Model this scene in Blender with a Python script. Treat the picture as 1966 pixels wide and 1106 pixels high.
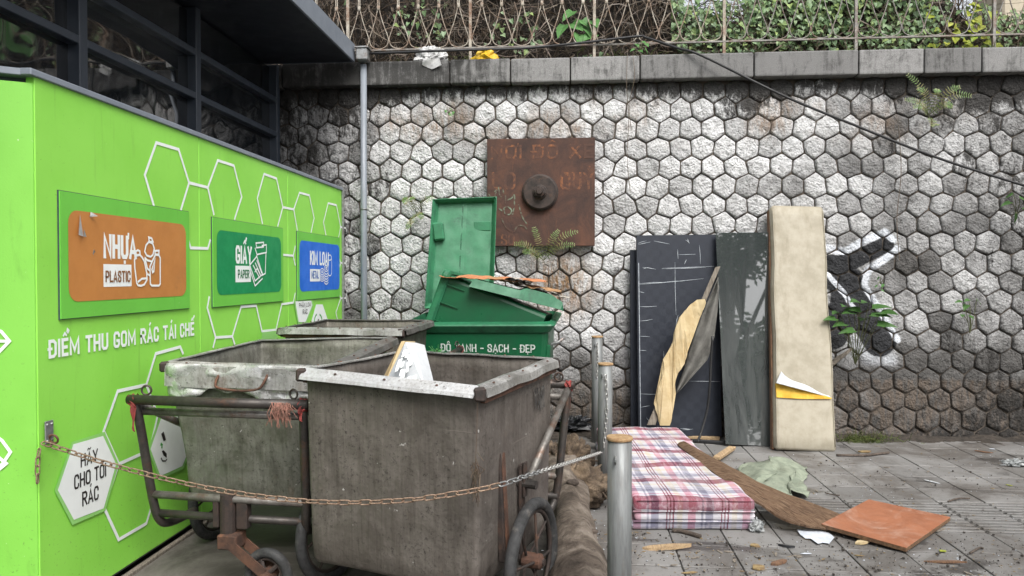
import bpy, bmesh, math, random
from math import sin, cos, pi, radians, sqrt
from mathutils import Vector, Matrix, Euler, noise

random.seed(7)
V = Vector
for o in list(bpy.data.objects):
    bpy.data.objects.remove(o)
scene = bpy.context.scene
COL = scene.collection

# ------------------------------------------------------------------ camera
F_PX, CX, CY = 1400.0, 983.0, 553.0        # focal length and centre in photograph pixels
YAW, PITCH = radians(4.57), radians(1.02)
CAM = V((0, 0, 1.55))
cam_data = bpy.data.cameras.new('camera')
cam_data.sensor_width = 36.0
cam_data.lens = 36.0 * F_PX / 1966.0
cam_data.clip_start = 0.05
cam_data.clip_end = 500
camera = bpy.data.objects.new('camera', cam_data)
COL.objects.link(camera)
camera.location = CAM
camera.rotation_euler = (pi / 2 - PITCH, 0, YAW)
scene.camera = camera

# ------------------------------------------------------------------ sky, sun, exposure
SUN_EL, SUN_AZ = radians(50), radians(156)      # azimuth clockwise from +Y (the sun stands behind the camera)
world = bpy.data.worlds.new('World')
scene.world = world
world.use_nodes = True
wt = world.node_tree
wt.nodes.clear()
sky = wt.nodes.new('ShaderNodeTexSky')
sky.sky_type = 'NISHITA'
sky.sun_disc = False
sky.sun_elevation = SUN_EL
sky.sun_rotation = SUN_AZ
sky.air_density = 1.0
sky.dust_density = 4.0
hsv = wt.nodes.new('ShaderNodeHueSaturation')
hsv.inputs['Saturation'].default_value = 0.22    # an overcast sky
hsv.inputs['Value'].default_value = 1.0
bg = wt.nodes.new('ShaderNodeBackground')
bg.inputs['Strength'].default_value = 0.125
wo = wt.nodes.new('ShaderNodeOutputWorld')
wt.links.new(sky.outputs[0], hsv.inputs['Color'])
wt.links.new(hsv.outputs[0], bg.inputs['Color'])
wt.links.new(bg.outputs[0], wo.inputs['Surface'])
sun_data = bpy.data.lights.new('sun', 'SUN')
sun_data.energy = 1.5
sun_data.angle = radians(28)
sun_data.color = (1.0, 0.97, 0.93)
sun = bpy.data.objects.new('sun', sun_data)
COL.objects.link(sun)
sdir = V((sin(SUN_AZ) * cos(SUN_EL), cos(SUN_AZ) * cos(SUN_EL), sin(SUN_EL)))
sun.rotation_euler = sdir.to_track_quat('Z', 'Y').to_euler()
sun.location = sdir * 30
scene.view_settings.view_transform = 'Standard'
scene.view_settings.look = 'None'
scene.view_settings.gamma = 1.0
scene.view_settings.use_curve_mapping = False
scene.view_settings.exposure = 1.08

# ------------------------------------------------------------------ sight lines of the photograph -> points in the place
RIGHT = V((cos(YAW), sin(YAW), 0))
FWD = V((-sin(YAW) * cos(PITCH), cos(YAW) * cos(PITCH), -sin(PITCH)))
UP = RIGHT.cross(FWD)
FH = V((-sin(YAW), cos(YAW), 0))
def ray(x, y):
    return RIGHT * ((x - CX) / F_PX) + UP * (-(y - CY) / F_PX) + FWD
def onplane(x, y, p, n):
    r = ray(x, y)
    return CAM + r * ((V(p) - CAM).dot(V(n)) / r.dot(V(n)))
def atY(x, y, Y): return onplane(x, y, (0, Y, 0), (0, 1, 0))
def atX(x, y, X): return onplane(x, y, (X, 0, 0), (1, 0, 0))
def atZ(x, y, z=0.0): return onplane(x, y, (0, 0, z), (0, 0, 1))
def atD(x, y, d): return onplane(x, y, FH * d, FH)
def topix(p):
    q = V(p) - CAM
    d = q.dot(FWD)
    return CX + F_PX * q.dot(RIGHT) / d, CY - F_PX * q.dot(UP) / d

# ------------------------------------------------------------------ mesh builder
class MB:
    def __init__(s):
        s.v, s.f, s.attr = [], [], []
    def add(s, vs, fs):
        b = len(s.v)
        s.v += [V(p) for p in vs]
        s.f += [tuple(i + b for i in f) for f in fs]
        return b
    def box(s, c, size, rot=None, bevel=0.0, jit=0.0, seg=1):
        bm = bmesh.new()
        bmesh.ops.create_cube(bm, size=1)
        for v in bm.verts:
            v.co = V((v.co.x * size[0], v.co.y * size[1], v.co.z * size[2]))
            if jit: v.co += V((random.uniform(-jit, jit), random.uniform(-jit, jit), random.uniform(-jit, jit)))
        if bevel:
            bmesh.ops.bevel(bm, geom=list(bm.edges), offset=bevel, segments=seg, affect='EDGES', profile=0.6)
        M = rot.to_matrix() if isinstance(rot, Euler) else (rot if rot else Matrix.Identity(3))
        bm.verts.index_update()
        s.add([M @ v.co + V(c) for v in bm.verts], [[v.index for v in f.verts] for f in bm.faces])
        bm.free()
        return s
    def hexa(s, p, bevel=0.0):
        """p: 8 points, bottom loop of four then top loop of four."""
        bm = bmesh.new()
        vs = [bm.verts.new(q) for q in p]
        for f in ((3, 2, 1, 0), (4, 5, 6, 7), (0, 1, 5, 4), (1, 2, 6, 5), (2, 3, 7, 6), (3, 0, 4, 7)):
            bm.faces.new([vs[i] for i in f])
        bmesh.ops.recalc_face_normals(bm, faces=bm.faces)
        if bevel:
            bmesh.ops.bevel(bm, geom=list(bm.edges), offset=bevel, segments=1, affect='EDGES')
        bm.verts.index_update()
        s.add([v.co.copy() for v in bm.verts], [[v.index for v in f.verts] for f in bm.faces])
        bm.free()
        return s
    def tube(s, pts, r, n=8, caps=True):
        pts = [V(p) for p in pts]
        m = len(pts)
        rr = r if isinstance(r, (list, tuple)) else [r] * m
        t0 = (pts[1] - pts[0]).normalized()
        a = t0.orthogonal().normalized()
        rings = []
        for i in range(m):
            t = (pts[min(i + 1, m - 1)] - pts[max(i - 1, 0)]).normalized()
            a = (a - t * a.dot(t))
            a = a.normalized() if a.length > 1e-6 else t.orthogonal().normalized()
            b = t.cross(a)
            rings.append([pts[i] + (a * cos(2 * pi * k / n) + b * sin(2 * pi * k / n)) * rr[i] for k in range(n)])
        vs = [p for ring in rings for p in ring]
        fs = []
        for i in range(m - 1):
            for k in range(n):
                fs.append((i * n + k, i * n + (k + 1) % n, (i + 1) * n + (k + 1) % n, (i + 1) * n + k))
        if caps:
            fs.append(tuple(reversed(range(n))))
            fs.append(tuple((m - 1) * n + k for k in range(n)))
        s.add(vs, fs)
        return s
    def torus(s, c, R, r, axis, n=24, m=8, arc=2 * pi):
        axis = V(axis).normalized()
        a = axis.orthogonal().normalized(); b = axis.cross(a)
        vs, fs = [], []
        for i in range(n):
            t = arc * i / n
            d = a * cos(t) + b * sin(t)
            for k in range(m):
                q = 2 * pi * k / m
                vs.append(V(c) + d * (R + r * cos(q)) + axis * (r * sin(q)))
        for i in range(n):
            for k in range(m):
                j = (i + 1) % n; l = (k + 1) % m
                fs.append((i * m + k, j * m + k, j * m + l, i * m + l))
        s.add(vs, fs)
        return s
    def prism(s, loop, ext):
        """loop of 3-D points extruded by vector ext."""
        n = len(loop)
        vs = [V(p) for p in loop] + [V(p) + V(ext) for p in loop]
        fs = [tuple(range(n)), tuple(reversed(range(n, 2 * n)))]
        fs = [tuple(reversed(range(n))), tuple(range(n, 2 * n))]
        for i in range(n):
            j = (i + 1) % n
            fs.append((i, j, j + n, i + n))
        s.add(vs, fs)
        return s
    def grid(s, fn, nu, nv, thick=None):
        """fn(u, v) -> point; if thick is given (vector or float along normal) make it solid."""
        P = [[V(fn(i / nu, j / nv)) for i in range(nu + 1)] for j in range(nv + 1)]
        W = nu + 1
        vs = [p for row in P for p in row]
        fs = [(j * W + i, j * W + i + 1, (j + 1) * W + i + 1, (j + 1) * W + i) for j in range(nv) for i in range(nu)]
        if thick is None:
            s.add(vs, fs); return s
        nn = len(vs)
        if not isinstance(thick, Vector):
            nr = [V((0, 0, 0)) for _ in vs]
            for f in fs:
                n_ = (vs[f[1]] - vs[f[0]]).cross(vs[f[2]] - vs[f[0]])
                for i in f: nr[i] = nr[i] + n_
            back = [vs[i] - (nr[i].normalized() if nr[i].length > 0 else V((0, 0, 1))) * thick for i in range(nn)]
        else:
            back = [p - thick for p in vs]
        bf = [tuple(i + nn for i in reversed(f)) for f in fs]
        border = [i for i in range(nu)] + [j * W + nu for j in range(nv)] + [nv * W + i for i in range(nu, 0, -1)] + [j * W for j in range(nv, 0, -1)]
        m = len(border)
        sf = [(border[(k + 1) % m], border[k], border[k] + nn, border[(k + 1) % m] + nn) for k in range(m)]
        s.add(vs + back, fs + bf + sf)
        return s
    def lathe(s, prof, c, axis, n=24):
        """prof: (radius, height along axis) pairs."""
        axis = V(axis).normalized(); a = axis.orthogonal().normalized(); b = axis.cross(a)
        vs, fs = [], []
        for (r, h) in prof:
            for k in range(n):
                t = 2 * pi * k / n
                vs.append(V(c) + axis * h + (a * cos(t) + b * sin(t)) * r)
        for i in range(len(prof) - 1):
            for k in range(n):
                l = (k + 1) % n
                fs.append((i * n + k, i * n + l, (i + 1) * n + l, (i + 1) * n + k))
        fs.append(tuple(reversed(range(n)))); fs.append(tuple((len(prof) - 1) * n + k for k in range(n)))
        s.add(vs, fs)
        return s
    def deform(s, fn):
        s.v = [V(fn(p)) for p in s.v]
        return s
    def mesh(s, name, M=None, smooth=False):
        me = bpy.data.meshes.new(name)
        vs = [M @ p for p in s.v] if M else s.v
        me.from_pydata([tuple(p) for p in vs], [], s.f)
        me.update()
        if smooth:
            me.polygons.foreach_set('use_smooth', [True] * len(me.polygons))
        return me

def link(o):
    COL.objects.link(o); return o
def tag(o, label=None, cat=None, group=None, kind=None):
    if label: o['label'] = label
    if cat: o['category'] = cat
    if group: o['group'] = group
    if kind: o['kind'] = kind
    return o
class Thing:
    """An Empty at the thing's base; its parts are given in world space unless local."""
    def __init__(s, name, loc, label=None, cat=None, group=None, kind=None, rotz=0.0, rot=None):
        s.root = link(bpy.data.objects.new(name, None))
        s.root.empty_display_size = 0.1
        s.root.location = loc
        s.root.rotation_euler = rot if rot else (0, 0, rotz)
        s.M = Matrix.LocRotScale(V(loc), Euler(s.root.rotation_euler), None)
        s.inv = s.M.inverted()
        tag(s.root, label, cat, group, kind)
    def part(s, name, mb, mat, parent=None, smooth=False, local=False, label=None, kind=None):
        me = mb if isinstance(mb, bpy.types.Mesh) else mb.mesh(name, None if local else s.inv, smooth)
        o = link(bpy.data.objects.new(name, me))
        if not me.materials: me.materials.append(mat)
        o.parent = parent or s.root
        if label: o['label'] = label
        if kind: o['kind'] = kind
        return o
def solo(name, mb, mat, label=None, cat=None, group=None, kind=None, smooth=False):
    xs = [p.x for p in mb.v]; ys = [p.y for p in mb.v]; zs = [p.z for p in mb.v]
    c = V(((min(xs) + max(xs)) / 2, (min(ys) + max(ys)) / 2, min(zs)))
    me = mb.mesh(name, Matrix.Translation(-c), smooth)
    me.materials.append(mat)
    o = link(bpy.data.objects.new(name, me))
    o.location = c
    return tag(o, label, cat, group, kind)
def nz(p, s=1.0, seed=0.0):
    return noise.noise(V(p) * s + V((seed, seed * 1.7, -seed)))
def bez(pts, n=8):
    """Catmull-Rom through points."""
    P = [V(p) for p in pts]; P = [P[0] * 2 - P[1]] + P + [P[-1] * 2 - P[-2]]
    out = []
    for i in range(1, len(P) - 2):
        for k in range(n):
            t = k / n
            out.append(0.5 * ((2 * P[i]) + (P[i + 1] - P[i - 1]) * t + (2 * P[i - 1] - 5 * P[i] + 4 * P[i + 1] - P[i + 2]) * t * t + (3 * P[i] - P[i - 1] - 3 * P[i + 1] + P[i + 2]) * t ** 3))
    out.append(P[-2])
    return out

# ------------------------------------------------------------------ lettering
GLY = {
 'O': (0.42, [('c', [(0, .16), (0, .84), (.22, 1), (.78, 1), (1, .84), (1, .16), (.78, 0), (.22, 0)])]),
 'C': (0.40, [[(1, .74), (1, .84), (.78, 1), (.22, 1), (0, .84), (0, .16), (.22, 0), (.78, 0), (1, .16), (1, .26)]]),
 'G': (0.42, [[(1, .78), (1, .84), (.78, 1), (.22, 1), (0, .84), (0, .16), (.22, 0), (.78, 0), (1, .16), (1, .42), (.62, .42)]]),
 'D': (0.42, [('c', [(0, 0), (0, 1), (.68, 1), (1, .84), (1, .16), (.68, 0)])]),
 'E': (0.34, [[(1, 1), (0, 1), (0, 0), (1, 0)], [(0, .5), (.85, .5)]]),
 'H': (0.42, [[(0, 0), (0, 1)], [(1, 0), (1, 1)], [(0, .5), (1, .5)]]), 'I': (0.0, [[(0, 0), (0, 1)]]),
 'K': (0.42, [[(0, 0), (0, 1)], [(1, 1), (.02, .42)], [(.36, .62), (1, 0)]]), 'L': (0.34, [[(0, 1), (0, 0), (1, 0)]]),
 'M': (0.60, [[(0, 0), (0, 1), (.5, .2), (1, 1), (1, 0)]]), 'N': (0.44, [[(0, 0), (0, 1), (1, 0), (1, 1)]]),
 'P': (0.40, [[(0, 0), (0, 1), (.74, 1), (1, .86), (1, .6), (.74, .46), (0, .46)]]),
 'R': (0.42, [[(0, 0), (0, 1), (.74, 1), (1, .86), (1, .62), (.74, .5), (0, .5)], [(.45, .5), (1, 0)]]),
 'S': (0.40, [[(1, .7), (1, .85), (.78, 1), (.22, 1), (0, .85), (0, .68), (1, .34), (1, .15), (.78, 0), (.22, 0), (0, .15), (0, .3)]]),
 'T': (0.40, [[(0, 1), (1, 1)], [(.5, 1), (.5, 0)]]), 'U': (0.42, [[(0, 1), (0, .16), (.22, 0), (.78, 0), (1, .16), (1, 1)]]),
 'V': (0.44, [[(0, 1), (.5, 0), (1, 1)]]), 'X': (0.44, [[(0, 0), (1, 1)], [(0, 1), (1, 0)]]), 'Y': (0.44, [[(0, 1), (.5, .45), (1, 1)], [(.5, .45), (.5, 0)]]),
 'A': (0.46, [[(0, 0), (.5, 1), (1, 0)], [(.17, .27), (.83, .27)]]), 'Q': (0.42, [('c', [(0, .16), (0, .84), (.22, 1), (.78, 1), (1, .84), (1, .16), (.78, 0), (.22, 0)]), [(.6, .2), (1.05, -.08)]]),
 '-': (0.26, [[(0, .45), (1, .45)]]), ' ': (0.14, [])}
ACUTE, CIRC, DOT = [[(.42, 1.2), (.68, 1.36)]], [[(.14, 1.17), (.5, 1.33), (.86, 1.17)]], [[(.5, -.27), (.5, -.17)]]
HORN = [[(1, .96), (1.24, .98), (1.28, 1.16)]]
ACC = {'Đ': ('D', [[(-.32, .5), (.42, .5)]]), 'Ể': ('E', CIRC + [[(.95, 1.36), (1.1, 1.52), (1.35, 1.44), (1.12, 1.30)]]), 'Á': ('A', ACUTE), 'Ế': ('E', CIRC + [[(.95, 1.32), (1.3, 1.52)]]), 'Ự': ('U', HORN + DOT), 'Ư': ('U', HORN),
 'Ô': ('O', CIRC), 'Ã': ('A', [[(.1, 1.17), (.3, 1.3), (.65, 1.2), (.88, 1.32)]]), 'Ấ': ('A', CIRC + [[(.8, 1.32), (1.05, 1.52)]]), 'Ạ': ('A', DOT), 'Ẹ': ('E', DOT), 'Ỗ': ('O', CIRC), 'Ố': ('O', CIRC), 'Ơ': ('O', HORN), 'Â': ('A', CIRC), 'Ý': ('Y', ACUTE)}
def text_mb(s, fn, W, H, sw=0.17, word=None):
    """condensed capitals drawn as strokes: fn(x, y, lift) takes metres from the lower left of the word; W, H its real size."""
    lay = []; x = 0.0; gap = sw + 0.075; wi = 0
    for ch in s:
        b, extra = ACC.get(ch, (ch, []))
        w, st = GLY[b]
        lay.append((x, w, st, extra, wi)); x += w + gap
        if ch == ' ': wi += 1
    nat = x - gap
    kx = (W - sw * H) / max(1e-6, nat * H) if nat > 0 else 1
    mb = MB(); li = 0
    hw = sw * H / 2
    for (x0, w, st, extra, wi) in lay:
        if word is not None and wi != word: continue
        for e_ in list(st) + list(extra):
            closed = isinstance(e_, tuple)
            P = [V((hw + (x0 + p[0] * w) * kx * H, hw + p[1] * (H - 2 * hw) if p[1] <= 1.001 and p[1] >= 0 else (p[1] * H - hw * 0.6 if p[1] > 1 else p[1] * H + hw))) for p in (e_[1] if closed else e_)]
            if w == 0 and not closed and e_ in extra: P = [p + V((0.1 * (q[0] - .5) * H, 0)) for p, q in zip(P, e_)]
            th = hw * (0.62 if e_ in extra and len(P) > 2 else (0.8 if e_ in extra else 1.0))
            if not closed:
                P[0] = P[0] + (P[0] - P[1]).normalized() * th * (0.98 if e_ not in extra else 0.3)
                P[-1] = P[-1] + (P[-1] - P[-2]).normalized() * th * (0.98 if e_ not in extra else 0.3)
            n = len(P); L, R = [], []
            for i in range(n):
                d1 = (P[i] - P[i - 1]).normalized() if (i > 0 or closed) else None
                d2 = (P[(i + 1) % n] - P[i]).normalized() if (i < n - 1 or closed) else None
                d1 = d1 or d2; d2 = d2 or d1
                n1 = V((-d1.y, d1.x)); n2 = V((-d2.y, d2.x)); m = n1 + n2
                m = m.normalized() if m.length > 1e-3 else n1
                k = th / max(0.5, m.dot(n1))
                L.append(P[i] + m * k); R.append(P[i] - m * k)
            li += 1
            mb.add([fn(p.x, p.y, 0.00008 * li) for p in L + R], [(i, n + i, n + (i + 1) % n, (i + 1) % n) for i in range(n if closed else n - 1)])
    return mb

# ------------------------------------------------------------------ materials
class NT:
    def __init__(s, name):
        s.m = bpy.data.materials.new(name); s.m.use_nodes = True
        s.t = s.m.node_tree; s.t.nodes.clear()
        s.out = s.t.nodes.new('ShaderNodeOutputMaterial')
        s.tc = None
    def n(s, typ, ins=None, **props):
        nd = s.t.nodes.new(typ)
        for k, v in props.items(): setattr(nd, k, v)
        for k, v in (ins or {}).items():
            s.set(nd.inputs[k], v)
        return nd
    def set(s, sock, v):
        if isinstance(v, bpy.types.NodeSocket): s.t.links.new(v, sock)
        else:
            if hasattr(sock, 'default_value'):
                try:
                    if len(sock.default_value) == 4 and len(v) == 3: v = (*v, 1)
                except TypeError: pass
                sock.default_value = v
    def obj(s):
        if not s.tc: s.tc = s.n('ShaderNodeTexCoord')
        return s.tc.outputs['Object']
    def pos(s): return s.n('ShaderNodeNewGeometry').outputs['Position']
    def mapp(s, vec, scale=(1, 1, 1), loc=(0, 0, 0), rot=(0, 0, 0)):
        return s.n('ShaderNodeMapping', {'Vector': vec, 'Scale': scale, 'Location': loc, 'Rotation': rot}).outputs[0]
    def noise(s, vec, scale, detail=5, rough=0.6, dist=0.0, col=False):
        nd = s.n('ShaderNodeTexNoise', {'Vector': vec, 'Scale': scale, 'Detail': detail, 'Roughness': rough, 'Distortion': dist})
        return nd.outputs[1 if col else 0]
    def vor(s, vec, scale, feature='F1', out=0):
        return s.n('ShaderNodeTexVoronoi', {'Vector': vec, 'Scale': scale}, feature=feature).outputs[out]
    def ramp(s, fac, stops, interp='LINEAR'):
        nd = s.n('ShaderNodeValToRGB', {'Fac': fac})
        cr = nd.color_ramp; cr.interpolation = interp
        while len(cr.elements) < len(stops): cr.elements.new(0.5)
        for e, (p, c) in zip(cr.elements, stops):
            e.position = p
            e.color = (c, c, c, 1) if isinstance(c, (int, float)) else (*c, 1)
        return nd.outputs[0]
    def mix(s, fac, a, b, mode='MIX'):
        nd = s.n('ShaderNodeMix', data_type='RGBA', blend_type=mode)
        s.set(nd.inputs[0], fac); s.set(nd.inputs[6], a); s.set(nd.inputs[7], b)
        return nd.outputs[2]
    def math(s, op, a, b=0.0, c=None, clamp=False):
        nd = s.n('ShaderNodeMath', operation=op, use_clamp=clamp)
        s.set(nd.inputs[0], a); s.set(nd.inputs[1], b)
        if c is not None: s.set(nd.inputs[2], c)
        return nd.outputs[0]
    def rng(s, v, a, b, c=0.0, d=1.0, smooth=True):
        return s.n('ShaderNodeMapRange', {'Value': v, 'From Min': a, 'From Max': b, 'To Min': c, 'To Max': d}, interpolation_type='SMOOTHSTEP' if smooth else 'LINEAR').outputs[0]
    def xyz(s, v): return s.n('ShaderNodeSeparateXYZ', {0: v}).outputs
    def bump(s, h, strength=0.3, dist=0.01, normal=None):
        ins = {'Height': h, 'Strength': strength, 'Distance': dist}
        if normal: ins['Normal'] = normal
        return s.n('ShaderNodeBump', ins).outputs[0]
    def bsdf(s, color, rough=0.7, metal=0.0, normal=None, spec=0.5, **extra):
        ins = {'Base Color': color, 'Roughness': rough, 'Metallic': metal, 'Specular IOR Level': spec}
        if normal: ins['Normal'] = normal
        ins.update(extra)
        b = s.n('ShaderNodeBsdfPrincipled', ins)
        s.t.links.new(b.outputs[0], s.out.inputs[0])
        return s.m
def srgb(r, g, b):
    f = lambda c: ((c / 255 + 0.055) / 1.055) ** 2.4 if c > 10 else c / 255 / 12.92
    return (f(r), f(g), f(b))
def simple(name, c1, c2=None, scale=8, rough=0.7, metal=0.0, bump=0.15, bscale=None, dirt=None, damt=0.5, stretch=(1, 1, 1), spec=0.5, bdist=0.006, **extra):
    """Two-tone noise, optional dirt patches, fine bump."""
    k = NT(name)
    vec = k.mapp(k.obj(), stretch)
    n1 = k.noise(vec, scale, 6, 0.65)
    c2 = c2 or tuple(x * 0.75 for x in c1)
    col = k.mix(k.rng(n1, 0.35, 0.68), c1, c2)
    if dirt:
        d = k.noise(vec, scale * 0.45, 8, 0.72, 0.4)
        d2 = k.noise(k.obj(), scale * 7, 4, 0.7)
        dd = k.math('MULTIPLY', k.rng(d, 0.62 - 0.3 * damt, 0.78 - 0.2 * damt), k.rng(d2, 0.25, 0.6))
        col = k.mix(dd, col, dirt)
    h = k.noise(vec, bscale or scale * 6, 6, 0.7)
    r = k.rng(n1, 0.3, 0.7, max(0.02, rough - 0.1), min(1, rough + 0.1))
    return k.bsdf(col, r, metal, k.bump(h, bump, bdist), spec, **extra)

M = {}
M['ground'] = simple('ground_earth', (0.10, 0.095, 0.088), (0.06, 0.055, 0.05), 3, 0.9, bump=0.5)
M['grout'] = simple('grout', (0.055, 0.048, 0.042), (0.03, 0.026, 0.022), 9, 0.95, bump=0.6)
M['mortar'] = simple('mortar', (0.11, 0.09, 0.072), (0.028, 0.024, 0.02), 5, 0.95, bump=0.7, dirt=(0.18, 0.13, 0.09), damt=0.25)
M['soil_litter'] = simple('soil_litter', (0.075, 0.06, 0.047), (0.03, 0.025, 0.02), 22, 0.95, bump=1.0, bdist=0.02)
M['soil'] = simple('soil', (0.035, 0.028, 0.022), (0.015, 0.012, 0.01), 14, 1.0, bump=1.0, bdist=0.03)
M['frame'] = simple('dark_frame_paint', srgb(64, 71, 82), srgb(58, 65, 75), 4, 0.42, bump=0.03)
M['frame_light'] = simple('canopy_paint', srgb(128, 135, 145), srgb(118, 125, 135), 4, 0.4, bump=0.03)
M['soffit'] = simple('soffit_paint', srgb(40, 44, 52), srgb(36, 40, 47), 3, 0.5, bump=0.02)
M['pipe'] = simple('grey_pipe', srgb(128, 134, 142), srgb(112, 118, 124), 6, 0.5, bump=0.05, dirt=(0.08, 0.075, 0.07), damt=0.2, stretch=(4, 4, 0.5))
M['rust'] = simple('rust', (0.11, 0.052, 0.032), (0.055, 0.032, 0.024), 14, 0.85, 0.1, bump=0.4, dirt=(0.22, 0.10, 0.05), damt=0.35)
M['rust_dark'] = simple('dark_rust', (0.05, 0.034, 0.028), (0.026, 0.022, 0.02), 16, 0.75, 0.2, bump=0.3, dirt=(0.12, 0.06, 0.035), damt=0.3)
M['tube_dark'] = simple('dark_tube', (0.07, 0.062, 0.056), (0.035, 0.032, 0.03), 12, 0.5, 0.5, bump=0.15, dirt=(0.11, 0.06, 0.04), damt=0.4)
M['tube_grey'] = simple('grey_tube', (0.20, 0.19, 0.175), (0.09, 0.08, 0.07), 14, 0.5, 0.45, bump=0.2, dirt=(0.14, 0.07, 0.04), damt=0.45)
M['rubber'] = simple('rubber', (0.035, 0.036, 0.037), (0.018, 0.018, 0.018), 25, 0.8, bump=0.4, dirt=(0.11, 0.10, 0.09), damt=0.4)
M['red_cloth'] = simple('red_cloth', (0.30, 0.05, 0.045), (0.16, 0.04, 0.035), 30, 0.95, bump=0.5)
M['pink_string'] = simple('pink_string', (0.30, 0.14, 0.105), (0.15, 0.08, 0.06), 40, 0.95, bump=0.3)
M['green_string'] = simple('green_string', (0.10, 0.30, 0.09), (0.06, 0.2, 0.06), 40, 0.8, bump=0.2)
M['galv'] = simple('galvanised_pipe', (0.20, 0.21, 0.21), (0.135, 0.14, 0.14), 16, 0.55, 0.3, bump=0.08, dirt=(0.17, 0.16, 0.14), damt=0.4, stretch=(3, 3, 0.35))
M['cap_rust'] = simple('rusty_cap', (0.42, 0.29, 0.15), (0.27, 0.16, 0.08), 40, 0.85, 0.1, bump=0.4, dirt=(0.12, 0.06, 0.03), damt=0.35)
M['chain_rust'] = simple('rusty_chain', (0.36, 0.26, 0.185), (0.18, 0.115, 0.08), 60, 0.6, 0.5, bump=0.2)
M['chain_zinc'] = simple('zinc_chain', (0.62, 0.62, 0.60), (0.42, 0.41, 0.39), 60, 0.38, 0.8, bump=0.1)
M['zinc_dull'] = simple('dull_zinc', (0.32, 0.33, 0.33), (0.22, 0.22, 0.22), 30, 0.5, 0.6, bump=0.15, dirt=(0.16, 0.09, 0.06), damt=0.4)
M['bin_green'] = simple('bin_green_plastic', (0.007, 0.088, 0.035), (0.005, 0.07, 0.028), 5, 0.36, bump=0.05, dirt=(0.02, 0.045, 0.03), damt=0.25)
M['bin_green_worn'] = simple('worn_green_plastic', (0.022, 0.15, 0.07), (0.012, 0.10, 0.045), 7, 0.48, bump=0.08, dirt=(0.015, 0.05, 0.03), damt=0.35)
M['lid_inside'] = simple('faded_green_plastic', (0.04, 0.185, 0.092), (0.03, 0.145, 0.072), 9, 0.5, bump=0.18, bscale=30, dirt=(0.02, 0.075, 0.045), damt=0.35)
M['bin_text'] = simple('worn_white_paint', (0.55, 0.58, 0.55), (0.25, 0.32, 0.28), 40, 0.8, bump=0.1)
M['cable'] = simple('black_cable', (0.012, 0.012, 0.013), None, 20, 0.55, bump=0.05)
M['white_print'] = simple('white_print', (0.86, 0.89, 0.87), (0.82, 0.85, 0.83), 10, 0.55, bump=0.03)
M['black_print'] = simple('black_print', (0.022, 0.016, 0.015), None, 10, 0.55, bump=0.03)
M['brown_print'] = simple('brown_print', srgb(140, 92, 52), None, 10, 0.55, bump=0.03)
M['green_print'] = simple('green_print', srgb(70, 165, 70), None, 10, 0.55, bump=0.03)
M['orange_print'] = simple('orange_print', srgb(192, 128, 66), srgb(184, 122, 62), 6, 0.5, bump=0.03, dirt=(0.35, 0.16, 0.06), damt=0.1)
M['teal_print'] = simple('deep_green_print', srgb(14, 142, 82), srgb(12, 134, 77), 6, 0.5, bump=0.03)
M['blue_print'] = simple('blue_print', srgb(28, 108, 216), srgb(26, 102, 206), 6, 0.5, bump=0.03)
M['teal_dark_print'] = simple('deep_green_letters', srgb(14, 120, 70), None, 6, 0.5, bump=0.03)
M['blue_dark_print'] = simple('blue_letters', srgb(60, 110, 190), None, 6, 0.5, bump=0.03)
M['white_plastic'] = simple('crumpled_plastic', (0.55, 0.55, 0.54), (0.30, 0.30, 0.30), 12, 0.45, bump=0.3)
M['clear_plastic'] = simple('clear_plastic', (0.5, 0.52, 0.52), (0.32, 0.34, 0.34), 12, 0.25, bump=0.3, **{'Transmission Weight': 0.55})
M['yellow_bag'] = simple('yellow_bag', (0.62, 0.40, 0.015), (0.5, 0.30, 0.01), 10, 0.5, bump=0.2)
M['foam_white'] = simple('white_foam', (0.52, 0.54, 0.55), (0.42, 0.44, 0.46), 10, 0.6, bump=0.15)
M['foam_yellow'] = simple('yellowed_foam', (0.52, 0.42, 0.25), (0.44, 0.335, 0.18), 9, 0.9, bump=0.35, dirt=(0.36, 0.22, 0.08), damt=0.3)
M['foam_bright'] = simple('bright_yellow_foam', (0.66, 0.42, 0.055), (0.5, 0.28, 0.03), 14, 0.9, bump=0.4)
M['wood_pale'] = simple('pale_wood', (0.45, 0.32, 0.18), (0.28, 0.19, 0.11), 9, 0.85, bump=0.3, stretch=(12, 1, 12), dirt=(0.12, 0.09, 0.06), damt=0.3)
M['wood_grey'] = simple('weathered_wood', (0.24, 0.21, 0.17), (0.13, 0.11, 0.09), 9, 0.9, bump=0.4, stretch=(10, 10, 1))
M['wood_brown'] = simple('brown_wood', (0.20, 0.11, 0.06), (0.10, 0.055, 0.035), 9, 0.85, bump=0.4, stretch=(10, 10, 1))
M['grey_fabric'] = simple('grey_backing_cloth', (0.16, 0.155, 0.14), (0.09, 0.088, 0.08), 9, 0.95, bump=0.5, bscale=200)
M['rag'] = simple('green_grey_rag', (0.25, 0.28, 0.21), (0.16, 0.185, 0.14), 12, 0.95, bump=0.6, bscale=120, dirt=(0.09, 0.09, 0.06), damt=0.3)
M['paper'] = simple('paper', (0.58, 0.62, 0.68), (0.45, 0.48, 0.52), 14, 0.8, bump=0.1)
M['card'] = simple('cardboard', (0.36, 0.21, 0.10), (0.25, 0.14, 0.07), 12, 0.9, bump=0.2)
M['orange_card'] = simple('orange_sheet', (0.50, 0.20, 0.09), (0.36, 0.14, 0.06), 10, 0.8, bump=0.15)
M['news'] = simple('newsprint', (0.42, 0.39, 0.34), (0.24, 0.22, 0.19), 20, 0.9, bump=0.2)
M['black_plastic'] = simple('black_plastic', (0.012, 0.013, 0.015), (0.03, 0.032, 0.036), 14, 0.35, bump=0.4)
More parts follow.
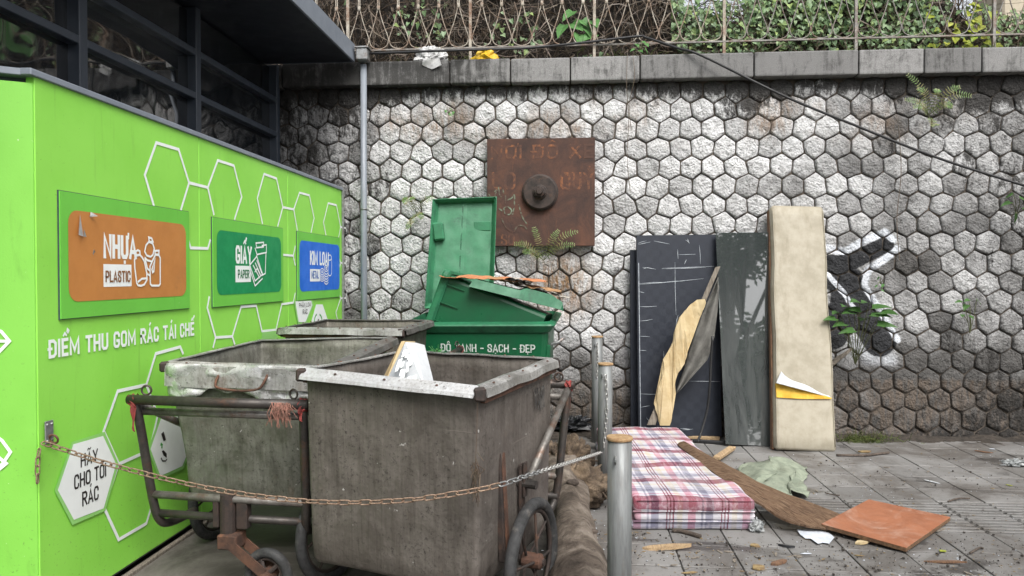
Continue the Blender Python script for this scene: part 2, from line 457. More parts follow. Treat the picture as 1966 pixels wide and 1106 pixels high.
M['beige_wall'] = simple('beige_render', (0.50, 0.44, 0.34), (0.38, 0.33, 0.25), 4, 0.9, bump=0.2, dirt=(0.2, 0.17, 0.12), damt=0.3)
M['grey_render'] = simple('grey_render', (0.20, 0.18, 0.145), (0.13, 0.115, 0.09), 5, 0.9, bump=0.3)
M['leaf_litter'] = simple('dry_leaf', (0.30, 0.22, 0.10), (0.17, 0.11, 0.055), 30, 0.8, bump=0.2)
M['stone_chip'] = simple('dark_pellet', (0.06, 0.052, 0.045), None, 30, 0.9, bump=0.3)

def leafmat(name, cols, trans=0.25):
    k = NT(name)
    r = k.n('ShaderNodeNewGeometry').outputs['Random Per Island']
    st = [(i / max(1, len(cols) - 1), c) for i, c in enumerate(cols)]
    col = k.ramp(r, st)
    n = k.noise(k.obj(), 40, 3)
    col = k.mix(k.rng(n, 0.3, 0.7, 0, 0.35), col, (0.02, 0.04, 0.01))
    d = k.n('ShaderNodeBsdfPrincipled', {'Base Color': col, 'Roughness': 0.5, 'Specular IOR Level': 0.35})
    t = k.n('ShaderNodeBsdfTranslucent', {'Color': col})
    mx = k.n('ShaderNodeMixShader', {0: trans})
    k.t.links.new(d.outputs[0], mx.inputs[1]); k.t.links.new(t.outputs[0], mx.inputs[2])
    k.t.links.new(mx.outputs[0], k.out.inputs[0])
    return k.m
M['ivy'] = leafmat('ivy_leaf', [(0.14, 0.24, 0.09), (0.22, 0.34, 0.17), (0.32, 0.43, 0.27), (0.34, 0.45, 0.15), (0.20, 0.31, 0.18)])
M['big_leaf'] = leafmat('broad_leaf', [(0.06, 0.17, 0.05), (0.10, 0.25, 0.07), (0.14, 0.30, 0.10)])
M['sapling'] = leafmat('sapling_leaf', [(0.035, 0.095, 0.025), (0.06, 0.15, 0.035), (0.09, 0.19, 0.05)])
M['yellow_leaf'] = leafmat('yellow_green_leaf', [(0.35, 0.42, 0.04), (0.45, 0.48, 0.07), (0.28, 0.38, 0.05)])
M['fern'] = leafmat('fern_leaf', [(0.13, 0.23, 0.06), (0.20, 0.32, 0.10), (0.30, 0.36, 0.15), (0.36, 0.30, 0.14)])
M['twig'] = leafmat('dead_twig', [(0.055, 0.035, 0.026), (0.11, 0.07, 0.05), (0.17, 0.12, 0.09), (0.035, 0.022, 0.018), (0.26, 0.20, 0.15)], 0.05)
M['weed'] = leafmat('weed', [(0.06, 0.09, 0.025), (0.12, 0.15, 0.04), (0.08, 0.06, 0.03)], 0.15)
M['tree_leaf'] = leafmat('tree_leaf', [(0.03, 0.075, 0.02), (0.05, 0.11, 0.03), (0.07, 0.13, 0.04)])
M['stem'] = simple('plant_stem', (0.12, 0.14, 0.06), (0.08, 0.08, 0.04), 20, 0.8, bump=0.2)
M['bark'] = simple('bark', (0.13, 0.10, 0.08), (0.07, 0.055, 0.045), 10, 0.95, bump=0.9, bdist=0.02, stretch=(2, 2, 0.6))

def mat_vinyl(name, c, c2):
    """Printed green vinyl: faint weave, scuffs and chips."""
    k = NT(name)
    o = k.obj()
    col = k.mix(k.rng(k.noise(o, 2.2, 4), 0.35, 0.7), c, c2)
    sc = k.noise(k.mapp(o, (1, 1, 3.5)), 26, 6, 0.7, 1.0)
    col = k.mix(k.rng(sc, 0.665, 0.72, 0, 0.75), col, tuple(x * 0.32 for x in c))
    ch = k.noise(k.mapp(o, (1, 2.2, 1.2), (4, 1, 2)), 34, 5, 0.6)
    col = k.mix(k.rng(ch, 0.715, 0.745, 0, 0.75), col, (0.62, 0.70, 0.5))
    big = k.noise(o, 1.1, 8, 0.75, 0.6)
    col = k.mix(k.rng(big, 0.58, 0.8, 0, 0.45), col, tuple(x * 0.5 for x in c))
    spl = k.noise(k.mapp(o, (1, 1, 1), (7, 3, 9)), 55, 6, 0.75)
    zz_ = k.xyz(k.pos())[2]
    col = k.mix(k.math('MULTIPLY', k.rng(spl, 0.60, 0.68), k.rng(zz_, 0.1, 1.25, 0.8, 0.12)), col, (0.05, 0.06, 0.03))
    dr = k.noise(k.mapp(o, (1, 6, 0.5)), 3.2, 7, 0.7, 0.3)
    col = k.mix(k.rng(dr, 0.56, 0.78, 0, 0.38), col, tuple(x * 0.45 for x in c))
    fine = k.noise(k.mapp(o, (1, 1, 1)), 180, 2)
    h = k.math('ADD', k.math('MULTIPLY', k.noise(o, 2.0, 3), 6.0), fine)
    return k.bsdf(col, 0.5, 0, k.bump(h, 0.10, 0.006), 0.4)
M['vinyl'] = mat_vinyl('green_vinyl', srgb(146, 218, 86), srgb(138, 211, 78))
M['vinyl_front'] = mat_vinyl('green_vinyl_front', srgb(128, 198, 78), srgb(122, 191, 72))
M['vinyl_flap'] = mat_vinyl('green_vinyl_flap', srgb(112, 196, 74), srgb(106, 188, 68))
M['vinyl_pale'] = mat_vinyl('pale_green_vinyl', srgb(150, 212, 120), srgb(146, 206, 114))

def mat_sheet(name, light, mid, dirt, seed=0.0, rough=0.5, metal=0.45, amt=0.5, pits=True):
    """Dirty galvanised sheet: cloudy oxide, grimy runs, brown patches, speckle, scratches."""
    k = NT(name)
    o = k.mapp(k.obj(), (1, 1, 1), (seed, seed * 2.3, seed * 0.7))
    run = k.noise(k.mapp(o, (7, 7, 0.9)), 2.6, 6, 0.62, 0.4)
    blot = k.noise(o, 2.3, 9, 0.72, 1.0)
    cloud = k.noise(k.mapp(o, (1, 1, 1), (1, 4, 2)), 6.5, 6, 0.6, 0.5)
    col = k.mix(k.rng(cloud, 0.30, 0.70), light, mid)
    col = k.mix(k.rng(k.math('ADD', k.math('MULTIPLY', run, 0.4), k.math('MULTIPLY', blot, 0.6)), 0.60 - 0.25 * amt, 0.74 - 0.15 * amt, 0, 0.7), col, dirt)
    st_ = k.noise(k.mapp(o, (46, 46, 1.6)), 1.7, 5, 0.7, 0.2)
    col = k.mix(k.rng(st_, 0.45, 0.72, 0, 0.42), col, dirt)
    col = k.mix(k.rng(st_, 0.30, 0.42, 0.35, 0), col, tuple(min(0.9, x * 1.35) for x in light))
    br = k.noise(k.mapp(o, (1, 1, 0.8), (8, 2, 5)), 3.4, 8, 0.75, 0.8)
    col = k.mix(k.rng(br, 0.57, 0.70, 0, 0.55), col, (0.115, 0.075, 0.048))
    sp = k.noise(o, 62, 6, 0.8)
    spm = k.math('MULTIPLY', k.rng(sp, 0.54, 0.64), k.rng(blot, 0.36, 0.60, 0.15, 1.0))
    col = k.mix(k.math('MULTIPLY', spm, 0.8), col, tuple(x * 0.28 for x in dirt))
    ws = k.noise(k.mapp(o, (1, 1, 1), (3, 7, 1)), 34, 3, 0.5)
    col = k.mix(k.rng(ws, 0.72, 0.75, 0, 0.7), col, (0.5, 0.49, 0.47))
    sc = k.noise(k.mapp(o, (1.2, 1.2, 60), (0, 0, 0), (0.08, 0.05, 0)), 1.6, 4, 0.6, 0.2)
    col = k.mix(k.rng(sc, 0.70, 0.74, 0, 0.45), col, tuple(min(0.8, x * 1.9) for x in light))
    rg = k.rng(blot, 0.35, 0.65, rough - 0.12, rough + 0.22)
    h = k.math('ADD', k.math('MULTIPLY', k.noise(o, 4.5, 4), 3.0), k.math('MULTIPLY', sp, 0.25))
    mt = k.rng(k.math('ADD', k.math('MULTIPLY', blot, 0.6), k.math('MULTIPLY', br, 0.4)), 0.38, 0.62, metal, metal * 0.15)
    return k.bsdf(col, rg, mt, k.bump(h, 0.45, 0.012), 0.5)
M['sheet_near'] = mat_sheet('dirty_steel_sheet', (0.160, 0.142, 0.126), (0.113, 0.099, 0.087), (0.05, 0.041, 0.034), 0.3, 0.5, 0.5, 0.45)
M['sheet_left'] = mat_sheet('greenish_steel_sheet', (0.22, 0.22, 0.19), (0.13, 0.128, 0.105), (0.05, 0.047, 0.037), 3.1, 0.42, 0.55, 0.55)
M['sheet_far'] = mat_sheet('dull_steel_sheet', (0.15, 0.14, 0.115), (0.10, 0.09, 0.075), (0.045, 0.04, 0.033), 5.7, 0.6, 0.3, 0.55)
M['rim_bright'] = mat_sheet('bright_rim_sheet', (0.50, 0.51, 0.52), (0.40, 0.40, 0.40), (0.19, 0.15, 0.125), 8.8, 0.42, 0.3, 0.1)
M['skin'] = mat_sheet('shiny_crumpled_sheet', (0.62, 0.63, 0.63), (0.46, 0.46, 0.45), (0.2, 0.18, 0.15), 4.6, 0.3, 0.75, 0.2)
M['rim_grey'] = mat_sheet('grey_rim_sheet', (0.40, 0.40, 0.39), (0.24, 0.235, 0.22), (0.10, 0.088, 0.074), 2.2, 0.36, 0.6, 0.35)
M['rim_dark'] = mat_sheet('dark_rim_sheet', (0.16, 0.155, 0.145), (0.09, 0.085, 0.08), (0.045, 0.038, 0.032), 6.2, 0.5, 0.45, 0.45)

def mat_rust_plate():
    k = NT('rusted_plate')
    o = k.obj()
    run = k.noise(k.mapp(o, (7, 1, 0.8)), 3, 8, 0.7, 0.5)
    b = k.noise(o, 4.0, 8, 0.7, 0.6)
    col = k.ramp(b, [(0.3, (0.034, 0.022, 0.020)), (0.5, (0.068, 0.036, 0.027)), (0.68, (0.11, 0.05, 0.032))])
    col = k.mix(k.rng(run, 0.60, 0.78, 0, 0.7), col, (0.19, 0.075, 0.035))
    col = k.mix(k.rng(k.noise(o, 60, 5, 0.75), 0.55, 0.75, 0, 0.5), col, (0.03, 0.02, 0.017))
    h = k.noise(o, 45, 6, 0.7)
    return k.bsdf(col, 0.78, 0.15, k.bump(h, 0.35, 0.006), 0.4)
M['plate'] = mat_rust_plate()
def mat_faded(name, c, lo=0.42, hi=0.62, under=(0.07, 0.036, 0.027)):
    k = NT(name)
    o = k.obj()
    f = k.rng(k.noise(o, 22, 6, 0.7), lo, hi)
    f2 = k.rng(k.noise(o, 3.5, 3), 0.35, 0.6)
    return k.bsdf(k.mix(k.math('MULTIPLY', f, f2), under, c), 0.85, 0.05)
M['rust_letters'] = mat_faded('rust_orange_letters', (0.25, 0.095, 0.038), 0.42, 0.66)
M['chalk'] = mat_faded('faded_green_spray', (0.20, 0.27, 0.19), 0.40, 0.65)
M['black_letters'] = mat_faded('faded_black_letters', (0.02, 0.02, 0.02), 0.3, 0.5, (0.15, 0.14, 0.125))
M['scratch'] = simple('scratch', (0.42, 0.45, 0.48), (0.25, 0.28, 0.31), 30, 0.8, bump=0.1)

def mat_glass_dark():
    k = NT('dark_tinted_glass')
    o = k.obj()
    w = k.n('ShaderNodeTexNoise', {'Vector': k.mapp(o, (1, 1.0, 1.6)), 'Scale': 0.9, 'Detail': 1.0, 'Roughness': 0.4, 'Distortion': 1.0}).outputs[0]
    dirt = k.noise(k.mapp(o, (1, 3, 0.6)), 5, 6, 0.7)
    col = k.mix(k.rng(dirt, 0.40, 0.75), (0.010, 0.012, 0.015), (0.030, 0.033, 0.037))
    rg = k.rng(dirt, 0.5, 0.8, 0.03, 0.16)
    return k.bsdf(col, rg, 0.0, k.bump(w, 0.45, 0.06), 0.5, **{'IOR': 2.1})
M['glass_dark'] = mat_glass_dark()
def mat_pane():
    """A dusty sheet of green glass."""
    k = NT('dusty_green_glass')
    o = k.obj()
    d = k.noise(k.mapp(o, (3.0, 1, 0.6)), 2.2, 7, 0.7, 0.6)
    x = k.xyz(o)
    lowdust = k.rng(x[2], 0.1, 1.75, 0.62, 0.10)
    dust = k.math('MULTIPLY', k.rng(d, 0.25, 0.75), lowdust)
    g = k.n('ShaderNodeBsdfPrincipled', {'Base Color': (0.042, 0.05, 0.05), 'Roughness': 0.02, 'Transmission Weight': 0.25, 'IOR': 1.9, 'Specular IOR Level': 0.8})
    df = k.n('ShaderNodeBsdfPrincipled', {'Base Color': (0.125, 0.132, 0.129), 'Roughness': 0.6})
    mx = k.n('ShaderNodeMixShader', {0: dust})
    k.t.links.new(g.outputs[0], mx.inputs[1]); k.t.links.new(df.outputs[0], mx.inputs[2])
    k.t.links.new(mx.outputs[0], k.out.inputs[0])
    return k.m
M['pane'] = mat_pane()

def mat_plaid():
    k = NT('plaid_cotton')
    x = k.xyz(k.obj())
    u = k.math('FRACT', k.math('MULTIPLY', k.math('ADD', x[0], 5.02), 1 / 0.33))
    v = k.math('FRACT', k.math('MULTIPLY', k.math('ADD', k.math('SUBTRACT', x[1], x[2]), 5.09), 1 / 0.40))
    W, R, P, Gy, Y = (0.60, 0.59, 0.615), (0.235, 0.02, 0.06), (0.55, 0.26, 0.33), (0.27, 0.27, 0.35), (0.60, 0.55, 0.45)
    ru = k.ramp(u, [(0, W), (0.10, P), (0.24, W), (0.34, Gy), (0.38, W), (0.42, Gy), (0.56, W), (0.70, R), (0.725, W), (0.76, R), (0.785, W), (0.82, R), (0.845, W), (0.90, Y)], 'CONSTANT')
    rv = k.ramp(v, [(0, W), (0.12, R), (0.36, W), (0.42, P), (0.46, W), (0.56, Gy), (0.72, W), (0.76, Gy), (0.79, W), (0.90, Y)], 'CONSTANT')
    c = k.mix(0.5, ru, rv)
    c = k.mix(0.85, c, k.mix(1.0, ru, rv, 'MULTIPLY'))
    c = k.n('ShaderNodeHueSaturation', {'Color': c, 'Saturation': 0.86, 'Value': 1.3}).outputs[0]
    c = k.mix(k.rng(k.noise(k.obj(), 3, 6, 0.7), 0.42, 0.75, 0, 0.45), c, (0.30, 0.28, 0.27))
    c = k.mix(k.rng(k.noise(k.mapp(k.obj(), (1.2, 0.25, 1)), 16, 6, 0.75), 0.45, 0.75, 0, 0.45), c, (0.66, 0.62, 0.66))
    h = k.math('ADD', k.math('MULTIPLY', k.noise(k.obj(), 9, 4), 4), k.noise(k.obj(), 260, 2))
    return k.bsdf(c, 0.9, 0, k.bump(h, 0.3, 0.005), 0.2)
M['plaid'] = mat_plaid()

def mat_navy():
    """Dark woven-check upholstery board."""
    k = NT('navy_check_laminate')
    o = k.obj(); x = k.xyz(o)
    cx = k.math('FLOOR', k.math('MULTIPLY', x[0], 16)); cz = k.math('FLOOR', k.math('MULTIPLY', x[2], 16))
    chk = k.math('MODULO', k.math('ADD', k.math('ADD', cx, cz), 200), 2)
    col = k.mix(chk, (0.0155, 0.019, 0.028), (0.018, 0.022, 0.032))
    col = k.mix(k.rng(k.noise(o, 3, 6, 0.7), 0.5, 0.8, 0, 0.4), col, (0.04, 0.043, 0.05))
    rg = k.math('ADD', 0.46, k.math('MULTIPLY', chk, 0.12))
    wv = k.noise(k.mapp(o, (1, 1, 1)), 160, 2)
    return k.bsdf(col, rg, 0, k.bump(wv, 0.12, 0.003), 0.35)
M['navy'] = mat_navy()
def mat_pad():
    k = NT('beige_vinyl_pad')
    o = k.obj()
    n = k.noise(o, 6, 6, 0.7)
    col = k.mix(k.rng(n, 0.35, 0.68), (0.36, 0.327, 0.258), (0.28, 0.252, 0.19))
    g = k.noise(k.mapp(o, (2, 1, 0.7)), 2.6, 8, 0.75, 0.5)
    col = k.mix(k.rng(g, 0.48, 0.74, 0, 0.65), col, (0.19, 0.16, 0.105))
    h = k.math('ADD', k.noise(o, 150, 3), k.math('MULTIPLY', k.noise(o, 5, 3), 4))
    return k.bsdf(col, 0.6, 0, k.bump(h, 0.2, 0.005), 0.35)
M['pad'] = mat_pad()
def mat_coir():
    """Coarse palm-fibre board: long overlapping strands in two slants."""
    k = NT('fibre_board')
    o = k.obj()
    fs = []
    for a, sd in ((radians(-62), 0.0), (radians(-38), 4.0)):
        x = k.mapp(o, (1, 1, 1), (sd, sd, 0), (0, 0, a))
        fs.append(k.noise(k.mapp(x, (60, 5, 8)), 2.0, 5, 0.7, 0.3))
    sel = k.rng(k.noise(o, 14, 3), 0.42, 0.58)
    f = k.math('ADD', k.math('MULTIPLY', fs[0], sel), k.math('MULTIPLY', fs[1], k.math('SUBTRACT', 1.0, sel)))
    col = k.ramp(f, [(0.30, (0.045, 0.026, 0.017)), (0.48, (0.17, 0.105, 0.065)), (0.58, (0.25, 0.165, 0.105)), (0.75, (0.40, 0.29, 0.20))])
    col = k.mix(k.rng(k.noise(o, 5, 5), 0.5, 0.75, 0, 0.5), col, (0.08, 0.05, 0.034))
    return k.bsdf(col, 0.95, 0, k.bump(f, 1.0, 0.03), 0.2)
M['coir'] = mat_coir()
def mat_orange_board():
    k = NT('orange_laminate')
    o = k.obj()
    n = k.noise(o, 5, 7, 0.7, 0.6)
    col = k.mix(k.rng(n, 0.3, 0.7), (0.33, 0.13, 0.065), (0.24, 0.092, 0.046))
    d = k.noise(o, 3.4, 8, 0.75, 1.0)
    col = k.mix(k.rng(d, 0.46, 0.70, 0, 0.8), col, (0.40, 0.27, 0.205))
    e = k.noise(o, 30, 5, 0.75)
    col = k.mix(k.rng(e, 0.6, 0.72, 0, 0.5), col, (0.12, 0.06, 0.035))
    return k.bsdf(col, k.rng(d, 0.3, 0.7, 0.4, 0.75), 0, k.bump(e, 0.2, 0.004), 0.4)
M['orange_board'] = mat_orange_board()
M['board_edge'] = simple('chipboard_edge', (0.16, 0.09, 0.045), (0.08, 0.045, 0.025), 40, 0.95, bump=0.5)
def mat_tile():
    k = NT('grey_paving_tile')
    p = k.pos()
    rnd = k.n('ShaderNodeObjectInfo').outputs['Random']
    col = k.mix(rnd, (0.225, 0.22, 0.212), (0.15, 0.146, 0.14))
    m = k.noise(p, 1.1, 8, 0.72, 0.6)
    col = k.mix(k.rng(m, 0.43, 0.62, 0, 0.85), col, (0.082, 0.072, 0.062))
    w = k.noise(k.mapp(p, (0.55, 1, 1), (2.2, 0.4, 0)), 1.3, 7, 0.68, 1.2)
    wet = k.rng(w, 0.53, 0.59)
    col = k.mix(k.math('MULTIPLY', wet, 0.8), col, (0.04, 0.036, 0.033))
    sp = k.noise(p, 95, 4, 0.7)
    col = k.mix(k.rng(sp, 0.5, 0.8, 0, 0.5), col, (0.30, 0.29, 0.28))
    sp2 = k.noise(k.mapp(p, (1, 1, 1), (5, 3, 1)), 26, 6, 0.75)
    col = k.mix(k.rng(sp2, 0.57, 0.70, 0, 0.8), col, (0.05, 0.042, 0.035))
    rg = k.rng(wet, 0, 1, 0.6, 0.34)
    h = k.math('ADD', k.math('MULTIPLY', sp2, 1.5), sp)
    return k.bsdf(col, rg, 0, k.bump(h, 0.3, 0.004), 0.4)
M['tile'] = mat_tile()
def mat_concrete():
    k = NT('dirty_concrete')
    p = k.pos()
    m = k.noise(p, 1.6, 8, 0.72, 0.6)
    col = k.mix(k.rng(m, 0.36, 0.66), (0.155, 0.142, 0.128), (0.075, 0.066, 0.058))
    s2 = k.noise(p, 30, 6, 0.75)
    col = k.mix(k.rng(s2, 0.55, 0.75, 0, 0.6), col, (0.05, 0.043, 0.037))
    return k.bsdf(col, 0.85, 0, k.bump(s2, 0.4, 0.006), 0.35)
M['concrete'] = mat_concrete()

# ================================================================== THE SETTING
WALL_Y = 7.25
# ---- wide ground sheet and terrace behind the wall
mb = MB(); mb.grid(lambda u, v: (-60 + 120 * u, -60 + 67.6 * v, -0.06), 4, 4)
tag(solo('ground', mb, M['ground']), kind='structure')
mb = MB(); mb.grid(lambda u, v: (-60 + 120 * u, 7.5 + 70 * v, 3.52), 4, 4)
tag(solo('upper_terrace', mb, M['soil']), kind='structure')

# ---- concrete apron under the carts (left) and the tiled pavement (right)
mb = MB(); mb.grid(lambda u, v: (-2.26 + 2.0 * u, 1.0 + 6.35 * v, 0.004 + 0.004 * nz((u * 6, v * 12, 0), 1)), 12, 30)
tag(solo('concrete_apron', mb, M['concrete'], smooth=True), kind='structure')
pav = Thing('pavement', (0, 0, 0), kind='structure')
mb = MB(); mb.grid(lambda u, v: (-0.30 + 9.3 * u, 0.5 + 6.8 * v, -0.012), 2, 2)
pav.part('grout', mb, M['grout'])
TS = 0.318
x_off = atZ(1515, 1056).x % TS
y_off = atZ(1700, 1057).y % TS
def tile_mesh(kind):
    mb = MB()
    if kind == 0:
        mb.box((0, 0, -0.02), (TS - 0.007, TS - 0.007, 0.04), bevel=0.003)
    else:                                   # guiding tile with raised bars
        mb.box((0, 0, -0.023), (TS - 0.007, TS - 0.007, 0.04), bevel=0.003)
        for i in range(5):
            mb.box((0, (i - 2) * 0.058, 0.0), (TS - 0.02, 0.03, 0.012), bevel=0.004)
    return mb.mesh('tile')
T_ME = [tile_mesh(0), tile_mesh(1)]
for me in T_ME: me.materials.append(M['tile'])
y_guide = atZ(1700, 990).y
ntile = 0
rt = random.Random(3)
for iy in range(8, 25):
    for ix in range(-1, 30):
        c = V((x_off + (ix + 0.5) * TS, y_off + (iy + 0.5) * TS, 0))
        if c.x - TS / 2 < -0.28 or c.y > WALL_Y - 0.02: continue
        px, py = topix(c)
        if px > 2120 or py > 1260: continue
        g = abs(c.y - y_guide) < TS * 1.0 and c.x > 1.4
        o = link(bpy.data.objects.new('tile', T_ME[1 if g else 0]))
        o.parent = pav.root
        o.location = c + V((0, 0, rt.uniform(-0.003, 0.002)))
        o.rotation_euler = (rt.uniform(-0.006, 0.006), rt.uniform(-0.006, 0.006), rt.uniform(-0.004, 0.004))
        ntile += 1

# ---- the retaining wall of hexagonal stones
def seg_dist(k, p, a, b):
    pa = k.n('ShaderNodeVectorMath', {0: p, 1: a}, operation='SUBTRACT').outputs[0]
    ba = V(b) - V(a)
    t = k.n('ShaderNodeVectorMath', {0: pa, 1: ba / max(1e-9, ba.length_squared)}, operation='DOT_PRODUCT').outputs[1]
    t = k.math('MAXIMUM', k.math('MINIMUM', t, 1.0), 0.0)
    q = k.n('ShaderNodeVectorMath', {0: ba, 'Scale': t}, operation='SCALE').outputs[0]
    return k.n('ShaderNodeVectorMath', {0: pa, 1: q}, operation='DISTANCE').outputs[1]
def poly_dist(k, p, pts):
    d = None
    for a, b in zip(pts[:-1], pts[1:]):
        e = seg_dist(k, p, a, b)
        d = e if d is None else k.math('MINIMUM', d, e)
    return d
def mat_stone():
    k = NT('hewn_limestone')
    at = k.n('ShaderNodeAttribute', attribute_name='tone')
    sep = k.n('ShaderNodeSeparateColor', {0: at.outputs['Color']}).outputs
    p = k.pos()
    pit_ = k.noise(p, 34, 7, 0.72, 0.3)
    soft = k.noise(p, 9, 5, 0.65)
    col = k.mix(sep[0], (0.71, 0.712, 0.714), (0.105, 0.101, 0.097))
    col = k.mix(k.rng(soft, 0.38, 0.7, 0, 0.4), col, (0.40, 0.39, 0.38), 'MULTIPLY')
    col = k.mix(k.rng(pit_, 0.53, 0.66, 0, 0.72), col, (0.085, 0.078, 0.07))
    # rust and soil runs
    rn = k.noise(k.mapp(p, (9, 1, 2.2)), 2.2, 7, 0.75, 0.7)
    col = k.mix(k.math('MULTIPLY', sep[2], k.rng(rn, 0.35, 0.62)), col, (0.23, 0.135, 0.065))
    # black algae crust
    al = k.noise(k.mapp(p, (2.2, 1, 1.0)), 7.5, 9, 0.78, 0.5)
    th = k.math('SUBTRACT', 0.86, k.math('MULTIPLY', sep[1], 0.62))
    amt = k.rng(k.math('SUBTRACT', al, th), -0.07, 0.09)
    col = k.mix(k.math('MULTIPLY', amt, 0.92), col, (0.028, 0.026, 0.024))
    # sprayed figure: black strokes with a white outline
    flat = k.n('ShaderNodeVectorMath', {0: p, 1: (1, 0, 1)}, operation='MULTIPLY').outputs[0]
    wob = k.n('ShaderNodeVectorMath', {0: k.noise(p, 9, 3, col=True), 1: (0.5, 0.5, 0.5)}, operation='SUBTRACT').outputs[0]
    flat = k.n('ShaderNodeVectorMath', {0: flat, 1: k.n('ShaderNodeVectorMath', {0: wob, 'Scale': 0.014}, operation='SCALE').outputs[0]}, operation='ADD').outputs[0]
    G = lambda x, y: (lambda q: (q.x, 0, q.z))(atY(x, y, WALL_Y - 0.05))
    soft_w = k.math('MINIMUM', poly_dist(k, flat, [G(1590, 476), G(1622, 484), G(1662, 462), G(1702, 446), G(1716, 460)]),
                    poly_dist(k, flat, [G(1724, 478), G(1700, 498), G(1668, 518), G(1661, 548), G(1682, 582), G(1706, 622), G(1724, 652)]))
    thin_w = poly_dist(k, flat, [G(1588, 524), G(1622, 562), G(1640, 590)])
    low_w = poly_dist(k, flat, [G(1640, 655), G(1668, 688), G(1712, 690)])
    fz = k.math('MULTIPLY', k.math('SUBTRACT', k.noise(p, 60, 3), 0.5), 0.02)
    wmask = k.rng(k.math('ADD', soft_w, fz), 0.024, 0.048, 1, 0)
    wmask = k.math('MAXIMUM', wmask, k.rng(k.math('ADD', thin_w, fz), 0.022, 0.040, 1, 0))
    wmask = k.math('MAXIMUM', wmask, k.rng(k.math('ADD', low_w, fz), 0.0, 0.11, 0.55, 0))
    col = k.mix(k.math('MULTIPLY', wmask, 0.92), col, (0.66, 0.69, 0.74))
    arm = poly_dist(k, flat, [G(1604, 506), G(1640, 502), G(1672, 484), G(1702, 470)])
    bod = poly_dist(k, flat, [G(1596, 520), G(1632, 545), G(1628, 590), G(1600, 640)])
    leg = poly_dist(k, flat, [G(1636, 560), G(1668, 615), G(1692, 655)])
    bmask = k.rng(k.math('ADD', arm, fz), 0.072, 0.088, 1, 0)
    bmask = k.math('MAXIMUM', bmask, k.rng(k.math('ADD', bod, fz), 0.15, 0.17, 1, 0))
    bmask = k.math('MAXIMUM', bmask, k.rng(k.math('ADD', leg, fz), 0.145, 0.16, 1, 0))
    keep = k.math('MAXIMUM', k.rng(thin_w, 0.020, 0.030, 1, 0), k.rng(soft_w, 0.020, 0.032, 1, 0))
    bmask = k.math('MULTIPLY', bmask, k.math('SUBTRACT', 1.0, keep))
    chipn = k.rng(k.noise(p, 16, 5), 0.70, 0.76, 0, 0.8)
    bmask = k.math('MULTIPLY', bmask, k.math('SUBTRACT', 1.0, chipn))
    col = k.mix(k.math('MULTIPLY', bmask, 0.96), col, (0.016, 0.017, 0.020))
    hh = k.math('ADD', k.noise(p, 16, 7, 0.68, 0.4), k.math('MULTIPLY', k.vor(p, 42), 0.22))
    return k.bsdf(col, 0.86, 0, k.bump(hh, 1.0, 0.045), 0.3)
M['stone'] = mat_stone()

wall = Thing('retaining_wall', (1.0, WALL_Y, 0), 'weathered retaining wall of pale hexagonal stones under a grey coping', 'wall')
mb = MB(); mb.box((1.5, WALL_Y + 0.288, 1.75), (17, 0.56, 3.5))
wall.part('mortar_backing', mb, M['mortar'])
HW, HR = 0.213, 0.187                     # pitch along the course, height of a course
rs = random.Random(11)
_jit = {}
def lat(i2, kk):
    """jittered lattice vertex; i2 in half cells along the wall, kk the row of vertices"""
    key = (i2, kk)
    if key not in _jit:
        _jit[key] = V((rs.uniform(-0.017, 0.017), rs.uniform(-0.014, 0.014)))
    return _jit[key]
def stone_outline(ix, iz):
    ox = HW * 0.5 * (iz % 2)
    cx = -3.3 + ix * HW + ox; cz = -0.02 + iz * HR
    i2 = 2 * ix + (iz % 2)
    h1, h2 = HR * 0.333, HR * 0.667
    raw = [(i2, 2 * iz + 2 + 1, 0, h2), (i2 - 1, 2 * iz + 2, -HW / 2, h1), (i2 - 1, 2 * iz + 1, -HW / 2, -h1), (i2, 2 * iz, 0, -h2), (i2 + 1, 2 * iz + 1, HW / 2, -h1), (i2 + 1, 2 * iz + 2, HW / 2, h1)]
    pts = []
    for a, b, dx, dz in raw:
        j = lat(a, round((cz + dz) * 1000))
        pts.append(V((cx + dx, cz + dz)) + j)
    return V((cx, cz)), pts
STAIN_NOISE = lambda x, z, s=1.0: noise.fractal(V((x * s, z * s, 3.3)), 1.0, 2.0, 4)
def tones(c, r):
    px, py = topix((c.x, WALL_Y, c.y))
    n1 = STAIN_NOISE(c.x, c.y, 0.9); n2 = STAIN_NOISE(c.x + 9, c.y + 4, 2.2)
    sm = lambda a, b, x: max(0, min(1, (x - a) / (b - a)))
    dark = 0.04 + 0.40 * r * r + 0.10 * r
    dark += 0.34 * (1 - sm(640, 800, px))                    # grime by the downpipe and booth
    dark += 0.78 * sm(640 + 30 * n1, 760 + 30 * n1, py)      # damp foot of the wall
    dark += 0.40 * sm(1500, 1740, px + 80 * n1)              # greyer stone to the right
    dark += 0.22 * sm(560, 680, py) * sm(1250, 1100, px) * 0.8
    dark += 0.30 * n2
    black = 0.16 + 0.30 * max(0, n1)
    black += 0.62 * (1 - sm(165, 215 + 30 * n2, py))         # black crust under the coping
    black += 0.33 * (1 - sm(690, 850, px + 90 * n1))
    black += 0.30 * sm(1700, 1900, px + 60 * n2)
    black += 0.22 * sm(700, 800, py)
    black += 0.22 * max(0, (r * 7.31) % 1.0 - 0.72) / 0.28
    rust = 0.0
    d = sqrt(((px - 1075) / 75) ** 2 + ((py - 545) / 75) ** 2)
    rust += 1.0 * (1 - sm(0.4, 1.2, d))
    if 175 < py < 290 and px > 720: rust += max(0, 0.15 + 0.8 * n2) * (1 - sm(1700, 1900, px)) * min(1, (py - 175) / 25, (290 - py) / 40)
    if py > 730: rust += 0.25
    return (max(0, min(1, dark)), max(0, min(1, black)), max(0, min(1, rust)))
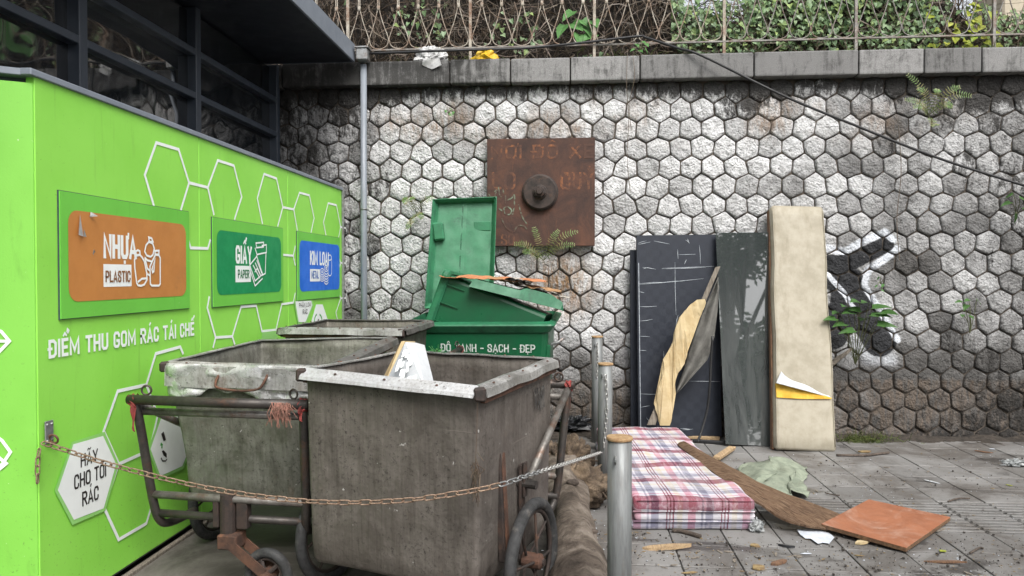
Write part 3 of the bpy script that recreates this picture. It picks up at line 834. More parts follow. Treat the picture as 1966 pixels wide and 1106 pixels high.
def stone_geo(c, pts):
    n = len(pts)
    inset = rs.uniform(0.005, 0.0085)
    # inward offset, then round the corners a little
    P = []
    for p in pts:
        P.append(p + (c - p).normalized() * inset * 1.2)
    out = []
    for i in range(n):
        a, b, d = P[i - 1], P[i], P[(i + 1) % n]
        out.append(b.lerp(a, 0.14)); out.append(b.lerp((a + d) / 2, 0.05)); out.append(b.lerp(d, 0.14)); out.append(b.lerp(d, 0.5))
    sd = rs.uniform(0, 50)
    out = [p + V((nz((p.x * 30, p.y * 30, sd)), nz((p.x * 30, p.y * 30, sd + 9)))) * 0.006 for p in out]
    m = len(out)
    bulge = rs.uniform(0.012, 0.022)
    tilt = V((rs.uniform(-0.06, 0.06), rs.uniform(-0.06, 0.06)))
    vs, fs = [], []
    rings = [(1.0, -0.03), (1.0, 0.002), (0.968, bulge * 0.72), (0.86, bulge), (0.62, bulge + 0.002), (0.36, bulge + 0.003)]
    for s_, h in rings:
        for p in out:
            q = c + (p - c) * s_
            rgh = nz((q.x * 14, q.y * 14, sd)) * 0.012 + nz((q.x * 40, q.y * 40, sd)) * 0.009 if h > 0.005 else 0
            vs.append(V((q.x, WALL_Y + 0.02 - (h + rgh + ((q - c).dot(tilt) if h > 0.005 else 0)) - 0.02, q.y)))
    vs.append(V((c.x, WALL_Y - bulge - 0.008, c.y)))
    for k in range(len(rings) - 1):
        for i in range(m):
            j = (i + 1) % m
            fs.append((k * m + i, k * m + j, (k + 1) * m + j, (k + 1) * m + i))
    t = (len(rings) - 1) * m
    for i in range(m):
        fs.append((t + i, t + (i + 1) % m, len(vs) - 1))
    return vs, fs
def with_tone(me, cols):
    a = me.color_attributes.new('tone', 'FLOAT_COLOR', 'POINT')
    flat = []
    for c in cols: flat += [c[0], c[1], c[2], 1.0]
    a.data.foreach_set('color', flat)
HIDE = [((0, 372), (0, 1106), (680, 1106), (680, 372)), ((680, 640), (680, 1106), (1080, 1106), (1080, 640)), ((935, 265), (935, 472), (1142, 472), (1142, 265)),
        ((835, 385), (825, 640), (1060, 640), (950, 385)), ((1222, 452), (1222, 840), (1480, 840), (1480, 452)), ((1480, 395), (1490, 860), (1600, 860), (1580, 395)), ((0, 0), (0, 372), (530, 372), (530, 0))]
def inside(poly, x, y):
    r = False; n = len(poly)
    for i in range(n):
        (x1, y1), (x2, y2) = poly[i], poly[(i + 1) % n]
        if (y1 > y) != (y2 > y) and x < (x2 - x1) * (y - y1) / (y2 - y1) + x1: r = not r
    return r
cand = []
for iz in range(0, 20):
    for ix in range(0, 50):
        c, pts = stone_outline(ix, iz)
        if c.y > 3.42: continue
        top = 3.46
        pts = [V((p.x, min(p.y, top))) for p in pts]
        px, py = topix((c.x, WALL_Y, c.y))
        vis = 505 < px < 2000 and not any(inside(h, px, py) for h in HIDE)
        vs, fs = stone_geo(c, pts)
        area = abs(sum(pts[i].x * pts[(i + 1) % 6].y - pts[(i + 1) % 6].x * pts[i].y for i in range(6))) / 2
        edge = 1.0 if 700 < px < 1940 and py < 845 else 0.5
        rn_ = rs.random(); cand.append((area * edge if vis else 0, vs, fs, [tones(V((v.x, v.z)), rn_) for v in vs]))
cand.sort(key=lambda t: -t[0])
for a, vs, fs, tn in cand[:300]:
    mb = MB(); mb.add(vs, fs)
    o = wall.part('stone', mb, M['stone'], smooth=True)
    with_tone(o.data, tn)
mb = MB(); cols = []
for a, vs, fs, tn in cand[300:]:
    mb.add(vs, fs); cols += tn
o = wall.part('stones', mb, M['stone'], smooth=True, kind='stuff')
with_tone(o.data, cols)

# coping
def mat_coping():
    k = NT('coping_granite')
    p = k.pos()
    rnd = k.n('ShaderNodeObjectInfo').outputs['Random']
    base = k.mix(rnd, (0.30, 0.296, 0.29), (0.17, 0.168, 0.165))
    g = k.noise(p, 120, 4, 0.7)
    base = k.mix(k.rng(g, 0.35, 0.7, 0, 0.55), base, (0.12, 0.118, 0.115))
    x = k.xyz(p)
    leftright = k.math('MAXIMUM', k.rng(x[0], -0.2, -1.5), k.rng(x[0], 4.2, 5.2))
    run = k.noise(k.mapp(p, (8, 1, 0.9)), 2.6, 8, 0.75, 0.5)
    crust = k.noise(p, 7, 9, 0.78, 0.5)
    am = k.rng(k.math('ADD', k.math('MULTIPLY', run, 0.5), k.math('ADD', k.math('MULTIPLY', crust, 0.5), k.math('MULTIPLY', leftright, 0.15))), 0.47, 0.66)
    base = k.mix(k.math('MULTIPLY', am, 0.9), base, (0.035, 0.034, 0.032))
    return k.bsdf(base, 0.9, 0, k.bump(k.math('ADD', g, k.math('MULTIPLY', crust, 2)), 0.5, 0.008), 0.3)
M['coping'] = mat_coping()
COP_Y = 7.12
bx = [-3.4] + [atY(x, 120, COP_Y).x for x in (540, 700, 863, 980, 1095, 1229, 1448, 1649, 1775, 1886, 2040)] + [6.6, 7.6]
for a, b in zip(bx[:-1], bx[1:]):
    g = 0.006
    mb = MB(); mb.box(((a + b) / 2, COP_Y + 0.19 + rs.uniform(-0.006, 0.006), 3.547 + rs.uniform(-0.004, 0.004)), (b - a - 2 * g, 0.38, 0.232), bevel=0.014, seg=2)
    wall.part('coping_stone', mb, M['coping'])
mb = MB(); mb.box((1.5, COP_Y + 0.20, 3.54), (15.8, 0.33, 0.205))
wall.part('coping_joint', mb, M['soil'])

# ---- planting bed on top, railing, vines
mb = MB()
def bank(u, v):
    x = -3.6 + 11.5 * u
    y = 7.40 + 0.75 * v
    return (x, y, 3.60 + 0.16 * v + 0.06 * nz((x * 2.5, y * 3, 0)) + 0.03 * nz((x * 9, y * 9, 2)))
mb.grid(bank, 90, 10)
tag(solo('planting_bed', mb, M['soil'], smooth=True), kind='structure')
RAIL_Y = 7.36
M['rail'] = simple('rusted_cream_paint', (0.40, 0.37, 0.31), (0.25, 0.22, 0.18), 14, 0.7, 0.1, bump=0.4, dirt=(0.15, 0.07, 0.035), damt=0.7)
M['rail_dark'] = simple('rusted_grey_paint', (0.26, 0.25, 0.23), (0.16, 0.15, 0.14), 14, 0.7, 0.2, bump=0.4, dirt=(0.15, 0.075, 0.04), damt=0.6)
rail = Thing('iron_railing', (1.0, RAIL_Y, 3.66), 'rusty cream iron railing of teardrop loops standing on the wall coping', 'railing')
posts_x = [atY(x, 60, RAIL_Y).x for x in (433, 668, 903, 1141, 1390, 1643, 1908)]
posts_x.append(posts_x[-1] + 1.25)
for i, x in enumerate(posts_x):
    mb = MB(); mb.box((x, RAIL_Y, 4.23), (0.029, 0.029, 1.16), bevel=0.003)
    rail.part('post', mb, M['rail'] if i < 5 else M['rail_dark'])
mb = MB(); mb.box(((posts_x[0] + posts_x[-1]) / 2, RAIL_Y - 0.003, 3.845), (posts_x[-1] - posts_x[0] + 0.3, 0.026, 0.014))
rail.part('bottom_rail', mb, M['rail_dark'])
mb = MB(); mb.box(((posts_x[0] + posts_x[-1]) / 2, RAIL_Y + 0.003, 4.80), (posts_x[-1] - posts_x[0] + 0.3, 0.03, 0.03))
rail.part('top_rail', mb, M['rail_dark'])
for i, (a, b) in enumerate(zip(posts_x[:-1], posts_x[1:])):
    w = (b - a - 0.03) / 6
    for j in range(6):
        c = a + 0.015 + (j + 0.5) * w
        h = w * 0.485
        pts = [(c - 0.006, 4.79), (c - 0.008, 4.26), (c - h * 0.45, 4.12), (c - h * 0.93, 3.985), (c - h * 0.97, 3.935), (c - h * 0.72, 3.882), (c, 3.858)]
        pts = pts + [(2 * c - x, z) for x, z in reversed(pts[:-1])]
        sk = rs.uniform(-0.006, 0.006)
        path = [V((x + sk * (z - 3.86) * 3, RAIL_Y + 0.004, z)) for x, z in pts]
        path = [path[0]] + bez(path[1:-1], 4) + [path[-1]]
        mb = MB(); mb.tube(path, 0.0054, 6)
        mb.box((c + sk, RAIL_Y + 0.004, 4.275), (0.03, 0.022, 0.045), bevel=0.003)
        rail.part('teardrop_loop', mb, M['rail'] if i < 4 else M['rail_dark'], smooth=True)

def leaf(mb, p, d, n, L, W, fold=0.15):
    """heart-like leaf: base p, direction d, normal n."""
    d = V(d).normalized(); n = V(n); n = (n - d * n.dot(d))
    n = n.normalized() if n.length > 1e-4 else d.orthogonal().normalized()
    s = d.cross(n); p = V(p)
    vs = [p, p + s * W * 0.42 - d * L * 0.04 + n * fold * W, p + s * W * 0.5 + d * L * 0.28 + n * fold * W, p + d * L * 0.4, p + d * L * 1.0 - n * 0.08 * L,
          p - s * W * 0.5 + d * L * 0.28 + n * fold * W, p - s * W * 0.42 - d * L * 0.04 + n * fold * W, p + s * W * 0.26 + d * L * 0.66 + n * fold * W * .5, p - s * W * 0.26 + d * L * 0.66 + n * fold * W * .5]
    mb.add(vs, [(0, 1, 2, 3), (3, 2, 7, 4), (0, 3, 5, 6), (3, 4, 8, 5)])
rv = random.Random(21)
def hedge_top(x):
    px, _ = topix((x, 7.75, 4.4))
    t = 5.0
    if 1285 < px < 1470: t = 4.30 + 0.5 * max(0, (abs(px - 1372) - 62) / 40)
    if px > 1760: t = 5.0 - min(0.9, (px - 1760) / 140)
    return min(5.0, t)
# dead stems: one tangled mass
mb = MB()
for i in range(5200):
    x = rv.uniform(-3.4, 5.3)
    top = hedge_top(x)
    z = rv.uniform(3.62, top)
    y = rv.uniform(7.48, 7.86)
    p = V((x, y, z)); d = V((rv.gauss(0, 0.7), rv.gauss(0, 0.18), rv.gauss(-0.15, 0.75))).normalized()
    L = rv.uniform(0.12, 0.5); pts = [p]
    for k in range(4):
        d = (d + V((rv.gauss(0, 0.35), rv.gauss(0, 0.15), rv.gauss(-0.08, 0.3)))).normalized()
        q = pts[-1] + d * L / 4
        q.z = min(q.z, top); q.y = max(7.42, min(7.95, q.y))
        pts.append(q)
    mb.tube(pts, [0.0035, 0.003, 0.0026, 0.002, 0.0014] if rv.random() < 0.85 else [0.008, 0.007, 0.006, 0.005, 0.003], 3, caps=False)
tag(solo('dead_vine_stems', mb, M['twig']), 'dense tangle of dead brown vine stems behind the railing', 'vine', kind='stuff')
# dense dark core behind the stems
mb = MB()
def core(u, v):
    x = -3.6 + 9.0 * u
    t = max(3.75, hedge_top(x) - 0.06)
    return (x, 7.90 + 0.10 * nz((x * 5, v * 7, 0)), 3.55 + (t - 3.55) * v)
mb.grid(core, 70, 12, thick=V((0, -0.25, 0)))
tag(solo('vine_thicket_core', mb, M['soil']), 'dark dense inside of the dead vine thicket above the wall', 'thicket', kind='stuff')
# leaves
mb = MB()
def dens(px):
    if px < 1010: return 0.10
    if px < 1290: return 0.26
    if px < 1480: return 0.62
    if px < 1790: return 1.0
    return 0.22
cl = [(rv.uniform(-2.2, 5.3), rv.uniform(3.7, 4.9)) for _ in range(60)]
n = 0
while n < 5200:
    x = rv.uniform(-2.4, 5.3); z = rv.uniform(3.68, hedge_top(x) + 0.03)
    px, py = topix((x, 7.6, z))
    d = dens(px) * (0.35 + 0.9 * max(0, 0.5 + noise.noise(V((x * 2.2, z * 2.2, 5)))))
    if px < 1290 and noise.noise(V((x * 1.6, z * 1.6, 9))) < 0.12: continue
    if px > 1290 and z < 3.86 and rv.random() < 0.6: continue
    if rv.random() > d: continue
    y = rv.uniform(7.43, 7.74)
    L = rv.uniform(0.034, 0.07)
    leaf(mb, (x, y, z), (rv.gauss(0, 0.5), -0.35 + rv.gauss(0, 0.3), rv.gauss(-0.75, 0.35)), (rv.gauss(0, 0.35), -1, 0.55 + rv.gauss(0, 0.3)), L, L * 0.8)
    n += 1
tag(solo('climbing_vine_leaves', mb, M['ivy']), 'pale green heart-shaped vine leaves climbing over the dead stems', 'ivy', kind='stuff')
mb = MB()
for i in range(34):
    q = atY(rv.uniform(1780, 1912), rv.uniform(5, 92), 7.46)
    L = rv.uniform(0.06, 0.1)
    leaf(mb, q, (rv.gauss(0, 0.5), -0.4, rv.gauss(-0.6, 0.4)), (rv.gauss(0, 0.4), -1, 0.6), L, L * 0.95)
tag(solo('yellow_green_vine', mb, M['yellow_leaf']), 'bright yellow-green vine leaves near the right end of the railing', 'vine', kind='stuff')
def broadleaf_plant(name, spots, Y, mat, size, label, base):
    t = Thing(name, base, label, 'plant')
    for (x, y) in spots:
        q = atY(x, y, Y + rv.uniform(-0.04, 0.04))
        m1 = MB(); m1.tube([V(base), (V(base) + q) / 2 + V((0, -0.04, 0.03)), q], [0.004, 0.003, 0.002], 5)
        t.part('stem', m1, M['stem'])
        m2 = MB(); L = size * rv.uniform(0.75, 1.15)
        leaf(m2, q, (rv.gauss(0, 0.6), -0.4, -0.45 + rv.gauss(0, 0.25)), (rv.gauss(0, 0.25), -0.75, 0.8), L, L * 0.85, 0.1)
        t.part('leaf', m2, mat)
    return t
broadleaf_plant('broadleaf_climber', [(1098, 45), (1118, 38), (1130, 52), (1112, 66), (1085, 48), (1138, 40), (1100, 22), (1140, 66)], 7.44, M['big_leaf'], 0.17,
                'broad fresh green leaves hanging behind the fourth railing post', atY(1120, 100, 7.5))
# weeds hanging over the coping
mb = MB()
for i in range(900):
    x = rv.uniform(-1.9, 5.0)
    if noise.noise(V((x * 2.3, 0, 4))) < -0.05: continue
    p = V((x, rv.uniform(7.22, 7.5), 3.66))
    d = V((rv.gauss(0, 0.5), rv.gauss(-0.15, 0.3), abs(rv.gauss(0.5, 0.4)))).normalized()
    L = rv.uniform(0.04, 0.17)
    q = p + d * L * 0.6; r_ = q + (d + V((rv.gauss(0, .4), -0.2, -0.6))).normalized() * L * 0.5
    mb.tube([p, q, r_], [0.003, 0.0025, 0.001], 3, caps=False)
tag(solo('coping_weeds', mb, M['weed']), 'scruffy low weeds and roots along the top of the coping', 'weeds', kind='stuff')

# gate pier beyond the thicket, far right
pier = Thing('rendered_pier', atY(1945, 100, 8.1), 'pale beige rendered pier behind the railing, at the right edge', 'pier')
a = atY(1925, 80, 8.1).x
mb = MB(); mb.box((a + 0.5, 8.4, 4.6), (1.0, 0.6, 2.4), bevel=0.02); pier.part('pier_block', mb, M['beige_wall'])
b_ = atY(1812, 80, 8.15)
mb = MB(); mb.box(((a + b_.x) / 2, 8.42, 3.9), (a - b_.x - 0.02, 0.5, 0.62), bevel=0.02); pier.part('low_plinth', mb, M['grey_render'])

# ---- things on the coping
def crumple(name, c, sx, sy, sz, mat, label, cat, seed, rough=0.35, nu=18, nv=12, freq=4):
    mb = MB()
    def fn(u, v):
        a = 2 * pi * u; b = pi * (v - 0.5)
        d = V((cos(a) * cos(b), sin(a) * cos(b), sin(b)))
        r = 1 + rough * (nz(d * freq, 1, seed) + 0.6 * nz(d * freq * 2.3, 1, seed + 5) - 0.4 * abs(nz(d * freq * 1.4, 1, seed + 11)))
        z = d.z * r
        return (c[0] + d.x * r * sx, c[1] + d.y * r * sy, c[2] + sz * max(-0.25, z) + sz * 0.25)
    mb.grid(fn, nu, nv)
    return solo(name, mb, mat, label, cat)
p = atY(828, 122, 7.22)
bag = crumple('plastic_bag', (p.x, p.y, 3.665), 0.16, 0.10, 0.12, M['white_plastic'], 'crumpled grey and white plastic bag lying on the coping', 'bag', 2.0, 0.42, 40, 26, 3.6)
mb = MB(); q0 = atY(812, 112, 7.108); q1 = atY(846, 112, 7.108)
mb.grid(lambda u, v: (q0.x + (q1.x - q0.x) * u + 0.04 * (v - .5) * (u - .5), 7.105 - 0.012 * sin(6 * u + 3 * v), 3.675 - v * (0.11 - 0.09 * abs(u - 0.55))), 8, 6, thick=0.002)
o = link(bpy.data.objects.new('bag_flap', mb.mesh('bag_flap', Matrix.Translation(-bag.location)))); o.data.materials.append(M['white_plastic']); o.parent = bag
p = atY(932, 112, 7.21)
crumple('plastic_bag', (p.x, p.y, 3.665), 0.125, 0.08, 0.085, M['yellow_bag'], 'bright yellow plastic bag lying on the coping', 'bag', 6.0, 0.4, 24, 16, 3)

# ---- black cable
pts = [atY(706, 103, 7.06), atY(860, 97, 7.02), atY(1000, 93, 7.30), atY(1100, 84, 7.31), atY(1222, 70, 7.32), atY(1240, 72, 7.30), atY(1300, 92, 7.15), atY(1350, 108, 7.06), atY(1500, 182, 7.02), atY(1640, 240, 7.0), atY(1800, 303, 6.96), atY(1966, 356, 6.9), atY(2100, 395, 6.85)]
mb = MB(); mb.tube(bez(pts, 6), 0.0125, 8)
solo('electric_cable', mb, M['cable'], 'thick black cable running over the railing and sagging across the wall', 'cable', smooth=True)

# ================================================================== DARK GLASS PAVILION BEHIND THE BOOTH
GX = -2.96
pv = Thing('glass_pavilion', (GX, 4.5, 0), 'dark pavilion with black framed glazing and a deep flat canopy', 'building')
vy = [7.15, 5.54, 4.18, 2.80, 1.42, 0.04]
hz = [0.0, 2.05, 2.95, 3.29, 3.64]
for i, y in enumerate(vy):
    mb = MB(); mb.box((GX, y - (0.04 if i == 0 else 0), 1.82), (0.10, 0.075, 3.64), bevel=0.004); pv.part('mullion', mb, M['frame'])
for z in hz[1:4]:
    for y1, y0 in zip(vy[:-1], vy[1:]):
        mb = MB(); mb.box((GX + 0.003, (y0 + y1) / 2, z), (0.09, y1 - y0 - 0.076, 0.05), bevel=0.004); pv.part('transom', mb, M['frame'])
rg = random.Random(5)
for y1, y0 in zip(vy[:-1], vy[1:]):
    for z0, z1 in zip(hz[:-1], hz[1:]):
        mb = MB(); a = rg.uniform(-0.008, 0.008)
        mb.box((GX - 0.03, (y0 + y1) / 2, (z0 + z1) / 2), (0.012, y1 - y0 - 0.07, z1 - z0 - 0.045), Euler((0, a, a)))
        pv.part('glass_pane', mb, M['glass_dark'])
mb = MB(); mb.box((GX - 0.75, 3.6, 1.8), (1.3, 7.1, 3.58)); pv.part('dark_interior', mb, M['soffit'])
mb = MB(); mb.box((-3.6, 3.0, 3.70), (2.94, 8.08, 0.11)); pv.part('soffit', mb, M['soffit'])
cxr = atY(682, 131, 7.06).x
mb = MB(); mb.box((cxr - 0.012, 2.9, 3.725), (0.024, 8.3, 0.172), bevel=0.003); pv.part('fascia', mb, M['frame_light'])
mb = MB(); mb.box(((cxr - 0.025 - 5.0) / 2, 7.05, 3.725), (5.0 + cxr - 0.025, 0.02, 0.170), bevel=0.003); pv.part('fascia', mb, M['frame'])
mb = MB(); mb.box((-3.58, 3.0, 3.80), (2.9, 8.0, 0.05)); pv.part('canopy_roof', mb, M['frame'])

# ---- downpipe
p0 = atY(697, 120, 7.06)
dp = Thing('downpipe', (p0.x, 7.08, 0), 'grey round downpipe with gutter outlet in front of the wall', 'pipe')
mb = MB(); mb.tube([(p0.x, 7.08, 0.0), (p0.x - 0.005, 7.08, 1.8), (p0.x, 7.08, 3.62)], 0.031, 14); dp.part('pipe', mb, M['pipe'], smooth=True)
mb = MB(); mb.box((p0.x + 0.005, 7.04, 3.70), (0.115, 0.12, 0.12), bevel=0.012); mb.box((p0.x + 0.005, 7.04, 3.765), (0.14, 0.14, 0.016), bevel=0.003); dp.part('outlet_box', mb, M['zinc_dull'])
for z in (0.9, 2.2):
    mb = MB(); mb.torus((p0.x, 7.08, z), 0.033, 0.005, (0, 0, 1), 16, 6); mb.box((p0.x, 7.14, z), (0.02, 0.10, 0.02)); dp.part('clip', mb, M['zinc_dull'])

# ================================================================== GREEN RECYCLING BOOTH
BX, BH = -2.26, 2.39
y0 = atX(68, 400, BX).y
y_end = 7.08
bt = Thing('recycling_booth', (BX, 5, 0), 'bright green recycling booth with printed signs and hexagon line pattern', 'booth')
S = lambda x, y, e=0.0: atX(x, y, BX + e)
seams = [y0, S(383, 500).y, S(553, 500).y, S(660, 500).y, y_end]
for a, b in zip(seams[:-1], seams[1:]):
    mb = MB(); mb.box((BX - 0.02, (a + b) / 2, 0.03 + BH / 2), (0.04, b - a - 0.004, BH - 0.06), bevel=0.0025)
    bt.part('side_panel', mb, M['vinyl'])
mb = MB(); mb.box((BX - 0.035, (y0 + y_end) / 2, 1.19), (0.03, y_end - y0 - 0.02, 2.3)); bt.part('panel_core', mb, M['frame'])
mb = MB(); mb.box((BX - 0.012, (y0 + y_end) / 2 - 0.01, BH + 0.012), (0.05, y_end - y0 + 0.05, 0.03), bevel=0.004); bt.part('top_trim', mb, M['frame_light'])
mb = MB(); mb.box((BX + 0.004, (y0 + y_end) / 2 + 0.2, 0.012), (0.03, y_end - y0 - 0.4, 0.024), bevel=0.004); bt.part('base_trim', mb, M['wood_grey'])
mb = MB(); mb.box((BX + 0.004, y_end + 0.012, BH / 2), (0.03, 0.022, BH), bevel=0.003); bt.part('corner_trim', mb, M['zinc_dull'])
# front panel, set at an angle to the side
fd = V((-0.86, -0.51, 0)).normalized(); fn_ = V((fd.y, -fd.x, 0)) * 1.0
if fn_.y > 0: fn_ = -fn_
c0 = V((BX, y0, 0))
def fpt(s, z, e=0.0): return c0 + fd * s + fn_ * e + V((0, 0, z))
mb = MB(); mb.hexa([fpt(0.004, 0.03, -0.04), fpt(0.004, 0.03), fpt(1.3, 0.03), fpt(1.3, 0.03, -0.04), fpt(0.004, BH - 0.03, -0.04), fpt(0.004, BH - 0.03), fpt(1.3, BH - 0.03), fpt(1.3, BH - 0.03, -0.04)], 0.002)
bt.part('front_panel', mb, M['vinyl_front'])
mb = MB(); mb.hexa([fpt(-0.01, BH - 0.004, -0.05), fpt(-0.01, BH - 0.004, 0.012), fpt(1.3, BH - 0.004, 0.012), fpt(1.3, BH - 0.004, -0.05), fpt(-0.01, BH + 0.026, -0.05), fpt(-0.01, BH + 0.026, 0.012), fpt(1.3, BH + 0.026, 0.012), fpt(1.3, BH + 0.026, -0.05)], 0.003)
bt.part('top_trim', mb, M['frame_light'])
e1 = fpt(1.3, 0)
mb = MB(); mb.prism([(BX - 0.03, y0 + 0.03, BH - 0.05), (BX - 0.03, y_end, BH - 0.05), (GX + 0.06, y_end, BH - 0.05), (GX + 0.06, e1.y, BH - 0.05), (e1.x, e1.y + 0.05, BH - 0.05)], (0, 0, 0.045))
bt.part('roof', mb, M['frame'])
# printed graphics, each a thin film a few millimetres proud of the panel
_film = [0.0025]
def film():
    _film[0] += 0.00012
    return _film[0]
def plane_side(e): return lambda x, y: atX(x, y, BX + e)
def plane_front(e):
    return lambda x, y: onplane(x, y, c0 + fn_ * e, fn_)
def ribbon(pts, wid, closed=False, plane=plane_side, e=None):
    """a mitred line of constant real width through photograph points"""
    f = plane(e if e is not None else film())
    P = [f(*p) for p in pts]
    nrm = V((1, 0, 0)) if plane is plane_side else fn_
    n = len(P); L, R = [], []
    for i in range(n):
        a = P[i - 1] if (i > 0 or closed) else None
        b = P[(i + 1) % n] if (i < n - 1 or closed) else None
        d1 = (P[i] - a).normalized() if a is not None else None
        d2 = (b - P[i]).normalized() if b is not None else None
        d1 = d1 or d2; d2 = d2 or d1
        n1 = nrm.cross(d1); n2 = nrm.cross(d2)
        m = (n1 + n2)
        m = m.normalized() if m.length > 1e-4 else n1
        k = wid / 2 / max(0.45, m.dot(n1))
        L.append(P[i] + m * k); R.append(P[i] - m * k)
    mb = MB()
    fs = [(i, n + i, n + (i + 1) % n, (i + 1) % n) for i in range(n if closed else n - 1)]
    mb.add(L + R, fs)
    return mb
def patch(pts, plane=plane_side, e=None):
    f = plane(e if e is not None else film())
    mb = MB(); mb.add([f(*p) for p in pts], [tuple(range(len(pts)))])
    return mb
def rect_side(lx, rx, ty_by, e, corner=0.0, at=None):
    """axis-true rectangle on the side: photograph x of left/right, (top, bottom) y read at the left edge."""
    a = S(lx, ty_by[0]); b = S(lx, ty_by[1]); Y0, Y1, Z1, Z0 = a.y, S(rx, 500).y, a.z, b.z
    if at: Z1, Z0 = at
    if not corner:
        loop = [(Y0, Z0), (Y1, Z0), (Y1, Z1), (Y0, Z1)]
    else:
        loop = []
        for (cy, cz, t0) in ((Y1 - corner, Z0 + corner, -pi / 2), (Y1 - corner, Z1 - corner, 0), (Y0 + corner, Z1 - corner, pi / 2), (Y0 + corner, Z0 + corner, pi)):
            for k in range(6):
                t = t0 + pi / 2 * k / 5
                loop.append((cy + corner * cos(t), cz + corner * sin(t)))
    return [V((BX + e, y, z)) for y, z in loop]
def lettering(s, lb, rt, mat, parent=None, bold=0.17, e=None):
    e = e if e is not None else film()
    a = S(*lb); b = S(*rt)
    fn = lambda x, y, l: V((BX + e + l, a.y + x, a.z + y))
    for i in range(s.count(' ') + 1):
        bt.part('lettering', text_mb(s, fn, b.y - a.y, b.z - a.z, bold, i), mat, parent)

# the hexagon line work
LW = 0.0175
hexes = [
 [(296, 397), (278, 336), (300, 274), (343, 287), (363, 351), (347, 404)], [(363, 351), (399, 360)],
 [(411, 413), (399, 360), (418, 308), (449, 318), (464, 378), (450, 422)], [(361, 458), (366, 476), (399, 477), (404, 460)],
 [(504, 430), (494, 381), (507, 334), (531, 343), (543, 398), (533, 435)], [(543, 398), (564, 402)],
 [(571, 443), (564, 402), (575, 370), (594, 375), (603, 419), (597, 447)],
 [(626, 452), (621, 427), (630, 390), (646, 394), (654, 436), (650, 456)],
 [(654, 436), (664, 438), (672, 469), (664, 505), (654, 505), (651, 494)], [(651, 518), (654, 505)],
 [(664, 505), (671, 538), (664, 572), (654, 573), (651, 562)], [(664, 572), (672, 599), (667, 624)], [(654, 573), (645, 600), (649, 619), (630, 622)],
 [(541, 489), (563, 491), (567, 510)], [(563, 491), (567, 472)],
 [(402, 569), (398, 591), (414, 648), (446, 646), (463, 589), (492, 587), (503, 636), (530, 633), (541, 584), (563, 581), (567, 562)],
 [(414, 648), (409, 668)], [(446, 646), (451, 662)], [(463, 589), (462, 588)],
 [(228, 891), (199, 828), (226, 751), (281, 739), (299, 679), (346, 666), (352, 680)], [(281, 739), (303, 797), (288, 862)], [(228, 891), (288, 864)],
 [(228, 891), (200, 975), (228, 1036), (281, 1005), (292, 968)],
]
for h in hexes:
    bt.part('hexagon_line', ribbon(h, LW), M['white_print'])
# three hatch flaps with their signs
def flap(lx, rx, top_bot, clr, crx, ctb, mat, rad):
    loop = rect_side(lx, rx, top_bot, 0.004)
    mb = MB(); mb.prism(loop, (0.008, 0, 0))
    f = bt.part('hatch_flap', mb, M['vinyl_flap'])
    mb = MB(); g = 0.0035
    cy = (loop[0].y + loop[1].y) / 2; cz = (loop[0].z + loop[2].z) / 2
    mb.prism([V((BX + 0.0008, cy + (p.y - cy) + (g if p.y > cy else -g), cz + (p.z - cz) + (g if p.z > cz else -g))) for p in loop], (0.006, 0, 0))
    bt.part('hatch_gap', mb, M['frame'], f)
    mb = MB(); mb.add(rect_side(clr, crx, ctb, 0.0135, rad), [tuple(range(24))])
    bt.part('sign_field', mb, mat, f)
    return f
f1 = flap(110, 360, (366, 613), 125, 353, (402, 580), M['orange_print'], 0.06)
f2 = flap(405, 541, (417, 590), 412, 536.5, (441, 567), M['teal_print'], 0.06)
f3 = flap(568.5, 650, (444, 577), 572, 649, (461, 560), M['blue_print'], 0.06)
E2 = 0.0146; E3 = 0.0166
for (f, word, lb, rt, sub, blx, brx, btb, slb, srt, sm) in (
    (f1, 'NHỰA', (193, 496), (257, 454), 'PLASTIC', 193, 247, (507, 551), (196.5, 542), (244.5, 520), M['brown_print']),
    (f2, 'GIẤY', (448.5, 506), (479.5, 473.5), 'PAPER', 448, 477.5, (510, 542), (452.5, 534.5), (474, 518), M['teal_dark_print']),
    (f3, 'KIM LOẠI', (592, 508.6), (628, 484.5), 'METAL', 592, 611, (516.6, 540.5), (594.5, 535), (608.5, 520), M['blue_dark_print'])):
    lettering(word, lb, rt, M['white_print'], f, 0.18, E2)
    mb = MB(); mb.add(rect_side(blx, brx, btb, E2), [(0, 1, 2, 3)]); bt.part('word_box', mb, M['white_print'], f)
    lettering(sub, slb, srt, sm, f, 0.15, E3)
z1 = lambda p: (100 + p[0] / 3.16, 350 + p[1] / 3.16)
z2 = lambda p: (380 + p[0] / 2.5125, 240 + p[1] / 2.5125)
def icon(f, zf, lines, w):
    for i, (pts, closed) in enumerate(lines):
        bt.part('pictogram_line', ribbon([zf(p) for p in pts], w, closed, e=E3 + 0.0002 * i), M['white_print'], f)
icon(f1, z1, [([(512, 445), (500, 470), (502, 520), (514, 612), (522, 625), (540, 628), (560, 620), (576, 590), (574, 550), (560, 480), (546, 455), (534, 441)], True),
    ([(507, 420), (520, 412), (532, 418), (534, 438), (512, 444)], True), ([(520, 606), (545, 585), (574, 583)], False),
    ([(586, 362), (570, 382), (562, 420), (574, 444), (598, 452), (612, 440), (620, 402), (610, 370)], True), ([(586, 334), (604, 340), (612, 360), (590, 362)], True),
    ([(562, 456), (578, 474), (604, 480)], False), ([(563, 458), (578, 524), (594, 536)], False), ([(578, 556), (594, 566)], False),
    ([(594, 510), (596, 616), (605, 627), (648, 627), (656, 617), (656, 460), (648, 442), (626, 440)], True), ([(625, 416), (648, 415), (648, 438), (625, 438)], True),
    ([(625, 462), (606, 530), (610, 547), (617, 540)], True)], 0.011)
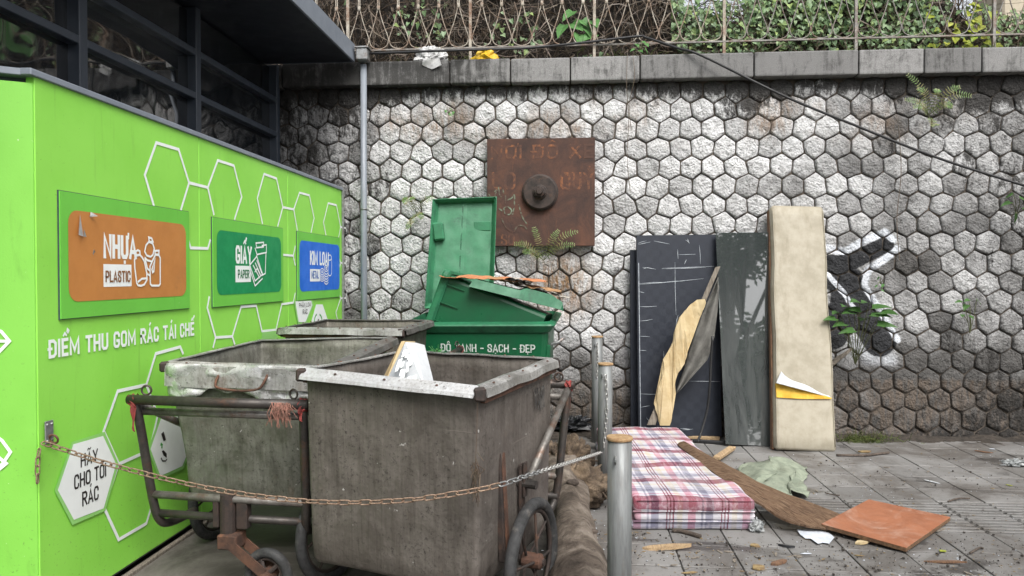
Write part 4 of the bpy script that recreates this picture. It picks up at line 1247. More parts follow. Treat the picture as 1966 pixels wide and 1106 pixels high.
icon(f2, z2, [([(275, 592), (285, 625), (330, 615), (330, 578), (308, 582)], False), ([(280, 570), (317, 566), (317, 588), (283, 592)], True),
    ([(285, 625), (284, 638)], False), ([(328, 617), (325, 716), (308, 726)], False), ([(250, 676), (284, 634), (312, 720), (276, 752)], True),
    ([(248, 690), (276, 776), (312, 740)], False), ([(266, 676), (298, 738)], False), ([(276, 664), (304, 728)], False), ([(284, 652), (308, 716)], False), ([(274, 710), (286, 692), (300, 722)], False)], 0.011)
def ell(cx, cy, rx, ry, n=12, a0=0, a1=2 * pi): return [(cx + rx * cos(a0 + (a1 - a0) * k / n), cy + ry * sin(a0 + (a1 - a0) * k / n)) for k in range(n if a1 - a0 > 6 else n + 1)]
icon(f3, z2, [(ell(636, 640, 8, 13), True), ([(628, 645), (628, 716), (632, 727), (640, 727), (645, 716), (645, 645)], False), (ell(619, 692, 9, 15), True), (ell(599, 708, 9, 16), True), (ell(619, 692, 3, 5), True), (ell(599, 708, 3, 5), True)]
    + [(ell(599, 708 + d, 10, 16, 8, 0.3, pi - 0.3), False) for d in (10, 20, 30)] + [(ell(619, 692 + d, 10, 16, 8, 0.3, pi - 0.3), False) for d in (12, 24, 36, 48, 60)], 0.0085)
lettering('ĐIỂM THU GOM RÁC TÁI CHẾ', (91, 689), (371, 618), M['white_print'], None, 0.18)
# white hexagon stickers
bt.part('hexagon_sticker', patch([(138, 849), (201, 829), (228, 891), (202, 981), (139, 1008), (105, 942)], e=0.0072), M['vinyl_pale'])
hx = bt.part('hexagon_sticker', patch([(141, 853), (198, 837), (223, 891), (199, 976), (142, 998), (111, 941)], e=0.0085), M['white_print'])
lettering('HÃY', (151, 898), (184, 860.5), M['black_print'], hx, 0.14, 0.0098)
lettering('CHO TÔI', (138.5, 941), (200, 888), M['black_print'], hx, 0.14, 0.0098)
lettering('RÁC', (154, 973), (185.5, 931), M['black_print'], hx, 0.14, 0.0098)
bt.part('hexagon_sticker', patch([(284, 862), (308, 797), (352, 790), (372, 850), (352, 900), (306, 921)], e=0.0072), M['vinyl_pale'])
hx = bt.part('hexagon_sticker', patch([(289, 862), (309, 804), (350, 798), (368, 850), (350, 895), (308, 914)], e=0.0085), M['white_print'])
z3 = lambda p: (p[0] / 2.724, 700 + p[1] / 2.724)
bt.part('pictogram', patch([z3(p) for p in ((843, 362), (856, 350), (868, 392), (856, 402))], e=0.0098), M['black_print'], hx)
bt.part('pictogram', patch([z3(p) for p in ((846, 452), (856, 476), (872, 488), (872, 466), (856, 448))], e=0.0098), M['black_print'], hx)
bt.part('pictogram_line', ribbon([z3(p) for p in ((842, 488), (850, 504), (866, 504), (874, 494))], 0.008, e=0.0098), M['black_print'], hx)
bt.part('pictogram', patch([z3(p) for p in ((842, 406), (838, 424), (844, 424), (843, 438), (850, 438), (849, 422), (854, 421))], e=0.0098), M['green_print'], hx)
bt.part('hexagon_sticker', patch([(564, 578), (600, 577), (602, 586), (588, 622), (572, 622)], e=0.0072), M['vinyl_pale'])
hx = bt.part('hexagon_sticker', patch([(567, 578.5), (597.5, 577.5), (599.5, 586), (586.5, 618.5), (573.5, 618.5)], e=0.0085), M['white_print'])
lettering('PHÂN LOẠI', (572, 591), (595, 580), M['black_print'], hx, 0.15, 0.0098)
lettering('RÁC', (579, 604), (588, 593), M['black_print'], hx, 0.15, 0.0098)
hx = bt.part('hexagon_sticker', patch([(607, 584.5), (619.5, 584.5), (630, 616), (622, 650), (604, 650), (598, 616)], e=0.0085), M['white_print'])
bt.part('pictogram_line', ribbon(ell(610.5, 618, 7, 15, 10, 2.4, 4.4), 0.016, e=0.0098), M['green_print'], hx)
bt.part('pictogram_line', ribbon(ell(611.5, 618, 7, 15, 10, 5.0, 7.0), 0.016, e=0.0099), M['green_print'], hx)
bt.part('pictogram', patch([(611, 612), (613, 614), (611.5, 624), (608.5, 624)], e=0.0098), M['black_print'], hx)
bt.part('hexagon_sticker', patch([(504, 638), (529.5, 635), (537, 662), (499, 664)], e=0.0072), M['vinyl_pale'])
# front-panel line graphics at the photograph's left edge
for pts in ([(-30, 628), (2, 636), (18, 655), (-4, 678), (-30, 690)], [(-4, 655), (18, 655)], [(-30, 820), (4, 846), (20, 868), (4, 892), (-30, 905)], [(-10, 872), (12, 890), (-6, 905)]):
    bt.part('front_line_graphic', ribbon(pts, 0.012, plane=plane_front), M['white_print'])
# chipped seams
# hasp plate at the corner that carries the chain
hp = V((BX + 0.012, y0 + 0.05, 0.87))
mb = MB(); mb.box(hp, (0.006, 0.05, 0.10), bevel=0.002); hs = bt.part('hasp', mb, M['zinc_dull'])
for dz in (-0.035, 0.035):
    for dy in (-0.014, 0.014):
        mb = MB(); mb.lathe([(0.006, 0), (0.004, 0.005)], hp + V((0.003, dy, dz)), (1, 0, 0), 8); bt.part('screw', mb, M['zinc_dull'], hs)
mb = MB(); mb.torus(hp + V((0.02, 0.0, -0.03)), 0.02, 0.005, (0, 1, 0.3), 14, 6); bt.part('staple', mb, M['rust'], hs)
# peeled glue spots and a torn bit of film on the orange sign
for (x, y, s) in ((173, 412, 0.02), (160, 447, 0.034), (178, 484, 0.014)):
    q = S(x, y, 0.020); mb = MB()
    for k in range(3):
        a = q + V((0, rg.gauss(0, s), rg.gauss(0, s))); b = q + V((0.012, rg.gauss(0, s), rg.gauss(0, s))); mb.add([q + V((0, 0, -s * 0.5)), a, b], [(0, 1, 2)])
    bt.part('torn_film', mb, M['white_plastic'], f1)

# ================================================================== RUSTED ANCHOR PLATE
PY = 7.13
pl0 = atY(935, 267, PY); pl1 = atY(1142, 472, PY)
rp = Thing('anchor_plate', ((pl0.x + pl1.x) / 2, PY, pl1.z), 'square rusted steel anchor plate bolted flat to the stone wall', 'plate')
mb = MB(); mb.box(((pl0.x + pl1.x) / 2, PY + 0.035, (pl0.z + pl1.z) / 2), (pl1.x - pl0.x, 0.07, pl0.z - pl1.z), bevel=0.003)
rp.part('plate', mb, M['plate'])
c = atY(1037, 370, PY)
mb = MB(); mb.lathe([(0.178, 0), (0.178, 0.02), (0.168, 0.024), (0.168, 0.05), (0.155, 0.062)], c, (0, -1, 0), 40); rp.part('washer_disc', mb, M['rust_dark'])
mb = MB(); mb.lathe([(0.072, 0.06), (0.070, 0.075), (0.062, 0.08)], c, (0, -1, 0), 20); mb.lathe([(0.058, 0.078), (0.058, 0.115), (0.05, 0.12)], c, (0, -1, 0), 6); mb.lathe([(0.032, 0.11), (0.032, 0.155), (0.026, 0.162)], c, (0, -1, 0), 16); rp.part('nut', mb, M['rust_dark'])
def plate_text(s, x0, x1, yb, yt, mat, bold=0.15, e=0.002):
    a = atY(x0, yb, PY - e); b = atY(x1, yt, PY - e)
    for i in range(s.count(' ') + 1):
        rp.part('faded_lettering', text_mb(s, lambda x, y, l: V((a.x + x, PY - e - l, a.z + y)), b.x - a.x, b.z - a.z, bold, i), mat)
plate_text('NƠI ĐỖ XE', 942, 1140, 306, 276, M['rust_letters'], 0.15)
plate_text('LO', 944, 990, 364, 330, M['rust_letters'], 0.15)
plate_text('QUÝ', 1076, 1140, 364, 330, M['rust_letters'], 0.15)
plate_text('SỐ', 962, 988, 471, 449, M['rust_letters'], 0.15)
def plate_line(pts, w, e):
    P = [atY(x, y, PY - e) for x, y in pts]; P = bez(P, 4)
    mb = MB(); L = []
    for i, p in enumerate(P):
        d = (P[min(i + 1, len(P) - 1)] - P[max(i - 1, 0)]).normalized(); n_ = V((-d.z, 0, d.x)) * w / 2
        L += [p + n_, p - n_]
    mb.add(L, [(2 * i, 2 * i + 1, 2 * i + 3, 2 * i + 2) for i in range(len(P) - 1)])
    rp.part('spray_scribble', mb, M['chalk'])
zp = lambda x, y: (900 + x / 4.608, 250 + y / 4.608)
for i, pts in enumerate(([(170, 565), (190, 580)], [(225, 545), (250, 530), (230, 580), (245, 620)], [(262, 500), (275, 580), (290, 590)], [(300, 520), (310, 560)], [(325, 575), (325, 650)], [(335, 620), (380, 600), (405, 575), (400, 690), (375, 780)],
    [(310, 690), (345, 680), (380, 710), (360, 745), (320, 735), (310, 690)], [(440, 655), (475, 770), (515, 830)], [(262, 690), (300, 715)], [(290, 780), (330, 860), (375, 895)], [(400, 900), (430, 850), (480, 845), (515, 875)])):
    plate_line([zp(*p) for p in pts], 0.013, 0.003 + 0.0002 * i)

# ================================================================== HANDCARTS
def rrect(hw, hl, r, nside=9, nc=4):
    pts = []
    for (sx, sy, t0) in ((1, -1, -pi / 2), (1, 1, 0), (-1, 1, pi / 2), (-1, -1, pi)):
        cx, cy = sx * (hw - r), sy * (hl - r)
        for k in range(nc):
            t = t0 + pi / 2 * k / (nc - 1)
            pts.append(V((cx + r * cos(t), cy + r * sin(t))))
        # straight run to the next corner
        t = t0 + pi / 2
        nx = {0: (1, 1), 1: (-1, 1), 2: (-1, -1), 3: (1, -1)}[[(1, -1), (1, 1), (-1, 1), (-1, -1)].index((sx, sy))]
        e = V((cx + r * cos(t), cy + r * sin(t)))
        c2 = V((nx[0] * (hw - r), nx[1] * (hl - r)))
        s2 = V((c2.x + r * cos(t), c2.y + r * sin(t)))
        for k in range(1, nside):
            pts.append(e.lerp(s2, k / nside))
    return pts
def wheel(T, c, R, r, axis, parent_name='wheel', spokes=8, hubr=0.035, matT=None, roll=0.0):
    axis = V(axis).normalized()
    mb = MB(); mb.torus(c, R - r, r, axis, 40, 10)
    w = T.part(parent_name, mb, M['rubber'], smooth=True, local=True)
    mb = MB(); mb.torus(c, R - 2 * r - 0.004, 0.011, axis, 36, 6); T.part('rim', mb, M['rust_dark'], w, True, local=True)
    a = axis.orthogonal().normalized(); b = axis.cross(a)
    mb = MB()
    for k in range(spokes):
        t = 2 * pi * k / spokes + roll
        d = a * cos(t) + b * sin(t)
        sg = 0.022 if k % 2 else -0.022
        mb.tube([V(c) + axis * sg + d * hubr * 0.7, V(c) + d * (R - 2 * r - 0.002)], 0.0065 if R > 0.2 else 0.011, 6)
    T.part('spokes', mb, M['rust_dark'], w, local=True)
    mb = MB(); mb.lathe([(0.012, -0.055), (hubr, -0.04), (hubr, 0.04), (0.014, 0.055), (0.014, 0.075)], c, axis, 14); T.part('hub', mb, M['rust'], w, local=True)
    return w
def make_cart(label, loc, rotz, W, L, zt, dz, mats, zb=0.31, dents=0.008, seed=0.0, rims=None, taper=0.045, tilt=(0, 0), wheels=True, caster=True, handle=True, wheel_off=(0.055, 0.055), axle_y=0.0, group='metal refuse handcarts'):
    """local axes: x across, y along, the handle at the -y end; dz: rim height changes at (-x,-y), (+x,-y), (+x,+y), (-x,+y)."""
    T = Thing('refuse_handcart', loc, label, 'handcart', group, rot=(tilt[0], tilt[1], rotz))
    hw, hl = W / 2, L / 2
    def warp(u, v):      # bilinear rim height
        a = (u / hw + 1) / 2; b = (v / hl + 1) / 2
        return dz[0] * (1 - a) * (1 - b) + dz[1] * a * (1 - b) + dz[2] * a * b + dz[3] * (1 - a) * b
    def dent(p, amp):
        q = V((p.x * 3.2, p.y * 3.2, p.z * 2.6)) + V((seed, seed, seed))
        k = noise.noise(q) + 0.5 * noise.noise(q * 2.7) + 0.35 * max(0, noise.noise(q * 1.3 + V((5, 5, 5)))) * 2
        return amp * k
    NZ = 14
    ring_n = None; vs = []; fs = []
    def ring(t, inset, bottom=False):
        k = taper * (1 - t)
        zz = zb + (zt - zb) * t
        rc = 0.03 - 0.014 * t
        pts = rrect(hw - k - inset, hl - k - inset, max(0.012, rc - inset), 9, 4)
        out = []
        for p in pts:
            z = zz + warp(p.x, p.y) * t
            d = dent(V((p.x, p.y, z)), dents)
            n2 = V((p.x / hw, p.y / hl))
            if abs(n2.x) > abs(n2.y): q = V((p.x + d * (1 if p.x > 0 else -1), p.y, z))
            else: q = V((p.x, p.y + d * (1 if p.y > 0 else -1), z))
            out.append(q)
        return out
    rings = []
    fl = ring(0, 0.06); rings.append([V((p.x, p.y, zb - 0.0)) for p in fl])
    fl = ring(0, 0.02); rings.append([V((p.x, p.y, zb + 0.008)) for p in fl])
    fl = ring(0, 0.004); rings.append([V((p.x, p.y, zb + 0.03)) for p in fl])
    for i in range(1, NZ + 1): rings.append(ring(0.05 + 0.95 * i / NZ, 0))
    for i in range(NZ, -1, -1): rings.append(ring(0.06 + 0.94 * i / NZ, 0.007))
    n = len(rings[0])
    for r_ in rings: vs += r_
    for k in range(len(rings) - 1):
        for i in range(n):
            j = (i + 1) % n
            fs.append((k * n + i, k * n + j, (k + 1) * n + j, (k + 1) * n + i))
    fs.append(tuple(reversed(range(n))))
    fs.append(tuple((len(rings) - 1) * n + i for i in range(n)))
    mb = MB(); mb.add(vs, fs)
    T.part('bin_body', mb, mats['body'], smooth=True, local=True)
    # rim strips: bent sheet folded over the edge, each side its own piece
    cor = {k: V((sx * hw, sy * hl, zt + d)) for k, (sx, sy, d) in enumerate(((-1, -1, dz[0]), (1, -1, dz[1]), (1, 1, dz[2]), (-1, 1, dz[3])))}
    rm = rims or {}
    for k in range(4):
        a, b = cor[k], cor[(k + 1) % 4]
        d = (b - a).normalized(); outw = V((d.y, -d.x, 0))
        sp = rm.get(k, {})
        wd = sp.get('w', 0.05); drop = sp.get('drop', 0.012); fl_ = sp.get('flange', 0.03); m_ = sp.get('mat', mats['rim']); ext = sp.get('ext', (0.0, 0.0))
        prof = [(-0.018, 0.010), (0.0, 0.012), (wd, 0.010 - drop), (wd + 0.006, 0.006 - drop - fl_), (wd + 0.001, 0.006 - drop - fl_), (wd - 0.005, 0.004 - drop), (0.002, 0.004), (-0.018, 0.004)]
        Ns = 14; mb = MB(); V_ = []; F_ = []
        for i in range(Ns + 1):
            s_ = -ext[0] + (b - a).length * i / Ns * (1 + (ext[0] + ext[1]) / (b - a).length)
            base = a + d * s_
            for (o_, h_) in prof:
                p = base + outw * o_ + V((0, 0, h_))
                wv = (nz((p.x * 5, p.y * 5, seed)) * 0.005 * (1 + 1.0 * (o_ > 0.01)) + nz((p.x * 22, p.y * 22, seed)) * 0.002) * sp.get('wave', 1.0)
                V_.append(p + V((0, 0, wv)) + outw * wv * 0.5)
        m = len(prof)
        for i in range(Ns):
            for q in range(m):
                F_.append((i * m + q, i * m + (q + 1) % m, (i + 1) * m + (q + 1) % m, (i + 1) * m + q))
        F_.append(tuple(range(m))); F_.append(tuple(reversed([Ns * m + q for q in range(m)])))
        mb.add(V_, F_)
        ro = T.part('rim', mb, m_, local=True)
        nr = sp.get('rivets', 5)
        for i in range(nr):
            q = a.lerp(b, (i + 0.7) / (nr + 0.4)) + outw * wd * 0.5 + V((0, 0, 0.014 - drop * 0.5))
            m2 = MB(); m2.lathe([(0.007, 0), (0.005, 0.004), (0.002, 0.005)], q, (0, 0, 1), 8); T.part('rivet', m2, M['rust'], ro, local=True)
        if sp.get('batten', True):
            m2 = MB(); q = (a + b) / 2 + outw * 0.016 + V((0, 0, -0.035)); ang = math.atan2(d.y, d.x)
            m2.box(q, ((b - a).length - 0.02, 0.026, 0.05), Euler((0, -math.asin(max(-1, min(1, d.z))), ang)), 0.003)
            T.part('rim_batten', m2, M['rust'] if k % 2 else M['rust_dark'], local=True)
    # corner clips
    for k in range(4):
        mb = MB(); c = cor[k] + V((0.012 if cor[k].x > 0 else -0.012, 0.012 if cor[k].y > 0 else -0.012, -0.02)); mb.box(c, (0.045, 0.045, 0.055), Euler((0, 0, 0.5)), 0.008, 0.004)
        T.part('corner_clip', mb, M['rust_dark'], local=True)
    # running gear
    wxs = {-1: hw + wheel_off[0], 1: hw + wheel_off[1]}
    R = 0.275
    if wheels:
        for sx in (-1, 1):
            wheel(T, V((sx * wxs[sx], axle_y, R)), R, 0.027, (1, 0, 0), 'wheel', 8, 0.035, roll=0.35 + sx)
        mb = MB(); mb.tube([(-wxs[-1] - 0.06, axle_y, R), (wxs[1] + 0.06, axle_y, R)], 0.016, 10); T.part('axle', mb, M['rust_dark'], local=True)
        for sx in (-1, 1):
            mb = MB(); mb.box((sx * (hw + 0.012), axle_y - 0.05, 0.46), (0.014, 0.05, 0.46), bevel=0.003); mb.box((sx * (hw + 0.028), axle_y - 0.05, 0.62), (0.012, 0.035, 0.16), bevel=0.003)
            T.part('side_post', mb, M['rust_dark'], local=True)
            mb = MB(); mb.tube([(sx * (hw - 0.01), axle_y - 0.05, 0.60), (sx * (hw + 0.085), axle_y - 0.05, 0.60)], 0.02, 10); T.part('stub_tube', mb, M['tube_dark'], local=True)
    if handle:
        hy = -hl - 0.27; hx = hw - 0.005
        mb = MB(); mb.tube([(-hx - 0.03, hy, 0.955), (0, hy - 0.004, 0.952), (hx + 0.03, hy, 0.955)], 0.0235, 14)
        hb = T.part('handle_bar', mb, M['tube_dark'], smooth=True, local=True)
        mb = MB(); mb.tube([(-hx + 0.02, hy + 0.04, 0.892), (hx - 0.0, hy + 0.04, 0.892)], 0.018, 12); T.part('handle_crossbar', mb, M['tube_grey'], smooth=True, local=True)
        for sx in (-1, 1):
            pts = [(sx * hx, hy + 0.01, 0.945), (sx * (hx - 0.01), hy + 0.045, 0.75), (sx * (hx - 0.025), hy + 0.09, 0.47), (sx * (hx - 0.04), hy + 0.12, 0.345), (sx * (hx - 0.055), hy + 0.19, 0.305), (sx * (hx - 0.06), -hl + 0.12, 0.30)]
            mb = MB(); mb.tube(bez(pts, 5), 0.021, 12); T.part('side_tube', mb, M['tube_dark'], smooth=True, local=True)
            mb = MB(); mb.tube([(sx * hx, hy + 0.005, 0.94), (sx * (hw + 0.035), axle_y - 0.08, 0.61)], 0.019, 10); T.part('brace_tube', mb, M['tube_grey'] if sx < 0 else M['tube_dark'], smooth=True, local=True)
            mb = MB(); mb.torus((sx * (hx - 0.05), hy + 0.02, 0.998), 0.022, 0.005, (0.3 * sx, 1, 0), 18, 6); T.part('ring_hook', mb, M['tube_dark'], hb, True, local=True)
            mb = MB()
            def cloth(u, v, sx=sx):
                a = 2 * pi * u; r_ = 0.027 + 0.006 * sin(5 * a + 9 * v) + 0.004 * nz((a, v * 3, seed))
                return (sx * (hx + 0.005 + 0.035 * (v - 0.5)), hy + 0.006 + r_ * cos(a), 0.95 + r_ * sin(a))
            mb.grid(cloth, 20, 5); T.part('cloth_tie', mb, M['red_cloth'], hb, local=True)
            mb = MB()
            mb.grid(lambda u, v, sx=sx: (sx * (hx - 0.002) + 0.012 * (u - .5) * (1 + v), hy - 0.012 - 0.01 * sin(4 * u + 5 * v), 0.935 - (0.12 if sx < 0 else 0.05) * v * (0.8 + 0.3 * u)), 4, 6, thick=0.003)
            T.part('cloth_tail', mb, M['red_cloth'], hb, local=True)
        for z, yy in ((0.475, hy + 0.09), (0.375, hy + 0.115)):
            mb = MB(); mb.tube([(-hx + 0.02, yy, z), (0, yy + 0.004, z - 0.006), (hx - 0.02, yy, z - 0.004)], 0.0195, 10); T.part('lower_crossbar', mb, M['tube_grey'] if z > 0.4 else M['tube_dark'], smooth=True, local=True)
    if caster:
        cy = -hl - 0.175
        mb = MB(); mb.tube([(0.0, cy, 0.30), (0.0, cy, 0.495)], 0.038, 14); mb.box((0.075, cy + 0.01, 0.405), (0.055, 0.05, 0.15), bevel=0.004); mb.box((-0.06, cy + 0.01, 0.405), (0.03, 0.05, 0.15), bevel=0.004)
        T.part('steering_tube', mb, M['rust_dark'], local=True)
        mb = MB(); mb.box((0.02, cy - 0.005, 0.275), (0.10, 0.10, 0.07), bevel=0.006)
        d = V((0.20, -0.03, -0.125))
        for off in (-0.045, 0.045):
            p = V((0.02, cy + off, 0.275)); q = p + d
            n_ = V((0.125, 0, 0.20)).normalized() * 0.024
            mb.hexa([p - n_ + V((0, -0.004, 0)), p - n_ + V((0, 0.004, 0)), q - n_ + V((0, 0.004, 0)), q - n_ + V((0, -0.004, 0)), p + n_ + V((0, -0.004, 0)), p + n_ + V((0, 0.004, 0)), q + n_ + V((0, 0.004, 0)), q + n_ + V((0, -0.004, 0))])
        T.part('caster_fork', mb, M['rust'], local=True)
        c = V((0.02, cy, 0.275)) + d; c.z = 0.128
        wheel(T, c, 0.128, 0.024, (0.12, 1, 0), 'caster_wheel', 5, 0.034)
    return T

# nearest cart
cartA = make_cart('nearest grey sheet-metal refuse handcart with a bright bent front rim', (-0.642, 3.454, 0), pi - radians(19.4), 0.872, 0.834, 1.09, (0.03, 0.03, 0.03, 0.0),
                  {'body': M['sheet_near'], 'rim': M['rim_grey']}, seed=1.3, dents=0.007, taper=0.012, zb=0.235, wheel_off=(0.085, 0.135),
                  rims={2: {'mat': M['rim_bright'], 'w': 0.045, 'drop': 0.028, 'flange': 0.010, 'batten': False, 'wave': 0.5, 'rivets': 3}, 0: {'mat': M['rim_grey']}, 1: {'mat': M['rim_grey'], 'w': 0.035}, 3: {'mat': M['rim_grey'], 'w': 0.035}}, axle_y=0.05)
# dark strip painted in for the shaded gap, brown slat, and lettering on its right side (local -x after the half turn)
for (y, w, m_, nm) in ((0.20, 0.02, 'rust_dark', 'side_slat_and_gap'), (0.165, 0.03, 'rust', 'side_slat_and_gap')):
    mb = MB(); mb.box((-0.872 / 2 + 0.012, y, 0.68), (0.03, w, 0.74), Euler((0, radians(3.2), 0)), 0.003); cartA.part(nm, mb, M[m_], local=True)
a = (-0.02, -0.25)
cartA.part('lettering', text_mb('VAR', lambda x, y, l: V((-0.872 / 2 - 0.009 - l, -0.16 - x, 0.90 + y)), 0.13, 0.11, 0.13), M['black_letters'], local=True)
# dry roots caught at the front corner
rr = random.Random(9)
mb = MB()
cb = cartA.M @ V((-0.872 / 2 - 0.005, 0.834 / 2 + 0.012, 0))
for i in range(26):
    p = V((cb.x - 0.01 + rr.gauss(0, 0.010), cb.y - 0.018 + rr.gauss(0, 0.006), rr.uniform(0.70, 0.84)))
    q = p + V((rr.gauss(0, 0.012), rr.gauss(0, 0.008), -rr.uniform(0.03, 0.09)))
    mb.tube([p, (p + q) / 2 + V((rr.gauss(0, 0.01), 0, 0)), q], 0.0016, 3, caps=False)
mb.tube([(cb.x, cb.y - 0.012, 1.07), (cb.x - 0.004, cb.y - 0.014, 0.9), (cb.x - 0.01, cb.y - 0.016, 0.78)], 0.0014, 4)
solo('dry_root_tuft', mb, M['twig'], 'dry straw-coloured root tuft hanging on the nearest cart corner', 'roots')

# left cart; rim heights at its corners come from the sight lines of its bent rim
CB_DZ = []
for (lx, ly, py_) in ((-0.43, -0.475, 697), (0.43, -0.475, 707), (0.43, 0.475, 650), (-0.43, 0.475, 655)):
    w_ = Matrix.Translation((-1.594, 4.03, 0)) @ Euler((0, 0, radians(-4.5))).to_matrix().to_4x4() @ V((lx, ly, 0))
    CB_DZ.append(1.55 - (py_ - 528) * (w_.dot(FH)) / F_PX - 1.11)
print('CB', CB_DZ)
cartB = make_cart('dented silver refuse handcart with its handle toward the chain, beside the green booth', (-1.594, 4.03, 0), radians(-4.5), 0.86, 0.95, 1.11, CB_DZ,
                  {'body': M['sheet_left'], 'rim': M['rim_grey']}, seed=4.4, dents=0.014, taper=0.075, zb=0.35,
                  rims={0: {'mat': M['rim_grey'], 'w': 0.03, 'drop': 0.02, 'flange': 0.10, 'batten': False}, 1: {'mat': M['rim_dark'], 'ext': (0.0, 0.03)}, 2: {'mat': M['rim_grey'], 'w': 0.02}, 3: {'mat': M['rim_grey'], 'w': 0.02}}, axle_y=0.06)
mb = MB()
def crumpled_skin(u, v):
    x = -0.42 + 0.84 * u
    low = 0.17 + 0.035 * sin(9 * u + 1) + 0.05 * nz((u * 9, 0, 2)) - 0.06 * abs(u - 0.5)
    z = 1.10 - low * v
    y = -0.475 - 0.024 - 0.030 * nz((u * 4, v * 2.2, 3)) - 0.022 * abs(nz((u * 9, v * 4, 8))) + 0.010 * v
    return (x, y, z)
mb.grid(crumpled_skin, 36, 12, thick=0.003)
cartB.part('crumpled_skin', mb, M['skin'], smooth=True, local=True)
mb = MB(); mb.tube(bez([(-0.13, -0.50, 1.055), (-0.135, -0.53, 1.01), (-0.115, -0.535, 0.985), (0, -0.537, 0.975), (0.095, -0.535, 0.985), (0.125, -0.53, 1.02), (0.13, -0.50, 1.055)], 4), 0.0065, 8)
cartB.part('lift_handle', mb, M['rust'], smooth=True, local=True)
# string tied on its handle
mb = MB()
hy = -0.475 - 0.27
for i in range(90):
    x = 0.335 + rr.gauss(0, 0.02); p = V((x, hy + rr.uniform(-0.03, 0.0), 0.965)); q = p + V((rr.gauss(0, 0.02), -rr.uniform(0, 0.02), -rr.uniform(0.03, 0.12)))
    mb.tube([p, (p + q) / 2 + V((rr.gauss(0, 0.008), -0.012, 0)), q], 0.0018, 3, caps=False)
cartB.part('string_tie', mb, M['pink_string'], local=True)

# far cart, its handle to the right
cartC = make_cart('rear dark refuse handcart with a green string on its handle', (-1.60, 5.45, 0), radians(87), 0.80, 0.86, 1.165, (0, 0.01, 0.01, 0.0),
                  {'body': M['sheet_far'], 'rim': M['rim_dark']}, seed=7.9, dents=0.006, rims={3: {'mat': M['rim_grey'], 'w': 0.045, 'ext': (0.02, 0.03)}, 0: {'mat': M['rim_dark'], 'w': 0.05}}, caster=False)
mb = MB()
hc = cartC.M @ V((-0.36, -0.43 - 0.24, 0.96))
for i in range(110):
    p = hc + V((rr.gauss(0, 0.012), rr.gauss(0, 0.012), 0.03)); d = V((rr.gauss(0.4, 0.6), rr.gauss(-0.3, 0.5), rr.gauss(-0.1, 0.6))).normalized()
    mb.tube([p, p + d * 0.04, p + d * rr.uniform(0.06, 0.1) + V((0, 0, -0.02))], 0.0018, 3, caps=False)
cartC.part('string_tie', mb, M['green_string'])

# foam slab standing in the nearest cart
P = lambda x, y, d: atD(x, y, d)
mb = MB()
quad = [P(735, 745, 3.30), P(778, 657, 3.45), P(796, 662, 3.47), P(816, 745, 3.34)]
back = V((0.03, 0.09, -0.01))
fo = Thing('foam_slab', quad[0], 'yellow-edged white foam slab sticking up out of the nearest cart', 'foam')
low = [quad[0] + V((-0.05, -0.02, -0.45)), quad[3] + V((0.05, 0, -0.45))]
mb.prism([low[0], quad[0], quad[1], quad[2], quad[3], low[1]], back)
fo.part('slab', mb, M['foam_white'])
ed = (quad[1] - low[0]).normalized()
mb = MB(); nrm = V((0.25, -0.97, 0)); side = V((-0.024, 0.006, 0))
mb.prism([low[0] + side, quad[0] + side, quad[1] + side * 0.8 + V((0, 0, 0.004)), quad[1] + V((0.0, 0, 0.006)), quad[0], low[0]], back)
fo.part('yellowed_edge', mb, M['foam_yellow'])
nr = (quad[1] - quad[0]).cross(quad[3] - quad[0]).normalized()
if nr.y > 0: nr = -nr
for i in range(16):
    u = rr.uniform(0.15, 0.85); v = rr.uniform(0.05, 0.8)
    b0 = quad[0].lerp(quad[3], u); t0_ = quad[1].lerp(quad[2], u); p = b0.lerp(t0_, v) + nr * 0.003
    ax = (t0_ - b0).normalized() * rr.uniform(0.015, 0.03); ay = V((0.02, 0.004, 0.008)) * rr.uniform(0.25, 0.5)
    mb = MB(); mb.add([p - ax - ay, p + ax - ay, p + ax + ay, p - ax + ay], [(0, 1, 2, 3)]); fo.part('print_mark', mb, M['white_print'])

# ================================================================== GREEN WHEELED BINS
def tapered(hw0, hl0, hw1, hl1, z0, z1, r=0.05, n=6, inset=0.0):
    return [[V((p.x, p.y, z0 + (z1 - z0) * k / n)) for p in rrect(hw0 + (hw1 - hw0) * k / n - inset, hl0 + (hl1 - hl0) * k / n - inset, r, 5, 4)] for k in range(n + 1)]
def loft(mb, rings, cap0=True, cap1=True):
    n = len(rings[0]); b = len(mb.v)
    vs = [p for r_ in rings for p in r_]; fs = []
    for k in range(len(rings) - 1):
        for i in range(n):
            j = (i + 1) % n
            fs.append((k * n + i, k * n + j, (k + 1) * n + j, (k + 1) * n + i))
    if cap0: fs.append(tuple(reversed(range(n))))
    if cap1: fs.append(tuple((len(rings) - 1) * n + i for i in range(n)))
    mb.add(vs, fs)
bc = atD(930, 700, 6.45)
BR = radians(4.57 - 8)
big = Thing('wheeled_waste_bin', (bc.x, bc.y, 0), 'large dark green wheeled waste bin with white lettering and an upright lid', 'waste bin', rotz=BR)
ZT = 1.13
mb = MB(); loft(mb, tapered(0.55, 0.30, 0.60, 0.36, 0.20, ZT - 0.05) + list(reversed(tapered(0.54, 0.29, 0.585, 0.345, 0.24, ZT - 0.05))))
sl = lambda p: V((p.x, p.y, p.z + (0.05 * (p.y + 0.36) / 0.72 + 0.012 * p.x if p.z > 0.9 else 0)))
mb.deform(sl)
big.part('body', mb, M['bin_green'], local=True)
mb = MB()
